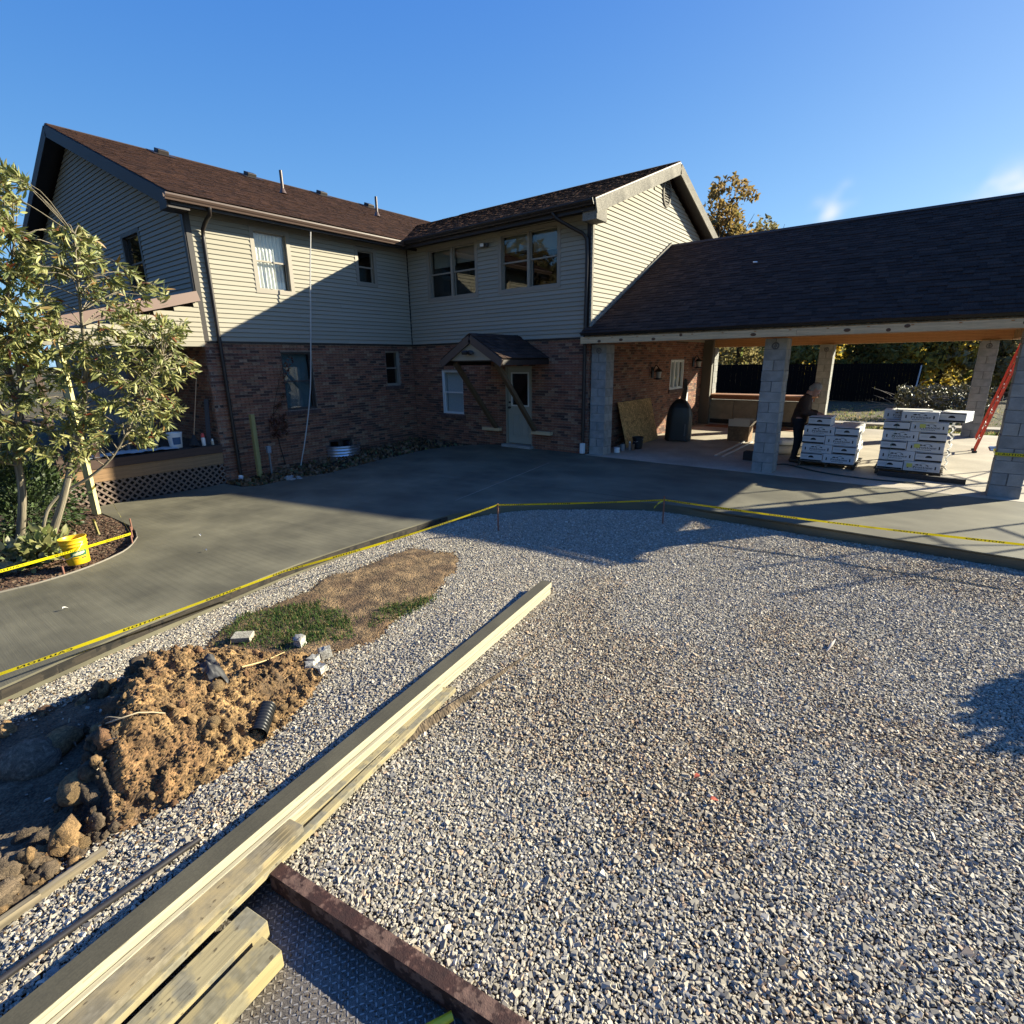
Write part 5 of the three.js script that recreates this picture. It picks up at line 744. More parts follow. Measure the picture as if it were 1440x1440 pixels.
{
  const y = 0.17, A = hit(-60, 966, 'y', 0.12), A1 = hit(0, 948, 'y', 0.12), B = hit(400, 803, 'y', 0.13), C0 = hit(560, 757, 'y', 0.15), C1 = hit(700, 710, 'y', 0.24), D = hit(934, 703, 'y', 0.25), E = hit(1440, 766, 'y', 0.22), F = hit(1500, 774, 'y', 0.22);
  tape([A, A1, B, C0, C1], 'yellow caution tape running along the outer edge of the left walk', { sag: 0.008, w: 0.045, flip: -1 });
  tape([C1, D], 'yellow caution tape between the two rusty stakes in the shade', { sag: 0.01, w: 0.035 });
  tape([D, E, F], 'yellow caution tape stretched from the right stake before the carport', { sag: 0.012, w: 0.04 });
  stake(C1.x, C1.z, gravelY(C1.x, C1.z) - 0.05, C1.y + 0.02, 'left rusty stake in the shaded gravel holding the tape');
  stake(D.x, D.z, gravelY(D.x, D.z) - 0.05, D.y + 0.06, 'right rusty stake in the gravel where the tape turns');
  tape([D.clone().add(V(0, 0.0, 0)), D.clone().add(V(-0.08, -0.06, 0.02)), D.clone().add(V(-0.14, -0.14, 0.03))], 'loose end of caution tape hanging at the right stake', { w: 0.03, per: 2 });
  const P0 = hit(187, 765, 'y', -0.22), P1 = hit(0, 805, 'y', 0.02), Pm = hit(130, 783, 'y', -0.1), Q = hit(138, 672, 'y', 0.28);
  tape([P0.clone().add(V(0, 0.16, 0)), hit(-40, 814, 'y', 0.05)], 'yellow caution tape crossing before the yellow bucket', { w: 0.038, sag: 0.012, lean: 0.3 });
  tape([P0.clone().add(V(0, 0.15, 0)), Q], 'yellow caution tape rising from the bed corner to the new post', { w: 0.05, sag: 0.0, lean: 0.2 });
  const cp = hit(1425, 618, 'z', -0.05); const ring = []; for (const [x, z] of [[13.91, -0.04], [14.36, -0.04], [14.36, -0.48], [13.91, -0.48], [13.91, -0.04]]) ring.push(V(x, 0.72 , z)); tape(ring, 'yellow tape wound round the right front block column', { w: 0.05, sag: 0, lean: 0 });
  [[P0.x, P0.z, 'stake at the tip of the mulch bed holding the tape'], [3.05, 8.98, 'short stake at the bed edge next to the new post'], [3.6, 9.14, 'short stake midway along the bed edge'], [4.84, 10.25, 'short stake on the bed edge beyond the bucket']].forEach(([x, z, l]) => stake(x - 0.02, z, -0.4, -0.08 + (l.includes('tip') ? 0.02 : 0), l));
  // bender board edging along the bed
  const e = []; for (let z = 9.0; z < 12.6; z += 0.1) { const f = q => V(edgeLeft(q) - 0.02, slabY(edgeLeft(q), q) - 0.012, q); e.push(beam(f(z), f(z + 0.105), 0.01, 0.05)); } solo('bed_edging', e, std([0.19, 0.17, 0.14], 0.85), 'thin pale edging strip round the tip of the mulch bed', 'edging');
  solo('offcut_stake', [bx(0.06, 0.3, 0.02, 2.62, -0.22, 9.35, 0.3, 0.1)], M.treated, 'short pale wooden peg standing in the mulch behind the bucket', 'peg');
}
// ---------------------------------------------------------------- vegetation
function leafGeo(L, w, fold = 0.25, droop = 0.15) {
  const t = [0, 0.28, 0.62, 1], ww = [0.03, 0.9, 0.8, 0.02], pos = [], idx = [];
  t.forEach((q, i) => { const y = q * L, z = -droop * L * q * q; pos.push(-ww[i] * w / 2, y, z + ww[i] * w * fold * 0.5, 0, y, z, ww[i] * w / 2, y, z + ww[i] * w * fold * 0.5); });
  for (let i = 0; i < 3; i++) { const a = i * 3; idx.push(a, a + 1, a + 3, a + 1, a + 4, a + 3, a + 1, a + 2, a + 4, a + 2, a + 5, a + 4); }
  const g = new THREE.BufferGeometry(); g.setAttribute('position', new THREE.Float32BufferAttribute(pos, 3)); g.setIndex(idx); g.computeVertexNormals(); g.setAttribute('uv', new THREE.BufferAttribute(new Float32Array(pos.length / 3 * 2), 2)); return g;
}
const aim = (p, d, roll, s) => { const q = new THREE.Quaternion().setFromUnitVectors(V(0, 1, 0), d), r = new THREE.Quaternion().setFromAxisAngle(V(0, 1, 0), roll); return new THREE.Matrix4().compose(p, q.multiply(r), V(s, s, s)); };
// the young tree in the mulch bed at the left
{
  const R = rng(77), tree = thing('young_tree', 'young multi stemmed tree with long yellow green leaves in the mulch bed', 'tree');
  const poly = [[-90, 250], [0, 228], [24, 236], [28, 290], [6, 300], [20, 322], [36, 318], [44, 334], [30, 352], [6, 336], [10, 350], [60, 352], [84, 318], [102, 312], [120, 328], [142, 340], [146, 372], [160, 388], [188, 372], [234, 400], [238, 416], [212, 424], [226, 446], [268, 452], [268, 470], [250, 480], [276, 508], [280, 524], [256, 536], [246, 556], [266, 576], [242, 600], [226, 612], [228, 638], [196, 628], [168, 612], [134, 640], [104, 660], [84, 648], [40, 640], [16, 652], [-90, 660]];
  const inside = (x, y) => { let c = false; for (let i = 0, j = poly.length - 1; i < poly.length; j = i++) { const [a, b] = poly[i], [d, e] = poly[j]; if ((b > y) !== (e > y) && x < (d - a) * (y - b) / (e - b) + a) c = !c; } return c; };
  const S = (u, v, d) => at(u, v, d);
  const bases = [onSlab(27, 775, -0.06), onSlab(65, 778, -0.06)];
  const st1 = [bases[0], S(31, 690, 10.2), S(22, 626, 10.1), S(30, 540, 10.0), S(10, 440, 9.8), S(20, 340, 9.7)], st2 = [bases[1], S(92, 690, 9.9), S(104, 636, 9.85), S(116, 590, 9.8), S(120, 520, 9.7), S(112, 420, 9.5), S(104, 330, 9.4)], st3 = [S(95, 689, 9.9), S(130, 668, 9.75), S(160, 640, 9.6), S(200, 560, 9.4), S(228, 500, 9.3)], st4 = [bases[1].clone().add(V(-0.08, 0, 0.05)), S(62, 735, 10.0), S(70, 712, 9.95), S(92, 688, 9.9)], st5 = [S(22, 626, 10.1), S(-20, 540, 10.3), S(-50, 430, 10.3)];
  part('trunk', limb(st1, [0.06, 0.05, 0.045, 0.035, 0.022, 0.01]), M.bark, tree); part('trunk', limb(st2, [0.058, 0.05, 0.044, 0.034, 0.026, 0.018, 0.008]), M.bark, tree);
  part('limb', limb(st3, [0.022, 0.018, 0.015, 0.01, 0.006]), M.bark, tree); part('limb', limb(st4, [0.03, 0.024, 0.022, 0.02]), M.bark, tree); part('limb', limb(st5, [0.03, 0.02, 0.008]), M.bark, tree);
  const stems = [st1, st2, st3, st5].map(p => new THREE.CatmullRomCurve3(p, false, 'centripetal')), twigs = [], leaves = [], cols = [];
  const tone = () => { const q = R(); return q < 0.5 ? [0.24, 0.25, 0.075] : q < 0.75 ? [0.14, 0.17, 0.05] : q < 0.93 ? [0.36, 0.34, 0.13] : q < 0.985 ? [0.26, 0.15, 0.04] : [0.28, 0.07, 0.03]; };
  let n = 0; for (let tries = 0; n < 1000 && tries < 16000; tries++) {
    const u = -90 + R() * 372, v = 226 + R() * 436; if (!inside(u, v)) continue;
    if (fbm(u * 0.022, v * 0.022, 4, 3) < 0.36) continue; n++;
    const d = 9.0 + R() * 1.5, P = at(u, v, d);
    let best = null, bd = 1e9; for (const c of stems) for (let k = 3; k <= 24; k++) { const q = c.getPointAt(k / 24); if (q.y > P.y + 0.15) continue; const e = q.distanceTo(P) + (P.y - q.y) * -0.15; if (e < bd) { bd = e; best = q; } }
    if (!best) best = stems[1].getPointAt(0.6);
    const mid = best.clone().lerp(P, 0.55).add(V((R() - 0.5) * 0.12, 0.06 + R() * 0.08, (R() - 0.5) * 0.12)); if (R() < 0.4) twigs.push(limb([best, mid, P], [0.009, 0.006, 0.003], 5, 3));
    const out = P.clone().sub(mid).normalize(), k = 10 + Math.floor(R() * 8);
    for (let i = 0; i < k; i++) { const back = R() * 0.16, b = P.clone().addScaledVector(out, -back).add(V((R() - 0.5) * 0.05, (R() - 0.5) * 0.05, (R() - 0.5) * 0.05)), a = R() * 6.28, e = 0.25 + R() * 1.1; const ux = V(0, 1, 0).cross(out).normalize(), uy = out.clone().cross(ux); const dir = out.clone().multiplyScalar(Math.cos(e)).addScaledVector(ux, Math.sin(e) * Math.cos(a)).addScaledVector(uy, Math.sin(e) * Math.sin(a)).add(V(0, -0.12, 0)).normalize(); const s = 0.72 + R() * 0.65; leaves.push(aim(b, dir, R() * 6.28, s)); const c = tone(), q = 0.75 + 0.5 * R(); cols.push(rgb(c[0] * q, c[1] * q, c[2] * q)); }
  }
  part('twigs', twigs, M.bark, tree);
  const lg = leafGeo(0.118, 0.028), order = leaves.map((m, i) => [V(0, 0, 0).setFromMatrixPosition(m).distanceTo(CAM), i]).sort((a, b) => a[0] - b[0]).map(q => q[1]);
  const lm = [[0.24, 0.25, 0.075], [0.14, 0.17, 0.05], [0.36, 0.34, 0.13], [0.18, 0.20, 0.06], [0.28, 0.19, 0.06]].map(c => { const m = M.leaf.clone(); m.color = rgb(...c); return m; });
  const crown = stuff(inst('crown', lg, M.leaf, order.slice(280).map(i => leaves[i]), order.slice(280).map(i => cols[i]), tree));
  order.slice(0, 280).forEach((i, k) => { const o = part('leaf', lg, lm[[0, 0, 1, 2, 3, 0, 1, 2, 3, 4][k % 10]], tree); leaves[i].decompose(o.position, o.quaternion, o.scale); });
}
function bush(name, label, cat, c, rx, ry, rz, n, tones, seed, size = 0.05, group) {
  const R = rng(seed), t = thing(name, label, cat, [c.x, c.y, c.z], 0, group), g = leafGeo(size * 1.5, size * 0.75), mats = [], cols = [], stems = [];
  const lobes = Array.from({ length: 14 }, () => { const a = R() * 6.28, e = R() * 1.4; return [V(Math.cos(a) * Math.cos(e) * rx * 0.55, Math.sin(e) * ry * 0.6 + ry * 0.25, Math.sin(a) * Math.cos(e) * rz * 0.55), 0.3 + 0.25 * R()]; });
  for (let i = 0; i < n; i++) { const [p, r] = lobes[Math.floor(R() * lobes.length)]; const d = V(R() - 0.5, R() - 0.5, R() - 0.5).normalize(), q = p.clone().add(V(d.x * rx * r, d.y * ry * r, d.z * rz * r).multiplyScalar(0.6 + 0.5 * R())); if (q.y < 0) continue; const dir = d.clone().add(V((R() - 0.5), R() * 0.6, (R() - 0.5))).normalize(); mats.push(aim(q, dir, R() * 6.28, 0.7 + 0.7 * R())); const c2 = tones[Math.floor(R() * tones.length)], k = 0.7 + 0.6 * R(); cols.push(rgb(c2[0] * k, c2[1] * k, c2[2] * k)); }
  for (const [p] of lobes) stems.push(limb([V(0, -0.1, 0), V(p.x * 0.4, p.y * 0.5, p.z * 0.4), p], [0.02, 0.012, 0.004], 5, 3));
  part('stems', stems, M.darkbark, t); stuff(inst('foliage', g, M.leaf, mats, cols, t)); return t;
}
{
  const G = [[0.045, 0.075, 0.02], [0.06, 0.095, 0.025], [0.035, 0.055, 0.018]];
  const a = at(18, 715, 11.4), b = at(-30, 640, 11.6);
  bush('evergreen_shrub', 'dark green rounded shrub behind the stems of the young tree', 'shrub', V(a.x, -0.4, a.z), 1.1, 1.25, 1.0, 5200, G, 5, 0.045);
  bush('evergreen_shrub', 'dark green shrub at the left edge of the photo beside the porch', 'shrub', V(b.x - 0.3, -0.4, b.z + 0.4), 1.1, 1.7, 1.0, 5200, G, 6, 0.045);
  const c = onSlab(70, 790, -0.05); bush('low_plant', 'low broad leaved plant at the foot of the young tree', 'plant', V(c.x - 0.1, -0.32, c.z), 0.42, 0.34, 0.4, 160, [[0.16, 0.19, 0.06], [0.22, 0.22, 0.08]], 8, 0.11);
  const d = onSlab(20, 800, -0.05); bush('low_plant', 'pale low plant at the left edge under the caution tape', 'plant', V(d.x - 0.1, -0.32, d.z), 0.42, 0.3, 0.4, 140, [[0.3, 0.3, 0.2], [0.14, 0.17, 0.06]], 9, 0.11);
  // vine on the brick by the lower left window
  const R = rng(4), v = thing('red_vine', 'dry reddish vine climbing the brick beside the lower window', 'vine'), zv = 4.62, pts = [V(0.05, -0.2, zv), V(0.04, 0.5, zv + 0.1), V(0.05, 1.1, zv + 0.14), V(0.04, 1.7, zv - 0.05), V(0.05, 2.2, zv - 0.25), V(0.04, 2.5, zv - 0.45)];
  part('stem', [limb(pts, [0.012, 0.01, 0.008, 0.006, 0.004, 0.002], 5, 5), limb([pts[2], V(0.06, 1.5, zv - 0.2), V(0.05, 2.0, zv - 0.55)], [0.006, 0.004, 0.002], 5, 5)], M.darkbark, v);
  const ms = [], cs = []; for (let i = 0; i < 300; i++) { const y = R() < 0.75 ? 0.55 + 0.55 * R() : 1.1 + 1.4 * R(), k = y < 1.1 ? 1 : 0.35; ms.push(aim(V(0.06 + R() * 0.06, y, zv + 0.08 - (y > 1.1 ? (y - 1.1) * 0.4 : 0) + (R() - 0.5) * 0.45 * k), V(R() - 0.2, R() - 0.7, R() - 0.5).normalize(), R() * 6, 0.6 + R() * 0.6)); cs.push(rgb(0.10 + 0.06 * R(), 0.035 + 0.02 * R(), 0.022)); } stuff(inst('leaves', leafGeo(0.07, 0.05), M.leaf, ms, cs, v));
}
// trees and scrub beyond the fence
const cardG = (() => { const a = leafGeo(0.26, 0.15, 0.4), b = leafGeo(0.24, 0.14, 0.4).rotateZ(1.9).translate(0.05, 0.05, 0.02), c = leafGeo(0.22, 0.13, 0.4).rotateZ(-1.8).rotateX(0.5).translate(-0.05, 0.08, 0); return mergeGeometries([a, b, c]); })();
function bgTree(name, label, x, z, h, crownY, rx, ry, n, tones, seed, { gaps = 0.36, size = 1, trunk = 0.16, y0 = -0.05, group } = {}) {
  const R = rng(seed), t = thing(name, label, 'tree', [x, y0, z], 0, group);
  const top = V((R() - 0.5) * 0.8, h * 0.92, (R() - 0.5) * 0.8), mid = V((R() - 0.5) * 0.5, h * 0.45, (R() - 0.5) * 0.5), limbs = [limb([V(0, -0.3, 0), V(0.03, h * 0.2, 0), mid, top], [trunk, trunk * 0.8, trunk * 0.55, 0.02], 7, 4)], tips = [];
  for (let i = 0; i < 16; i++) { const a = R() * 6.28, f = 0.3 + 0.6 * R(), b = f < 0.5 ? V(0.03, h * 0.2, 0).lerp(mid, f * 2) : mid.clone().lerp(top, f * 2 - 1), e = V(Math.cos(a) * rx * (0.5 + 0.5 * R()), crownY + (R() - 0.35) * ry * 1.2, Math.sin(a) * rx * (0.5 + 0.5 * R())); limbs.push(limb([b, b.clone().lerp(e, 0.5).add(V(0, 0.3, 0)), e], [trunk * 0.35, trunk * 0.2, 0.01], 5, 3)); tips.push(e); }
  part('trunk', limbs, M.darkbark, t);
  const mats = [], cols = []; let tries = 0;
  while (mats.length < n && tries++ < n * 12) { const d = V(R() - 0.5, R() - 0.5, R() - 0.5).normalize(), r = Math.pow(R(), 0.45), q = V(d.x * rx * r, crownY + d.y * ry * r, d.z * rx * r); const w = fbm((q.x + x) * 0.75, q.y * 0.75, (q.z + z) * 0.75, 3); if (w < gaps + 0.14 * r + 0.05) continue; if (q.y < 0.2) continue; mats.push(aim(q, V(R() - 0.5, R() - 0.7, R() - 0.5).normalize(), R() * 6.28, size * (0.6 + 0.8 * R()))); const c = tones[Math.min(tones.length - 1, Math.floor(clamp(w * 2.2 - 0.55 + (R() - 0.5) * 0.5) * tones.length))], k = 0.75 + 0.5 * R(); cols.push(rgb(c[0] * k, c[1] * k, c[2] * k)); }
  stuff(inst('crown', cardG, M.leafBG, mats, cols, t)); return t;
}
{
  const autumn = [[0.13, 0.14, 0.045], [0.20, 0.18, 0.06], [0.26, 0.19, 0.065], [0.32, 0.22, 0.08]], green = [[0.12, 0.16, 0.05], [0.19, 0.21, 0.06], [0.30, 0.28, 0.08]], gold = [[0.32, 0.29, 0.05], [0.55, 0.42, 0.07], [0.62, 0.46, 0.08]], dull = [[0.15, 0.15, 0.07], [0.24, 0.21, 0.09], [0.33, 0.28, 0.13]];
  const p = hit(1014, 348, 'z', -24); bgTree('autumn_tree', 'tall tree turning gold and brown rising over the carport roof', p.x, -24, 12.6, 8.2, 2.5, 4.5, 3000, autumn, 101, { gaps: 0.385, size: 0.95, trunk: 0.2 });
  const p2 = hit(1072, 345, 'z', -27); bgTree('autumn_tree', 'thin topped tree just right of the tall gold brown one above the roof', p2.x, -27, 11.2, 8.4, 1.6, 2.6, 700, dull, 102, { gaps: 0.36 });
  const q = u => hit(u, 500, 'z', -27).x;
  const list = [[975, -25, 6.5, 'gold', 'golden yellow tree seen left of the middle column over the fence'], [1035, -25.5, 7, 'dull', 'bare looking grey brown tree just left of the middle column over the fence'], [1120, -24, 6.4, 'green', 'broad green tree behind the bent man, over the fence'], [1150, -27, 6.8, 'gold', 'yellowish tree behind the second rear column'], [1205, -26, 6.6, 'green', 'dark green tree right of the second rear column, over the fence'], [1245, -27, 7, 'dull', 'grey green tree over the right half of the dark fence'], [1290, -25, 6.6, 'green', 'dark tree at the right end of the dark fence'], [1325, -25, 5.8, 'gold', 'yellow green tree between the fence and the right rear column'], [1375, -25, 5.6, 'dull', 'dull green tree behind the right rear column'], [1420, -26, 5.2, 'green', 'green tree behind the top of the red ladder']];
  const tn = { gold, green, dull };
  list.forEach(([u, z, h, t, l], i) => { const x = hit(u, 500, 'z', z).x; bgTree('woodland_tree', l, x, z, h, h * 0.55, 2.1, h * 0.46, u < 1060 ? 1100 : 1900, tn[t], 120 + i, { gaps: u < 1060 ? 0.38 : 0.33, size: 0.9, trunk: 0.13 }); });
  // the far mass of the wood
  const R = rng(9), mats = [], cols = []; for (let i = 0; i < 12000; i++) { const x = -14 + R() * 46, z = -30 - R() * 14, y = R() * (3.0 + 1.2 * fbm(x * 0.3, z * 0.3, 2)); mats.push(aim(V(x, y, z), V(R() - 0.5, R() - 0.6, R() - 0.5).normalize(), R() * 6.28, 1.3 + R())); const q2 = [dull, green, autumn][Math.floor(R() * 3)][Math.floor(R() * 3)]; cols.push(rgb(...q2)); }
  const o = inst('far_woods', cardG, M.leafBG, mats, cols); stuff(o, 'dense far edge of the wood behind the fence', 'woods');
  // brush pile of cut branches right of the fence
  const br = []; const Rb = rng(33); const c0 = hit(1322, 575, 'y', 0.3); const cz = -14, cx = hit(1325, 560, 'z', cz).x; for (let i = 0; i < 110; i++) { const a = Rb() * 6.28, l = 0.6 + Rb() * 1.3, b = V(cx + (Rb() - 0.5) * 2.4, 0.05 + Rb() * 0.7, cz + (Rb() - 0.5) * 1.6), e = b.clone().add(V(Math.cos(a) * l, (Rb() - 0.2) * 0.9, Math.sin(a) * l)); br.push(limb([b, b.clone().lerp(e, 0.5).add(V(0, 0.1, 0)), e], [0.016, 0.01, 0.004], 4, 2)); }
  const bp = thing('brush_pile', 'tangled grey brush pile right of the dark fence', 'brush pile'); stuff(part('branches', br, std([0.20, 0.17, 0.13], 0.95), bp)); 
  const lm = [], lc = []; for (let i = 0; i < 900; i++) { lm.push(aim(V(cx + (Rb() - 0.5) * 2.8, 0.05 + Rb() * 1.1, cz + (Rb() - 0.5) * 2), V(Rb() - 0.5, Rb() - 0.5, Rb() - 0.5).normalize(), Rb() * 6, 0.4 + 0.3 * Rb())); lc.push(rgb(0.12, 0.11, 0.05)); } stuff(inst('dead_leaves', cardG, M.leaf, lm, lc, bp));
  // dark board fence
  const f = thing('board_fence', 'tall black board fence at the back of the yard', 'fence'); const fm = new THREE.MeshPhysicalMaterial({ color: rgb(0.007, 0.006, 0.006), roughness: 0.95, specularIntensity: 0.15 }), fg = bx(0.145, 1.9, 0.02); for (let i = 0; i < 140; i++) { const x = -8.9 + i * 0.151; if (x > 12.2) break; const o2 = part('board', fg, fm, f); o2.position.set(x, 0.95 + 0.012 * vnoise(i * 0.7, 1), -22 + 0.004 * (i % 2)); } for (const y of [0.35, 1.5]) part('rail', bx(21, 0.09, 0.04, 1.7, y, -22.04), fm, f); for (let i = 0; i < 9; i++) part('post', bx(0.1, 1.95, 0.1, -8.8 + i * 2.6, 0.95, -22.09), fm, f);
  solo('leaning_pole', [cone(hit(1284, 560, 'z', -20), hit(1296, 514, 'z', -21.6), 0.03, 0.03, 8)], std([0.4, 0.36, 0.3], 0.7), 'thin pale pole leaning at the right end of the dark fence', 'pole');
  solo('concrete_path', [bx(5.2, 0.1, 0.7, 12.4, -0.02, -10.9, 0.06)], M.floor, 'pale strip of concrete in the sun behind the carport', 'path');
  // tall woods in front of the house, behind the viewer: they are what the shaded windows mirror
  const bw = [[-14, 44], [-7, 47], [0, 45], [7, 48], [-21, 46], [-28, 43], [14, 50], [-34, 38], [-40, 14.5], [-47, 18], [-56, 22]]; bw.forEach(([x, z], i) => bgTree('roadside_tree', `tall tree of the row across the road, number ${['one', 'two', 'three', 'four', 'five', 'six', 'seven', 'eight', 'nine', 'ten', 'eleven'][i]} from the middle`, x, z, 16 + (i % 3), 8.5, 4.6, 8.0, 3200, [green, dull, autumn][i % 3].map(c => c.map(q => q * 0.4)), 160 + i, { gaps: 0.2, size: 2.6, trunk: 0.3, y0: 0, group: 'trees across the road' }));
  // what throws the round shadow in from the right: a shrub on the edge of the drive
  bush('drive_shrub', 'rounded shrub at the right side of the gravel yard, outside the photo', 'shrub', V(15.35, -0.15, 5.05), 0.55, 1.05, 0.55, 3600, [[0.05, 0.08, 0.02]], 15, 0.06);
}
// dry leaves and litter along the shaded wall, mulch chips under the tree
{
  const R = rng(12), ms = [], cs = []; for (let i = 0; i < 2600; i++) { const z = 0.15 + R() * 6.0, x = 0.08 + R() * (edgeLeft(z) - 0.05); if (R() > 0.35 + 0.65 * fbm(x * 2, z * 2, 1, 3) * 1.4) continue; ms.push(aim(V(x, slabY(x, z) - 0.09 + 0.04 * R() + 0.05 * (1 - x / 2), z), V(R() - 0.5, R() * 0.3, R() - 0.5).normalize(), R() * 6, 0.6 + R() * 0.8)); const k = 0.6 + 0.8 * R(); cs.push(R() < 0.75 ? rgb(0.15 * k, 0.085 * k, 0.04 * k) : rgb(0.07 * k, 0.08 * k, 0.03 * k)); }
  stuff(inst('leaf_litter', leafGeo(0.10, 0.07, 0.6, 0.3), M.leafSolid, ms, cs), 'brown dry leaves lying along the foot of the brick wall', 'leaves');
  const mm = [], mc = [], cg = bx(0.06, 0.008, 0.02); for (let i = 0; i < 15000; i++) { const z = 8.92 + R() * 3.4, xr = edgeLeft(z) - 0.04, x = xr - R() * R() * 4.2; if (x < -1) continue; mm.push(xf(x, slabY(3, 6.5) - 0.10 + 0.07 * fbm(x * 2, z * 2, 4, 3) + 0.012 * R(), z, (R() - 0.5) * 0.9, R() * 6.28, (R() - 0.5) * 0.9, 0.4 + R() * 0.9, 0.6 + R(), 0.5 + R() * 0.9)); const k = 0.5 + 0.9 * R(); mc.push(R() < 0.8 ? rgb(0.24 * k, 0.135 * k, 0.085 * k) : rgb(0.36 * k, 0.27 * k, 0.18 * k)); }
  stuff(inst('mulch_chips', cg, M.clod, mm, mc), 'brown bark mulch chips under the young tree', 'mulch');
  for (const [u, v, l] of [[281, 753, 'small white scrap nearest the mulch bed on the fresh concrete'], [291, 775, 'curled white leaf in the middle of the fresh concrete walk'], [88, 858, 'small white scrap at the left end of the concrete walk']]) { const q = onSlab(u, v, 0.01); solo('white_scrap', leafGeo(0.05, 0.03, 1.2, 0.5).rotateX(-1.3).rotateY(u).translate(q.x, q.y + 0.012, q.z), std([0.75, 0.72, 0.66], 0.8, { side: THREE.DoubleSide }), l, 'scrap'); }
  solo('white_rubble', [...Array(9)].map((_, i) => { const r = 0.04 + 0.03 * R(); return new THREE.DodecahedronGeometry(r).scale(1.3, 0.6, 1).rotateY(i).translate(1.28 + 0.4 * R(), -0.28 + 0.03 * R(), 5.25 + 0.35 * (R() - 0.5)); }), M.block, 'little heap of white rubble at the near end of the planting bed', 'rubble');
  solo('timber_edge', [beam(V(1.44, -0.33, 5.85), V(1.62, -0.27, 5.0), 0.12, 0.04)], std([0.2, 0.16, 0.11], 0.9, { map: T.oldwood }), 'short weathered board edging the near end of the planting bed', 'board');
}
// ---------------------------------------------------------------- dirt heap, grass patch, broken concrete
const polyIn = (P, x, y) => { let c = false; for (let i = 0, j = P.length - 1; i < P.length; j = i++) { const [a, b] = P[i], [d, e] = P[j]; if ((b > y) !== (e > y) && x < (d - a) * (y - b) / (e - b) + a) c = !c; } return c; };
const polyDist = (P, x, y) => { let m = 1e9; for (let i = 0, j = P.length - 1; i < P.length; j = i++) { const [a, b] = P[i], [d, e] = P[j], L = (d - a) ** 2 + (e - b) ** 2, t = clamp(((x - a) * (d - a) + (y - b) * (e - b)) / L); m = Math.min(m, Math.hypot(x - a - t * (d - a), y - b - t * (e - b))); } return polyIn(P, x, y) ? m : -m; };
const PATCH = [[7.62, 7.0], [8.3, 6.85], [8.72, 7.3], [9.1, 8.1], [9.32, 8.9], [9.30, 9.5], [8.6, 9.9], [8.1, 10.1], [7.85, 9.4], [7.62, 8.3]];
const HEAP = [[8.03, 13.2], [8.05, 10.9], [8.1, 10.2], [8.25, 9.85], [8.7, 9.62], [9.2, 9.42], [9.5, 9.45], [9.78, 9.9], [9.96, 10.3], [10.04, 10.8], [10.03, 11.2], [10.08, 11.5], [10.2, 12.0], [10.3, 13.2]];
const GRASS = [[[7.85, 9.55], [7.95, 9.0], [8.3, 8.85], [8.85, 8.85], [9.15, 9.15], [8.95, 9.6], [8.3, 9.85]], [[8.85, 8.62], [9.12, 8.12], [9.24, 8.5], [9.15, 8.86]]];
const patchMask = (x, z) => sstep(-0.10, 0.10, polyDist(PATCH, x, z) + 0.26 * (fbm(x * 3.1, z * 3.1, 6, 4) - 0.5));
const heapMask = (x, z) => sstep(-0.05, 0.22, polyDist(HEAP, x, z) + 0.14 * (fbm(x * 4, z * 4, 2, 4) - 0.5));
function heapY(x, z) {
  const base = gravelY(x, z), m = heapMask(x, z); if (m <= 0) return base - 0.04;
  const px = x - 9.25, pz = z - 10.78, s = px * 0.47 - pz * 0.88, t = px * 0.88 + pz * 0.47;
  const along = sstep(-1.3, -0.35, t) * (1 - sstep(0.1, 1.2, t));
  let h;
  const rim = sstep(-0.02, 0.62, polyDist(HEAP, x, z) + 0.10 * (fbm(x * 4, z * 4, 2, 4) - 0.5)); if (s > 0) h = 0.40 * along * rim * Math.pow(clamp(1 - s / 1.25), 1.0);
  else { const d = sstep(0.02, -0.42, s); h = lerp(0.40 * along * rim, -0.17 * sstep(-1.5, -0.7, t) * (1 - sstep(0.6, 1.1, t)) + 0.14 * sstep(-1.0, -2.0, s), d); }
  const big = fbm(x * 3.2, z * 3.2, 5, 3) - 0.5, mid = Math.abs(fbm(x * 9, z * 9, 8, 3) - 0.5), fine = fbm(x * 30, z * 30, 3, 3) - 0.5;
  return base + m * (h + 0.24 * big * (0.35 + 0.65 * rim) + lerp(0.2, 0.55, sstep(0.08, -0.35, s)) * mid + 0.075 * fine) + 0.012 * m - 0.03 * (1 - m);
}
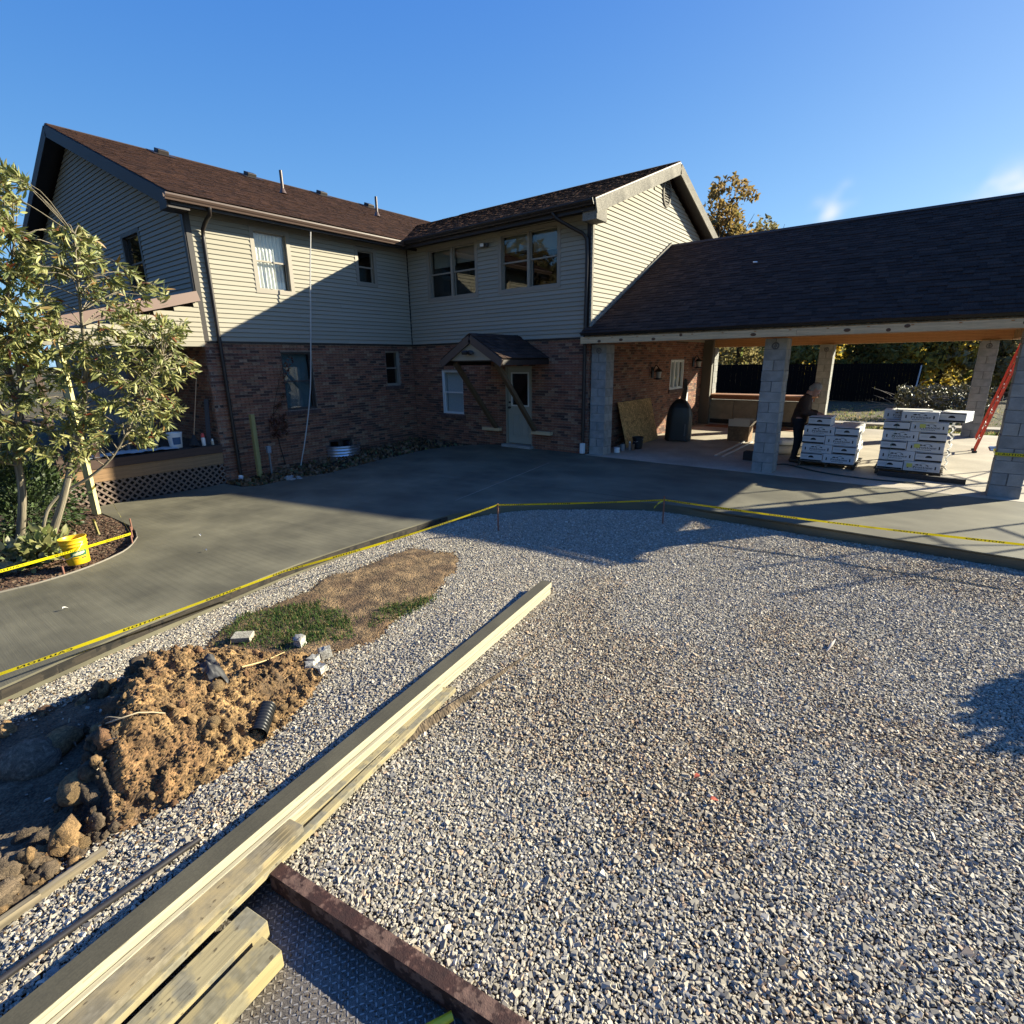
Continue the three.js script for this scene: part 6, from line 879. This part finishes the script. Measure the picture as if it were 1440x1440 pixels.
{
  const mk = (name, x0, x1, z0, z1, nx, nz, fy, col, label) => { const g = grid(nx, nz, (a, b) => { const x = lerp(x0, x1, a), z = lerp(z0, z1, b); return V(x, fy(x, z), z); }, q => [q.x - q.y * 0.9, q.z + q.y * 0.9]), p = g.attributes.position, c = new Float32Array(p.count * 3); for (let i = 0; i < p.count; i++) c.set(col(p.getX(i), p.getZ(i)), 3 * i); g.setAttribute('color', new THREE.BufferAttribute(c, 3)); return struct(name, g, M.soil, label); };
  mk('dirt_patch', 7.3, 9.7, 6.5, 10.3, 150, 200, (x, z) => { const m = patchMask(x, z); return gravelY(x, z) - 0.03 + m * (0.048 + 0.03 * (fbm(x * 7, z * 7, 4, 4) - 0.4)); }, (x, z) => mix3([0.48, 0.325, 0.17], [0.30, 0.19, 0.10], sstep(0.4, 0.62, fbm(x * 5, z * 5, 9, 4))), 'bare patch of tan soil between the gravel strips');
  mk('dirt_heap', 7.85, 10.5, 9.25, 13.1, 230, 330, heapY, (x, z) => { const px = x - 9.25, pz = z - 10.78, s = px * 0.47 - pz * 0.88, k = sstep(0.35, 0.65, fbm(x * 4, z * 4, 7, 4)); return mix3(mix3([0.60, 0.385, 0.175], [0.46, 0.27, 0.125], k), mix3([0.11, 0.08, 0.055], [0.22, 0.155, 0.095], k), sstep(0.42, 0.56, fbm(x * 3, z * 3, 12, 3) + (s < -0.05 && s > -0.75 ? 0.22 : -0.2))); }, 'heap of tan clay soil dug up beside the gravel');  // shade painted in: dark brown band over the hollow behind the crest
  // clods all over heap and patch
  const R = rng(88), ms = [], cs = [], cg = (() => { const g0 = new THREE.IcosahedronGeometry(1, 2); g0.deleteAttribute('normal'); g0.deleteAttribute('uv'); const g = mergeVertices(g0, 1e-4), p = g.attributes.position; for (let i = 0; i < p.count; i++) { const x = p.getX(i), y = p.getY(i), z = p.getZ(i), k = 0.35 + 1.25 * fbm(x * 2.6 + 4, y * 2.6 + 2, z * 2.6 + 7, 4); p.setXYZ(i, x * k, y * k * 0.75, z * k); } g.computeVertexNormals(); muv(g); return g; })();
  const put = (n, r0, r1, fy, mask, x0, x1, z0, z1, thr = 0.4) => { for (let i = 0; i < n; i++) { const x = lerp(x0, x1, R()), z = lerp(z0, z1, R()); if (mask(x, z) < thr) continue; const r = r0 + (r1 - r0) * R() ** 3, px = x - 9.25, pz = z - 10.78, s = px * 0.47 - pz * 0.88; ms.push(xf(x, fy(x, z) + r * 0.2, z, R() * 6, R() * 6, R() * 6, r * (0.8 + 0.5 * R()), r, r * (0.8 + 0.5 * R()))); const k = 0.65 + 0.6 * R(), dk = s < 0 && heapMask(x, z) > 0.5 && R() < 0.55; cs.push(dk ? rgb(0.24 * k, 0.18 * k, 0.12 * k) : R() < 0.8 ? rgb(0.56 * k, 0.36 * k, 0.17 * k) : rgb(0.40 * k, 0.22 * k, 0.11 * k)); } };  // clods behind the crest often take the hollow's painted shade tone
  put(42000, 0.002, 0.012, heapY, heapMask, 7.9, 10.4, 9.3, 13); put(620, 0.014, 0.042, heapY, heapMask, 7.9, 10.4, 9.3, 13, 0.3); put(1900, 0.014, 0.085, heapY, (x, z) => heapMask(x, z) * ((x - 9.25) * 0.47 - (z - 10.78) * 0.88 < -0.1 ? 1 : 0), 8.0, 10.2, 10.2, 12.6); put(5000, 0.002, 0.007, (x, z) => gravelY(x, z) + 0.01, (x, z) => 1 - 2.2 * Math.abs(polyDist(HEAP, x, z) + 0.12), 7.8, 10.6, 9.1, 12.6, 0.5); put(9000, 0.002, 0.009, (x, z) => gravelY(x, z) + 0.012, patchMask, 7.4, 9.6, 6.6, 10.2);
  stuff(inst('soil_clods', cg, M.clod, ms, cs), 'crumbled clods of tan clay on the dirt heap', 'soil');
  // named boulders in the shaded hollow
  const rockM = [std([0.66, 0.45, 0.22], 0.95, { map: T.soil, bumpMap: T.soilB, bumpScale: 0.01 }), std([0.46, 0.38, 0.28], 0.95, { map: T.soil, bumpMap: T.soilB, bumpScale: 0.01 })];
  const rock = (u, v, r, label, m, sx = 1, ang = 0) => { const q = hit(u, v, 'y', -0.05); let P = q; for (let i = 0; i < 20; i++) P = hit(u, v, 'y', 0.5 * P.y + 0.5 * heapY(P.x, P.z)); const g = new THREE.IcosahedronGeometry(1, 3), p = g.attributes.position; for (let i = 0; i < p.count; i++) { const x = p.getX(i), y = p.getY(i), z = p.getZ(i), k = 0.7 + 0.6 * fbm(x * 1.3 + u, y * 1.3 + v, z * 1.3, 4); p.setXYZ(i, x * k * sx, y * k, z * k); } const w = mergeVertices(g.deleteAttribute('normal') && g); w.computeVertexNormals(); muv(w); w.scale(r, r * 0.8, r).rotateY(ang).translate(P.x, P.y + r * 0.5, P.z); solo('clay_lump', w, m, label, 'lump of clay'); };
  rock(45, 1085, 0.15, 'big grey brown lump at the left of the shaded hollow', rockM[1], 1.3, 0.5); rock(85, 1055, 0.11, 'tan lump catching light in the middle of the hollow', rockM[0], 1.2, -0.9); rock(118, 1115, 0.1, 'tan lump at the foot of the heap below the roots', rockM[0], 1.4, -0.7); rock(118, 1190, 0.035, 'small pale clod lowest in the shaded hollow', rockM[0]); rock(305, 970, 0.05, 'yellowish clod on the sunlit top of the heap', rockM[0]); rock(300, 1020, 0.045, 'yellowish clod on the sunlit face of the heap', rockM[0]);
  // roots and straw
  const hp = (u, v, up = 0.02) => { let P = hit(u, v, 'y', 0); for (let i = 0; i < 25; i++) P = hit(u, v, 'y', 0.5 * P.y + 0.5 * (heapY(P.x, P.z) + up)); return P; };
  const root = (pts, r, label, c = [0.42, 0.34, 0.22]) => { const P = pts.map(([u, v, y]) => hp(u, v, y ?? 0.03)); solo('root', limb(P, P.map((_, i) => lerp(r, r * 0.5, i / (P.length - 1))), 6, 5), std(c, 0.9), label, 'root'); };
  root([[135, 1023, 0.06], [165, 1012, 0.07], [195, 1002, 0.05], [232, 1003, 0.02]], 0.008, 'long pale root lying over the crest of the heap'); root([[140, 1020, 0.06], [160, 1008, 0.1], [175, 1010, 0.06]], 0.005, 'short kinked root beside the long pale root'); root([[129, 1048, 0.03], [148, 1042, 0.05], [165, 1037, 0.04]], 0.006, 'pale root lower on the shaded side of the heap'); root([[98, 1010, 0.1], [95, 1025, 0.07], [92, 1042, 0.03]], 0.005, 'thin straw sticking up above a tan lump'); root([[98, 1035, 0.04], [106, 1046, 0.05], [112, 1060, 0.02]], 0.009, 'thick dark root right of the tan lump', [0.14, 0.10, 0.07]); root([[150, 1069, 0.06], [136, 1083, 0.03]], 0.004, 'straight pale stalk in the lower hollow'); root([[4, 1015, 0.02], [8, 1020, 0.04], [20, 1025, 0.02]], 0.006, 'crooked tan root at the left end of the heap');
  root([[340, 938, 0.05], [370, 930, 0.06], [400, 917, 0.04]], 0.006, 'tan straw stalk along the top rim of the heap', [0.45, 0.33, 0.16]); root([[410, 1040, 0.02], [425, 1020, 0.03]], 0.003, 'tiny pale stalk at the right foot of the heap');
  // black landscape fabric on the rim
  { const P = hp(303, 935, 0.02); solo('fabric_scrap', grid(24, 10, (s, t) => { const x = P.x - 0.16 + s * 0.34 + 0.03 * Math.sin(s * 9), z = P.z - 0.05 + t * 0.12 + 0.05 * s; return V(x, heapY(x, z) + 0.012 + 0.05 * fbm(s * 7, t * 5, 3, 4) * Math.sin(Math.PI * t), z); }), std([0.03, 0.03, 0.032], 0.6, { side: THREE.DoubleSide }), 'torn black sheet half buried on the far rim of the heap', 'plastic sheet'); }
  { const P = hp(52, 1140, 0.02); solo('plastic_scrap', grid(8, 3, (s, t) => V(P.x - 0.06 + s * 0.1, P.y + 0.01 + 0.03 * Math.sin(s * 5 + t), P.z - 0.03 + t * 0.02 - s * 0.05)), std([0.35, 0.38, 0.46], 0.5, { side: THREE.DoubleSide }), 'bluish strip of plastic at the bottom of the hollow', 'plastic strip'); }
  // drain pipe end
  { const P0 = hp(362, 1034, 0.045), P1 = hp(374, 1000, 0.02), ax = P1.clone().sub(P0).normalize(), L = 0.26, d = thing('drain_pipe', 'short end of black corrugated drain pipe sticking out of the heap', 'pipe', [P0.x, P0.y, P0.z]); d.quaternion.setFromUnitVectors(V(0, 1, 0), ax);
    part('shell', new THREE.LatheGeometry([...Array(91)].map((_, i) => new THREE.Vector2(0.056 + 0.006 * Math.cos(i / 90 * 2 * Math.PI * 9), i / 90 * L)), 36), std([0.016, 0.016, 0.016], 0.35, { side: THREE.DoubleSide }), d); part('inner_wall', new THREE.CylinderGeometry(0.047, 0.047, L, 24, 1, true).translate(0, L / 2 + 0.004, 0), std([0.01, 0.01, 0.01], 0.8, { side: THREE.DoubleSide }), d); }
  // broken concrete
  const chunk = (u, v, w, h, d, ry, label) => { let P = hit(u, v, 'y', -0.1); P = hit(u, v, 'y', gravelY(P.x, P.z) + 0.05); const g = new THREE.BoxGeometry(w, h, d, 4, 3, 4), p = g.attributes.position; for (let i = 0; i < p.count; i++) { const n = fbm(p.getX(i) * 14 + u, p.getY(i) * 14, p.getZ(i) * 14 + v, 3) - 0.5; p.setXYZ(i, p.getX(i) * (1 + n * 1.3), p.getY(i) * (1 + n * 1.1), p.getZ(i) * (1 + n * 1.3)); } const m = mergeVertices(muv(g.toNonIndexed())); solo('concrete_chunk', toCreasedNormals(m, 0.5).rotateY(ry).rotateX(0.12).translate(P.x, P.y + h * 0.1, P.z), std([0.58, 0.55, 0.48], 0.95, { map: T.grit }), label, 'concrete chunk'); };
  chunk(420, 903, 0.11, 0.08, 0.09, 0.4, 'white chunk of concrete on the grass above the heap'); chunk(458, 918, 0.10, 0.085, 0.09, 1.2, 'white chunk of concrete at the right tip of the heap'); chunk(442, 928, 0.085, 0.065, 0.08, 2.0, 'grey chunk of concrete left of the white one at the heap tip'); chunk(436, 938, 0.07, 0.055, 0.07, 0.9, 'small chunk of concrete lowest at the heap tip'); chunk(450, 941, 0.09, 0.06, 0.07, 0.2, 'flat chunk of concrete in the gravel by the heap tip');
  { const P = hit(340, 888, 'y', -0.06); solo('paving_block', rbx(0.17, 0.05, 0.12, 0.006, P.x, P.y - 0.055, P.z, 0.75, 0.08), std([0.52, 0.48, 0.38], 0.9, { map: T.grit }), 'pale rectangular paving block lying at the edge of the grass', 'block'); }
  // grass
  const gm = [], gc = []; const gb = new THREE.BufferGeometry(); gb.setAttribute('position', new THREE.Float32BufferAttribute([-0.004, 0, 0, 0.004, 0, 0, 0.003, 0.5, 0.1, -0.004, 0, 0, 0.003, 0.5, 0.1, -0.002, 0.5, 0.1, -0.002, 0.5, 0.1, 0.003, 0.5, 0.1, 0, 0.9, 0.42], 3)); gb.computeVertexNormals();
  for (let i = 0; i < 26000; i++) { const x = 7.7 + R() * 1.7, z = 8.0 + R() * 2.0; const d = Math.max(polyDist(GRASS[0], x, z), polyDist(GRASS[1], x, z)) + 0.2 * (fbm(x * 5, z * 5, 3, 3) - 0.5); if (R() > sstep(-0.08, 0.12, d) * (0.35 + fbm(x * 9, z * 9, 1, 2))) continue; const s = 0.028 + 0.035 * R(); gm.push(xf(x, gravelY(x, z) + 0.01, z, (R() - 0.5) * 2.2, R() * 6.28, (R() - 0.5) * 0.8, 1 + R(), s, s * 1.4)); const k = 0.6 + 0.7 * R(); gc.push(R() < 0.8 ? rgb(0.065 * k, 0.115 * k, 0.028 * k) : rgb(0.24 * k, 0.20 * k, 0.08 * k)); }
  stuff(inst('grass', gb, M.straw, gm, gc), 'green grass patch beside the dirt heap', 'grass');
}
// ---------------------------------------------------------------- trailer deck and lumber in the foreground
{
  const t = thing('flat_trailer', 'steel trailer deck of diamond plate with a rusty raised edge rail', 'trailer');
  const A = V(10.62, 0, 10.80), B = V(13.5, 0, 10.336), dir = B.clone().sub(A).normalize(), ang = Math.atan2(-dir.z, dir.x), L = A.distanceTo(B);
  const plateM = std([0.22, 0.19, 0.155], 0.5, { metalness: 0.2, map: repOf(T.grit, 3) }), treadM = std([0.36, 0.33, 0.285], 0.38, { metalness: 0.4 });
  const W = 1.9, O = A.clone(); const loc = (u, y, w) => V(O.x + dir.x * u - dir.z * w, y, O.z + dir.z * u + dir.x * w);
  const pl = part('deck_plate', bx(L, 0.006, W, 0, 0, 0), plateM, t); pl.position.copy(loc(L / 2, -0.205, W / 2)); pl.rotation.y = ang;
  const tg = new THREE.CylinderGeometry(1, 1, 1, 10, 1).applyMatrix4(new THREE.Matrix4().makeScale(0.0098, 0.0024, 0.0030)), ms = []; const R = rng(5);
  for (let i = 0; i < L / 0.026; i++) for (let j = 0; j < 1.3 / 0.026; j++) { const p = loc(0.01 + i * 0.026, -0.2012, 0.01 + j * 0.026); ms.push(xf(p.x, p.y, p.z, 0, ang + ((i + j) % 2 ? 0.785 : -0.785), 0)); }
  stuff(inst('treads', tg, treadM, ms, null, t));
  const rm = std([0.23, 0.15, 0.125], 0.75, { map: repOf(T.rust, 2), bumpMap: repOf(T.soilB, 3), bumpScale: 0.002 });
  const rail = part('edge_rail', [extr([[-0.034, -0.198], [-0.034, -0.09], [0.034, -0.09], [0.034, -0.19], [0.027, -0.19], [0.027, -0.097], [-0.027, -0.097], [-0.027, -0.198]], L - 0.25, [], 0.001).rotateY(Math.PI / 2 + Math.PI).translate(0, 0, 0)], rm, t);
  rail.geometry.computeBoundingBox(); const bb = rail.geometry.boundingBox; rail.geometry.translate(-(bb.min.x + bb.max.x) / 2, 0, -(bb.min.z + bb.max.z) / 2); rail.position.copy(loc(L / 2 + 0.11, 0, -0.012)); rail.rotation.y = ang;
  part('frame_beam', bx(L, 0.04, 0.05, 0, 0, 0), rm, t).position.copy(loc(L / 2, -0.232, 0.03)); t.children[t.children.length - 1].rotation.y = ang;
  const grime = [], gc = []; for (let i = 0; i < 2600; i++) { const p = loc(0.2 + R() * 1.4, -0.201, 0.02 + R() ** 2 * 0.9); grime.push(xf(p.x, p.y, p.z, 0, R() * 6, 0, 0.002 + 0.006 * R() ** 3, 0.003, 0.002 + 0.006 * R() ** 3)); gc.push(R() < 0.6 ? rgb(0.3, 0.22, 0.14) : rgb(0.4, 0.38, 0.34)); }
  stuff(inst('dirt_crumbs', new THREE.IcosahedronGeometry(1, 0), M.clod, grime, gc), 'crumbs of soil and grit scattered on the trailer plate', 'grit');
  const yp = hit(626, 1428, 'y', -0.15); solo('handle_grip', [limb([V(yp.x - 0.05, -0.18, yp.z + 0.10), V(yp.x, -0.16, yp.z + 0.02), V(yp.x + 0.02, -0.155, yp.z - 0.02)], [0.022, 0.02, 0.016], 12, 4)], std([0.68, 0.52, 0.02], 0.45), 'yellow plastic handle lying against the rusty rail', 'handle');
  // lumber: local frame along the pile
  const D = V(0.1738, 0.011, 1).normalize(), RT = V(0.9852, 0, -0.1712);
  const base = z => V(9.964 + 0.1738 * (z - 7.214), -0.142 + 0.011 * (z - 7.214), z);
  const board = (name, label, u0, u1, y0, y1, z0, z1, m, { flat = false, yaw = 0, mud } = {}) => {
    const Lb = (z1 - z0) / D.z, g = new RoundedBoxGeometry(u1 - u0, y1 - y0, Lb, 2, 0.005); uvSeed += 0.77; muv(g, 2, [uvSeed % 5, uvSeed * 1.3 % 5]);
    const o = solo(name, g, m, label, 'board', 'boards in the lumber pile'); const c = flat ? V(base((z0 + z1) / 2).x, 0, (z0 + z1) / 2) : base((z0 + z1) / 2); c.addScaledVector(RT, (u0 + u1) / 2); c.y += (y0 + y1) / 2; o.position.copy(c);
    o.rotation.order = 'YXZ'; o.rotation.y = Math.atan2(D.x, D.z) + yaw; if (!flat) o.rotation.x = -Math.asin(D.y); return o;
  };
  const yl = std([0.50, 0.465, 0.345], 0.8, { map: T.wood, bumpMap: T.woodB, bumpScale: 0.0015 });
  // boards stained with cement on the top: grain and splashes in the map
  const cem = (seed, k0, k1) => tex(512, (u, v) => { const g = fbm(u * 3, v * 36, seed, 4, 3), sp = fbm(u * 9, v * 9, seed + 3, 5, 9), f = vnoise(u * 60, v * 60, seed + 6, 60), s = 0.9 + 0.2 * (g - 0.5); const wood = [0.80 * s, 0.74 * s, 0.58 * s], cm = [0.56 + 0.1 * (f - 0.5), 0.54 + 0.1 * (f - 0.5), 0.48 + 0.1 * (f - 0.5)]; let c = mix3(wood, cm, sstep(k0, k1, sp)); const dk = fbm(u * 20, v * 44, seed + 9, 4, 20); if (dk > 0.76) c = mix3(c, [0.3, 0.26, 0.2], 0.7 * sstep(0.76, 0.84, dk)); const st = vnoise(u * 5, v * 190, seed + 12, 5); if (st > 0.8) c = c.map(q => q * (1 - 0.45 * (st - 0.8) / 0.2)); return c; });
  const grey = std([0.60, 0.56, 0.50], 0.88, { map: cem(3, 0.2, 0.55), bumpMap: T.woodB, bumpScale: 0.0015 }), splash = std([0.64, 0.63, 0.58], 0.85, { map: cem(7, 0.45, 0.62), bumpMap: T.woodB, bumpScale: 0.0015 });
  const olive = std([0.088, 0.080, 0.055], 0.85, { map: T.conc, bumpMap: T.woodB, bumpScale: 0.001 });
  const A1 = board('form_plank', 'long upper plank with cement grey top at the left of the lumber pile', 0, 0.115, 0.064, 0.13, 7.21, 12.6, yl);
  { const g = bx(0.113, 0.003, (12.6 - 7.21) / D.z - 0.01); part('cement_skin', g, olive, A1, 'dry olive grey cement film on the top face').position.y = 0.0335; }
  board('form_plank', 'long lower plank under the cement topped one, with a pale yellow side', 0.003, 0.118, 0.0, 0.062, 7.24, 12.6, yl);
  board('form_plank', 'pale yellow plank on edge joined right behind the grey plank end', 0.119, 0.147, 0.032, 0.082, 9.24, 12.6, yl);
  board('form_plank', 'pinkish weathered plank beneath the grey plank, in the middle of the pile', 0.121, 0.19, 0.0, 0.031, 9.20, 12.6, splash);
  board('form_plank', 'cement splashed plank at the right edge of the upper pile', 0.228, 0.274, -0.004, 0.033, 9.17, 12.6, splash, { yaw: 0.033 });
  board('form_plank', 'short grey weathered plank lying on top with dark stains', 0.152, 0.276, 0.036, 0.078, 10.6, 12.6, grey, { yaw: 0.03 });
  board('form_plank', 'stained beam with a chipped end lying on the trailer right of the pile', 0.308, 0.452, -0.198, -0.1, 10.98, 12.6, splash, { flat: true, yaw: 0.0 });
  board('form_plank', 'pale yellow beam with rounded end, rightmost on the trailer', 0.468, 0.592, -0.198, -0.106, 11.03, 12.6, std([0.70, 0.66, 0.53], 0.85, { map: cem(11, 0.45, 0.66), bumpMap: T.woodB, bumpScale: 0.0015 }), { flat: true, yaw: -0.02 });
  // black pipe along the pile
  const bp = [[-60, 1432], [0, 1384], [60, 1341], [130, 1291], [200, 1243], [262, 1199], [282, 1185]].map(([u, v]) => hit(u, v, 'y', -0.055)).map(q => V(q.x, gravelY(q.x, q.z) + 0.018, q.z)); solo('black_pipe', tube(bp, 0.014, 60, 10), std([0.025, 0.022, 0.022], 0.45), 'black plastic pipe lying on the gravel along the left of the lumber', 'pipe');
  const eb = [[-40, 1335], [0, 1306], [150, 1202]].map(([u, v]) => hit(u, v, 'y', -0.13)); solo('edging_board', [beam(eb[0], eb[2], 0.03, 0.1)], std([0.40, 0.34, 0.25], 0.9, { map: T.oldwood }), 'thin weathered board on edge between the dirt and the gravel at lower left', 'board');
  const tw = hit(1168, 912, 'y', -0.14); solo('curled_bark', limb([V(tw.x - 0.02, tw.y, tw.z + 0.09), V(tw.x, tw.y + 0.035, tw.z), V(tw.x + 0.015, tw.y + 0.05, tw.z - 0.1)], [0.006, 0.014, 0.004], 6, 4), std([0.52, 0.44, 0.36], 0.9), 'pale curled strip of bark lying on the gravel', 'bark strip');
  for (const [u, v, l] of [[998, 1128, 'bright red fallen leaf on the open gravel'], [983, 1094, 'small red leaf fragment above the bright red leaf'], [14, 983, 'dark red leaf on the gravel strip at the far left']]) { const q = hit(u, v, 'y', -0.135); solo('fallen_leaf', leafGeo(0.045, 0.032, 0.5, 0.4).rotateX(-1.35).rotateY(u).translate(q.x, gravelY(q.x, q.z) + 0.028, q.z), std(u < 100 ? [0.16, 0.03, 0.025] : [0.40, 0.07, 0.035], 0.8, { side: THREE.DoubleSide }), l, 'leaf'); }
}
// ---------------------------------------------------------------- crushed gravel
{
  const R = rng(2024), variants = [0, 1, 2, 3, 4].map(s => { const q = rng(300 + s), P = []; for (let i = 0; i < 8; i++) P.push(V(((i & 1) - 0.5) * 2 * (0.55 + 0.7 * q()), (((i >> 1) & 1) - 0.5) * 1.3 * (0.5 + 0.7 * q()), ((i >> 2) - 0.5) * 1.6 * (0.5 + 0.7 * q()))); P.push(V(1.35 * (q() - 0.3), 0.5 * (q() - 0.5), 1.1 * (q() - 0.5))); const g = new ConvexGeometry(P); g.setAttribute('uv', new THREE.BufferAttribute(new Float32Array(g.attributes.position.count * 2), 2)); return g; });
  const lists = variants.map(() => ({ m: [], c: [] })), fr = new THREE.Frustum(), wide = camera.clone(); wide.fov = 100; wide.updateProjectionMatrix(); wide.updateMatrixWorld(true); fr.setFromProjectionMatrix(new THREE.Matrix4().multiplyMatrices(wide.projectionMatrix, wide.matrixWorldInverse));
  const pt = V(0, 0, 0), step = 0.0130; let n = 0;
  for (let z = 3.44; z < 13.2; z += step) for (let x = 7.05; x < 19; x += step) {
    const X = x + (R() - 0.5) * step * 1.1, Z = z + (R() - 0.5) * step * 1.1; const r1 = R(), r2 = R(), r3 = R();
    if (Z > 3.45 && X < edgeRight(Z) + 0.035) continue; if (Z < EDGE_Z + 0.02) continue;
    const y = gravelY(X, Z); pt.set(X, y, Z); if (!fr.containsPoint(pt)) continue;
    if (X > 10.56 + (Z - 10.8) * 0.17 && Z > railZ(X) - 0.03) continue;
    const hm = Math.max(heapMask(X, Z), patchMask(X, Z)); if (r1 < hm * 0.992) continue;
    // patches where soil comes through
    const soil = soilMask(X, Z), thin = soil * 0.45 + (X < 10.2 && Z > 10.9 ? 0.15 : 0); if (r2 < thin) continue;
    const s = 0.0046 + 0.0064 * r3 * r3 + (R() < 0.02 ? 0.006 : 0), k = Math.floor(R() * 5), w = R();
    lists[k].m.push(xf(X, y + (R() - 0.5) * 0.007, Z, (R() - 0.5) * 1.1, R() * 6.28, (R() - 0.5) * 1.1, s * (0.9 + 0.5 * R()), s, s * (0.85 + 0.4 * R())));
    const b = 0.52 + 0.62 * R() - 0.06 * soil, tint = c => { c.g *= 1 - 0.07 * soil; c.b *= 1 - 0.17 * soil; return c; }; lists[k].c.push(tint(w < 0.72 ? rgb(0.36 * b, 0.32 * b, 0.252 * b) : w < 0.86 ? rgb(0.52 * b, 0.47 * b, 0.38 * b) : w < 0.95 - 0.3 * soil ? rgb(0.27 * b, 0.25 * b, 0.22 * b) : rgb(0.42 * b, 0.31 * b, 0.21 * b))); n++;
  }
  // grit and fines between the stones, near enough to be seen
  const fm = [], fc = []; for (let i = 0; i < 150000; i++) { const r = 1.6 + 4.6 * Math.sqrt(R()), a = YAW + (R() - 0.5) * 1.75, X = CAM.x - Math.sin(a) * r, Z = CAM.z - Math.cos(a) * r, j = R(), q = R(); if (X < edgeRight(Z) + 0.03 || Z < 3.5) continue; if (X > 10.56 + (Z - 10.8) * 0.17 && Z > railZ(X) - 0.03) continue; if (Math.max(heapMask(X, Z), patchMask(X, Z)) > 0.5) continue; const so = soilMask(X, Z), s = 0.0018 + 0.003 * j * j; fm.push(xf(X, gravelY(X, Z) - 0.004 + 0.006 * q, Z, j * 6, q * 6, 0, s * 1.2, s, s)); const b = 0.5 + 0.6 * R(); fc.push(R() < 0.25 + 0.5 * so ? rgb(0.36 * b, 0.255 * b, 0.16 * b) : rgb(0.32 * b, 0.295 * b, 0.245 * b)); }
  const g = new THREE.Group(); g.name = 'gravel'; scene.add(g); stuff(g, 'crushed grey limestone gravel covering the yard', 'gravel');
  stuff(inst('grit', variants[0], M.stone, fm, fc, g));
  lists.forEach((l, i) => stuff(inst('stones', variants[i], M.stone, l.m, l.c, g)));
  console.log('stones', n, 'bricks', allBricks.length);
}
renderer.render(scene, camera);
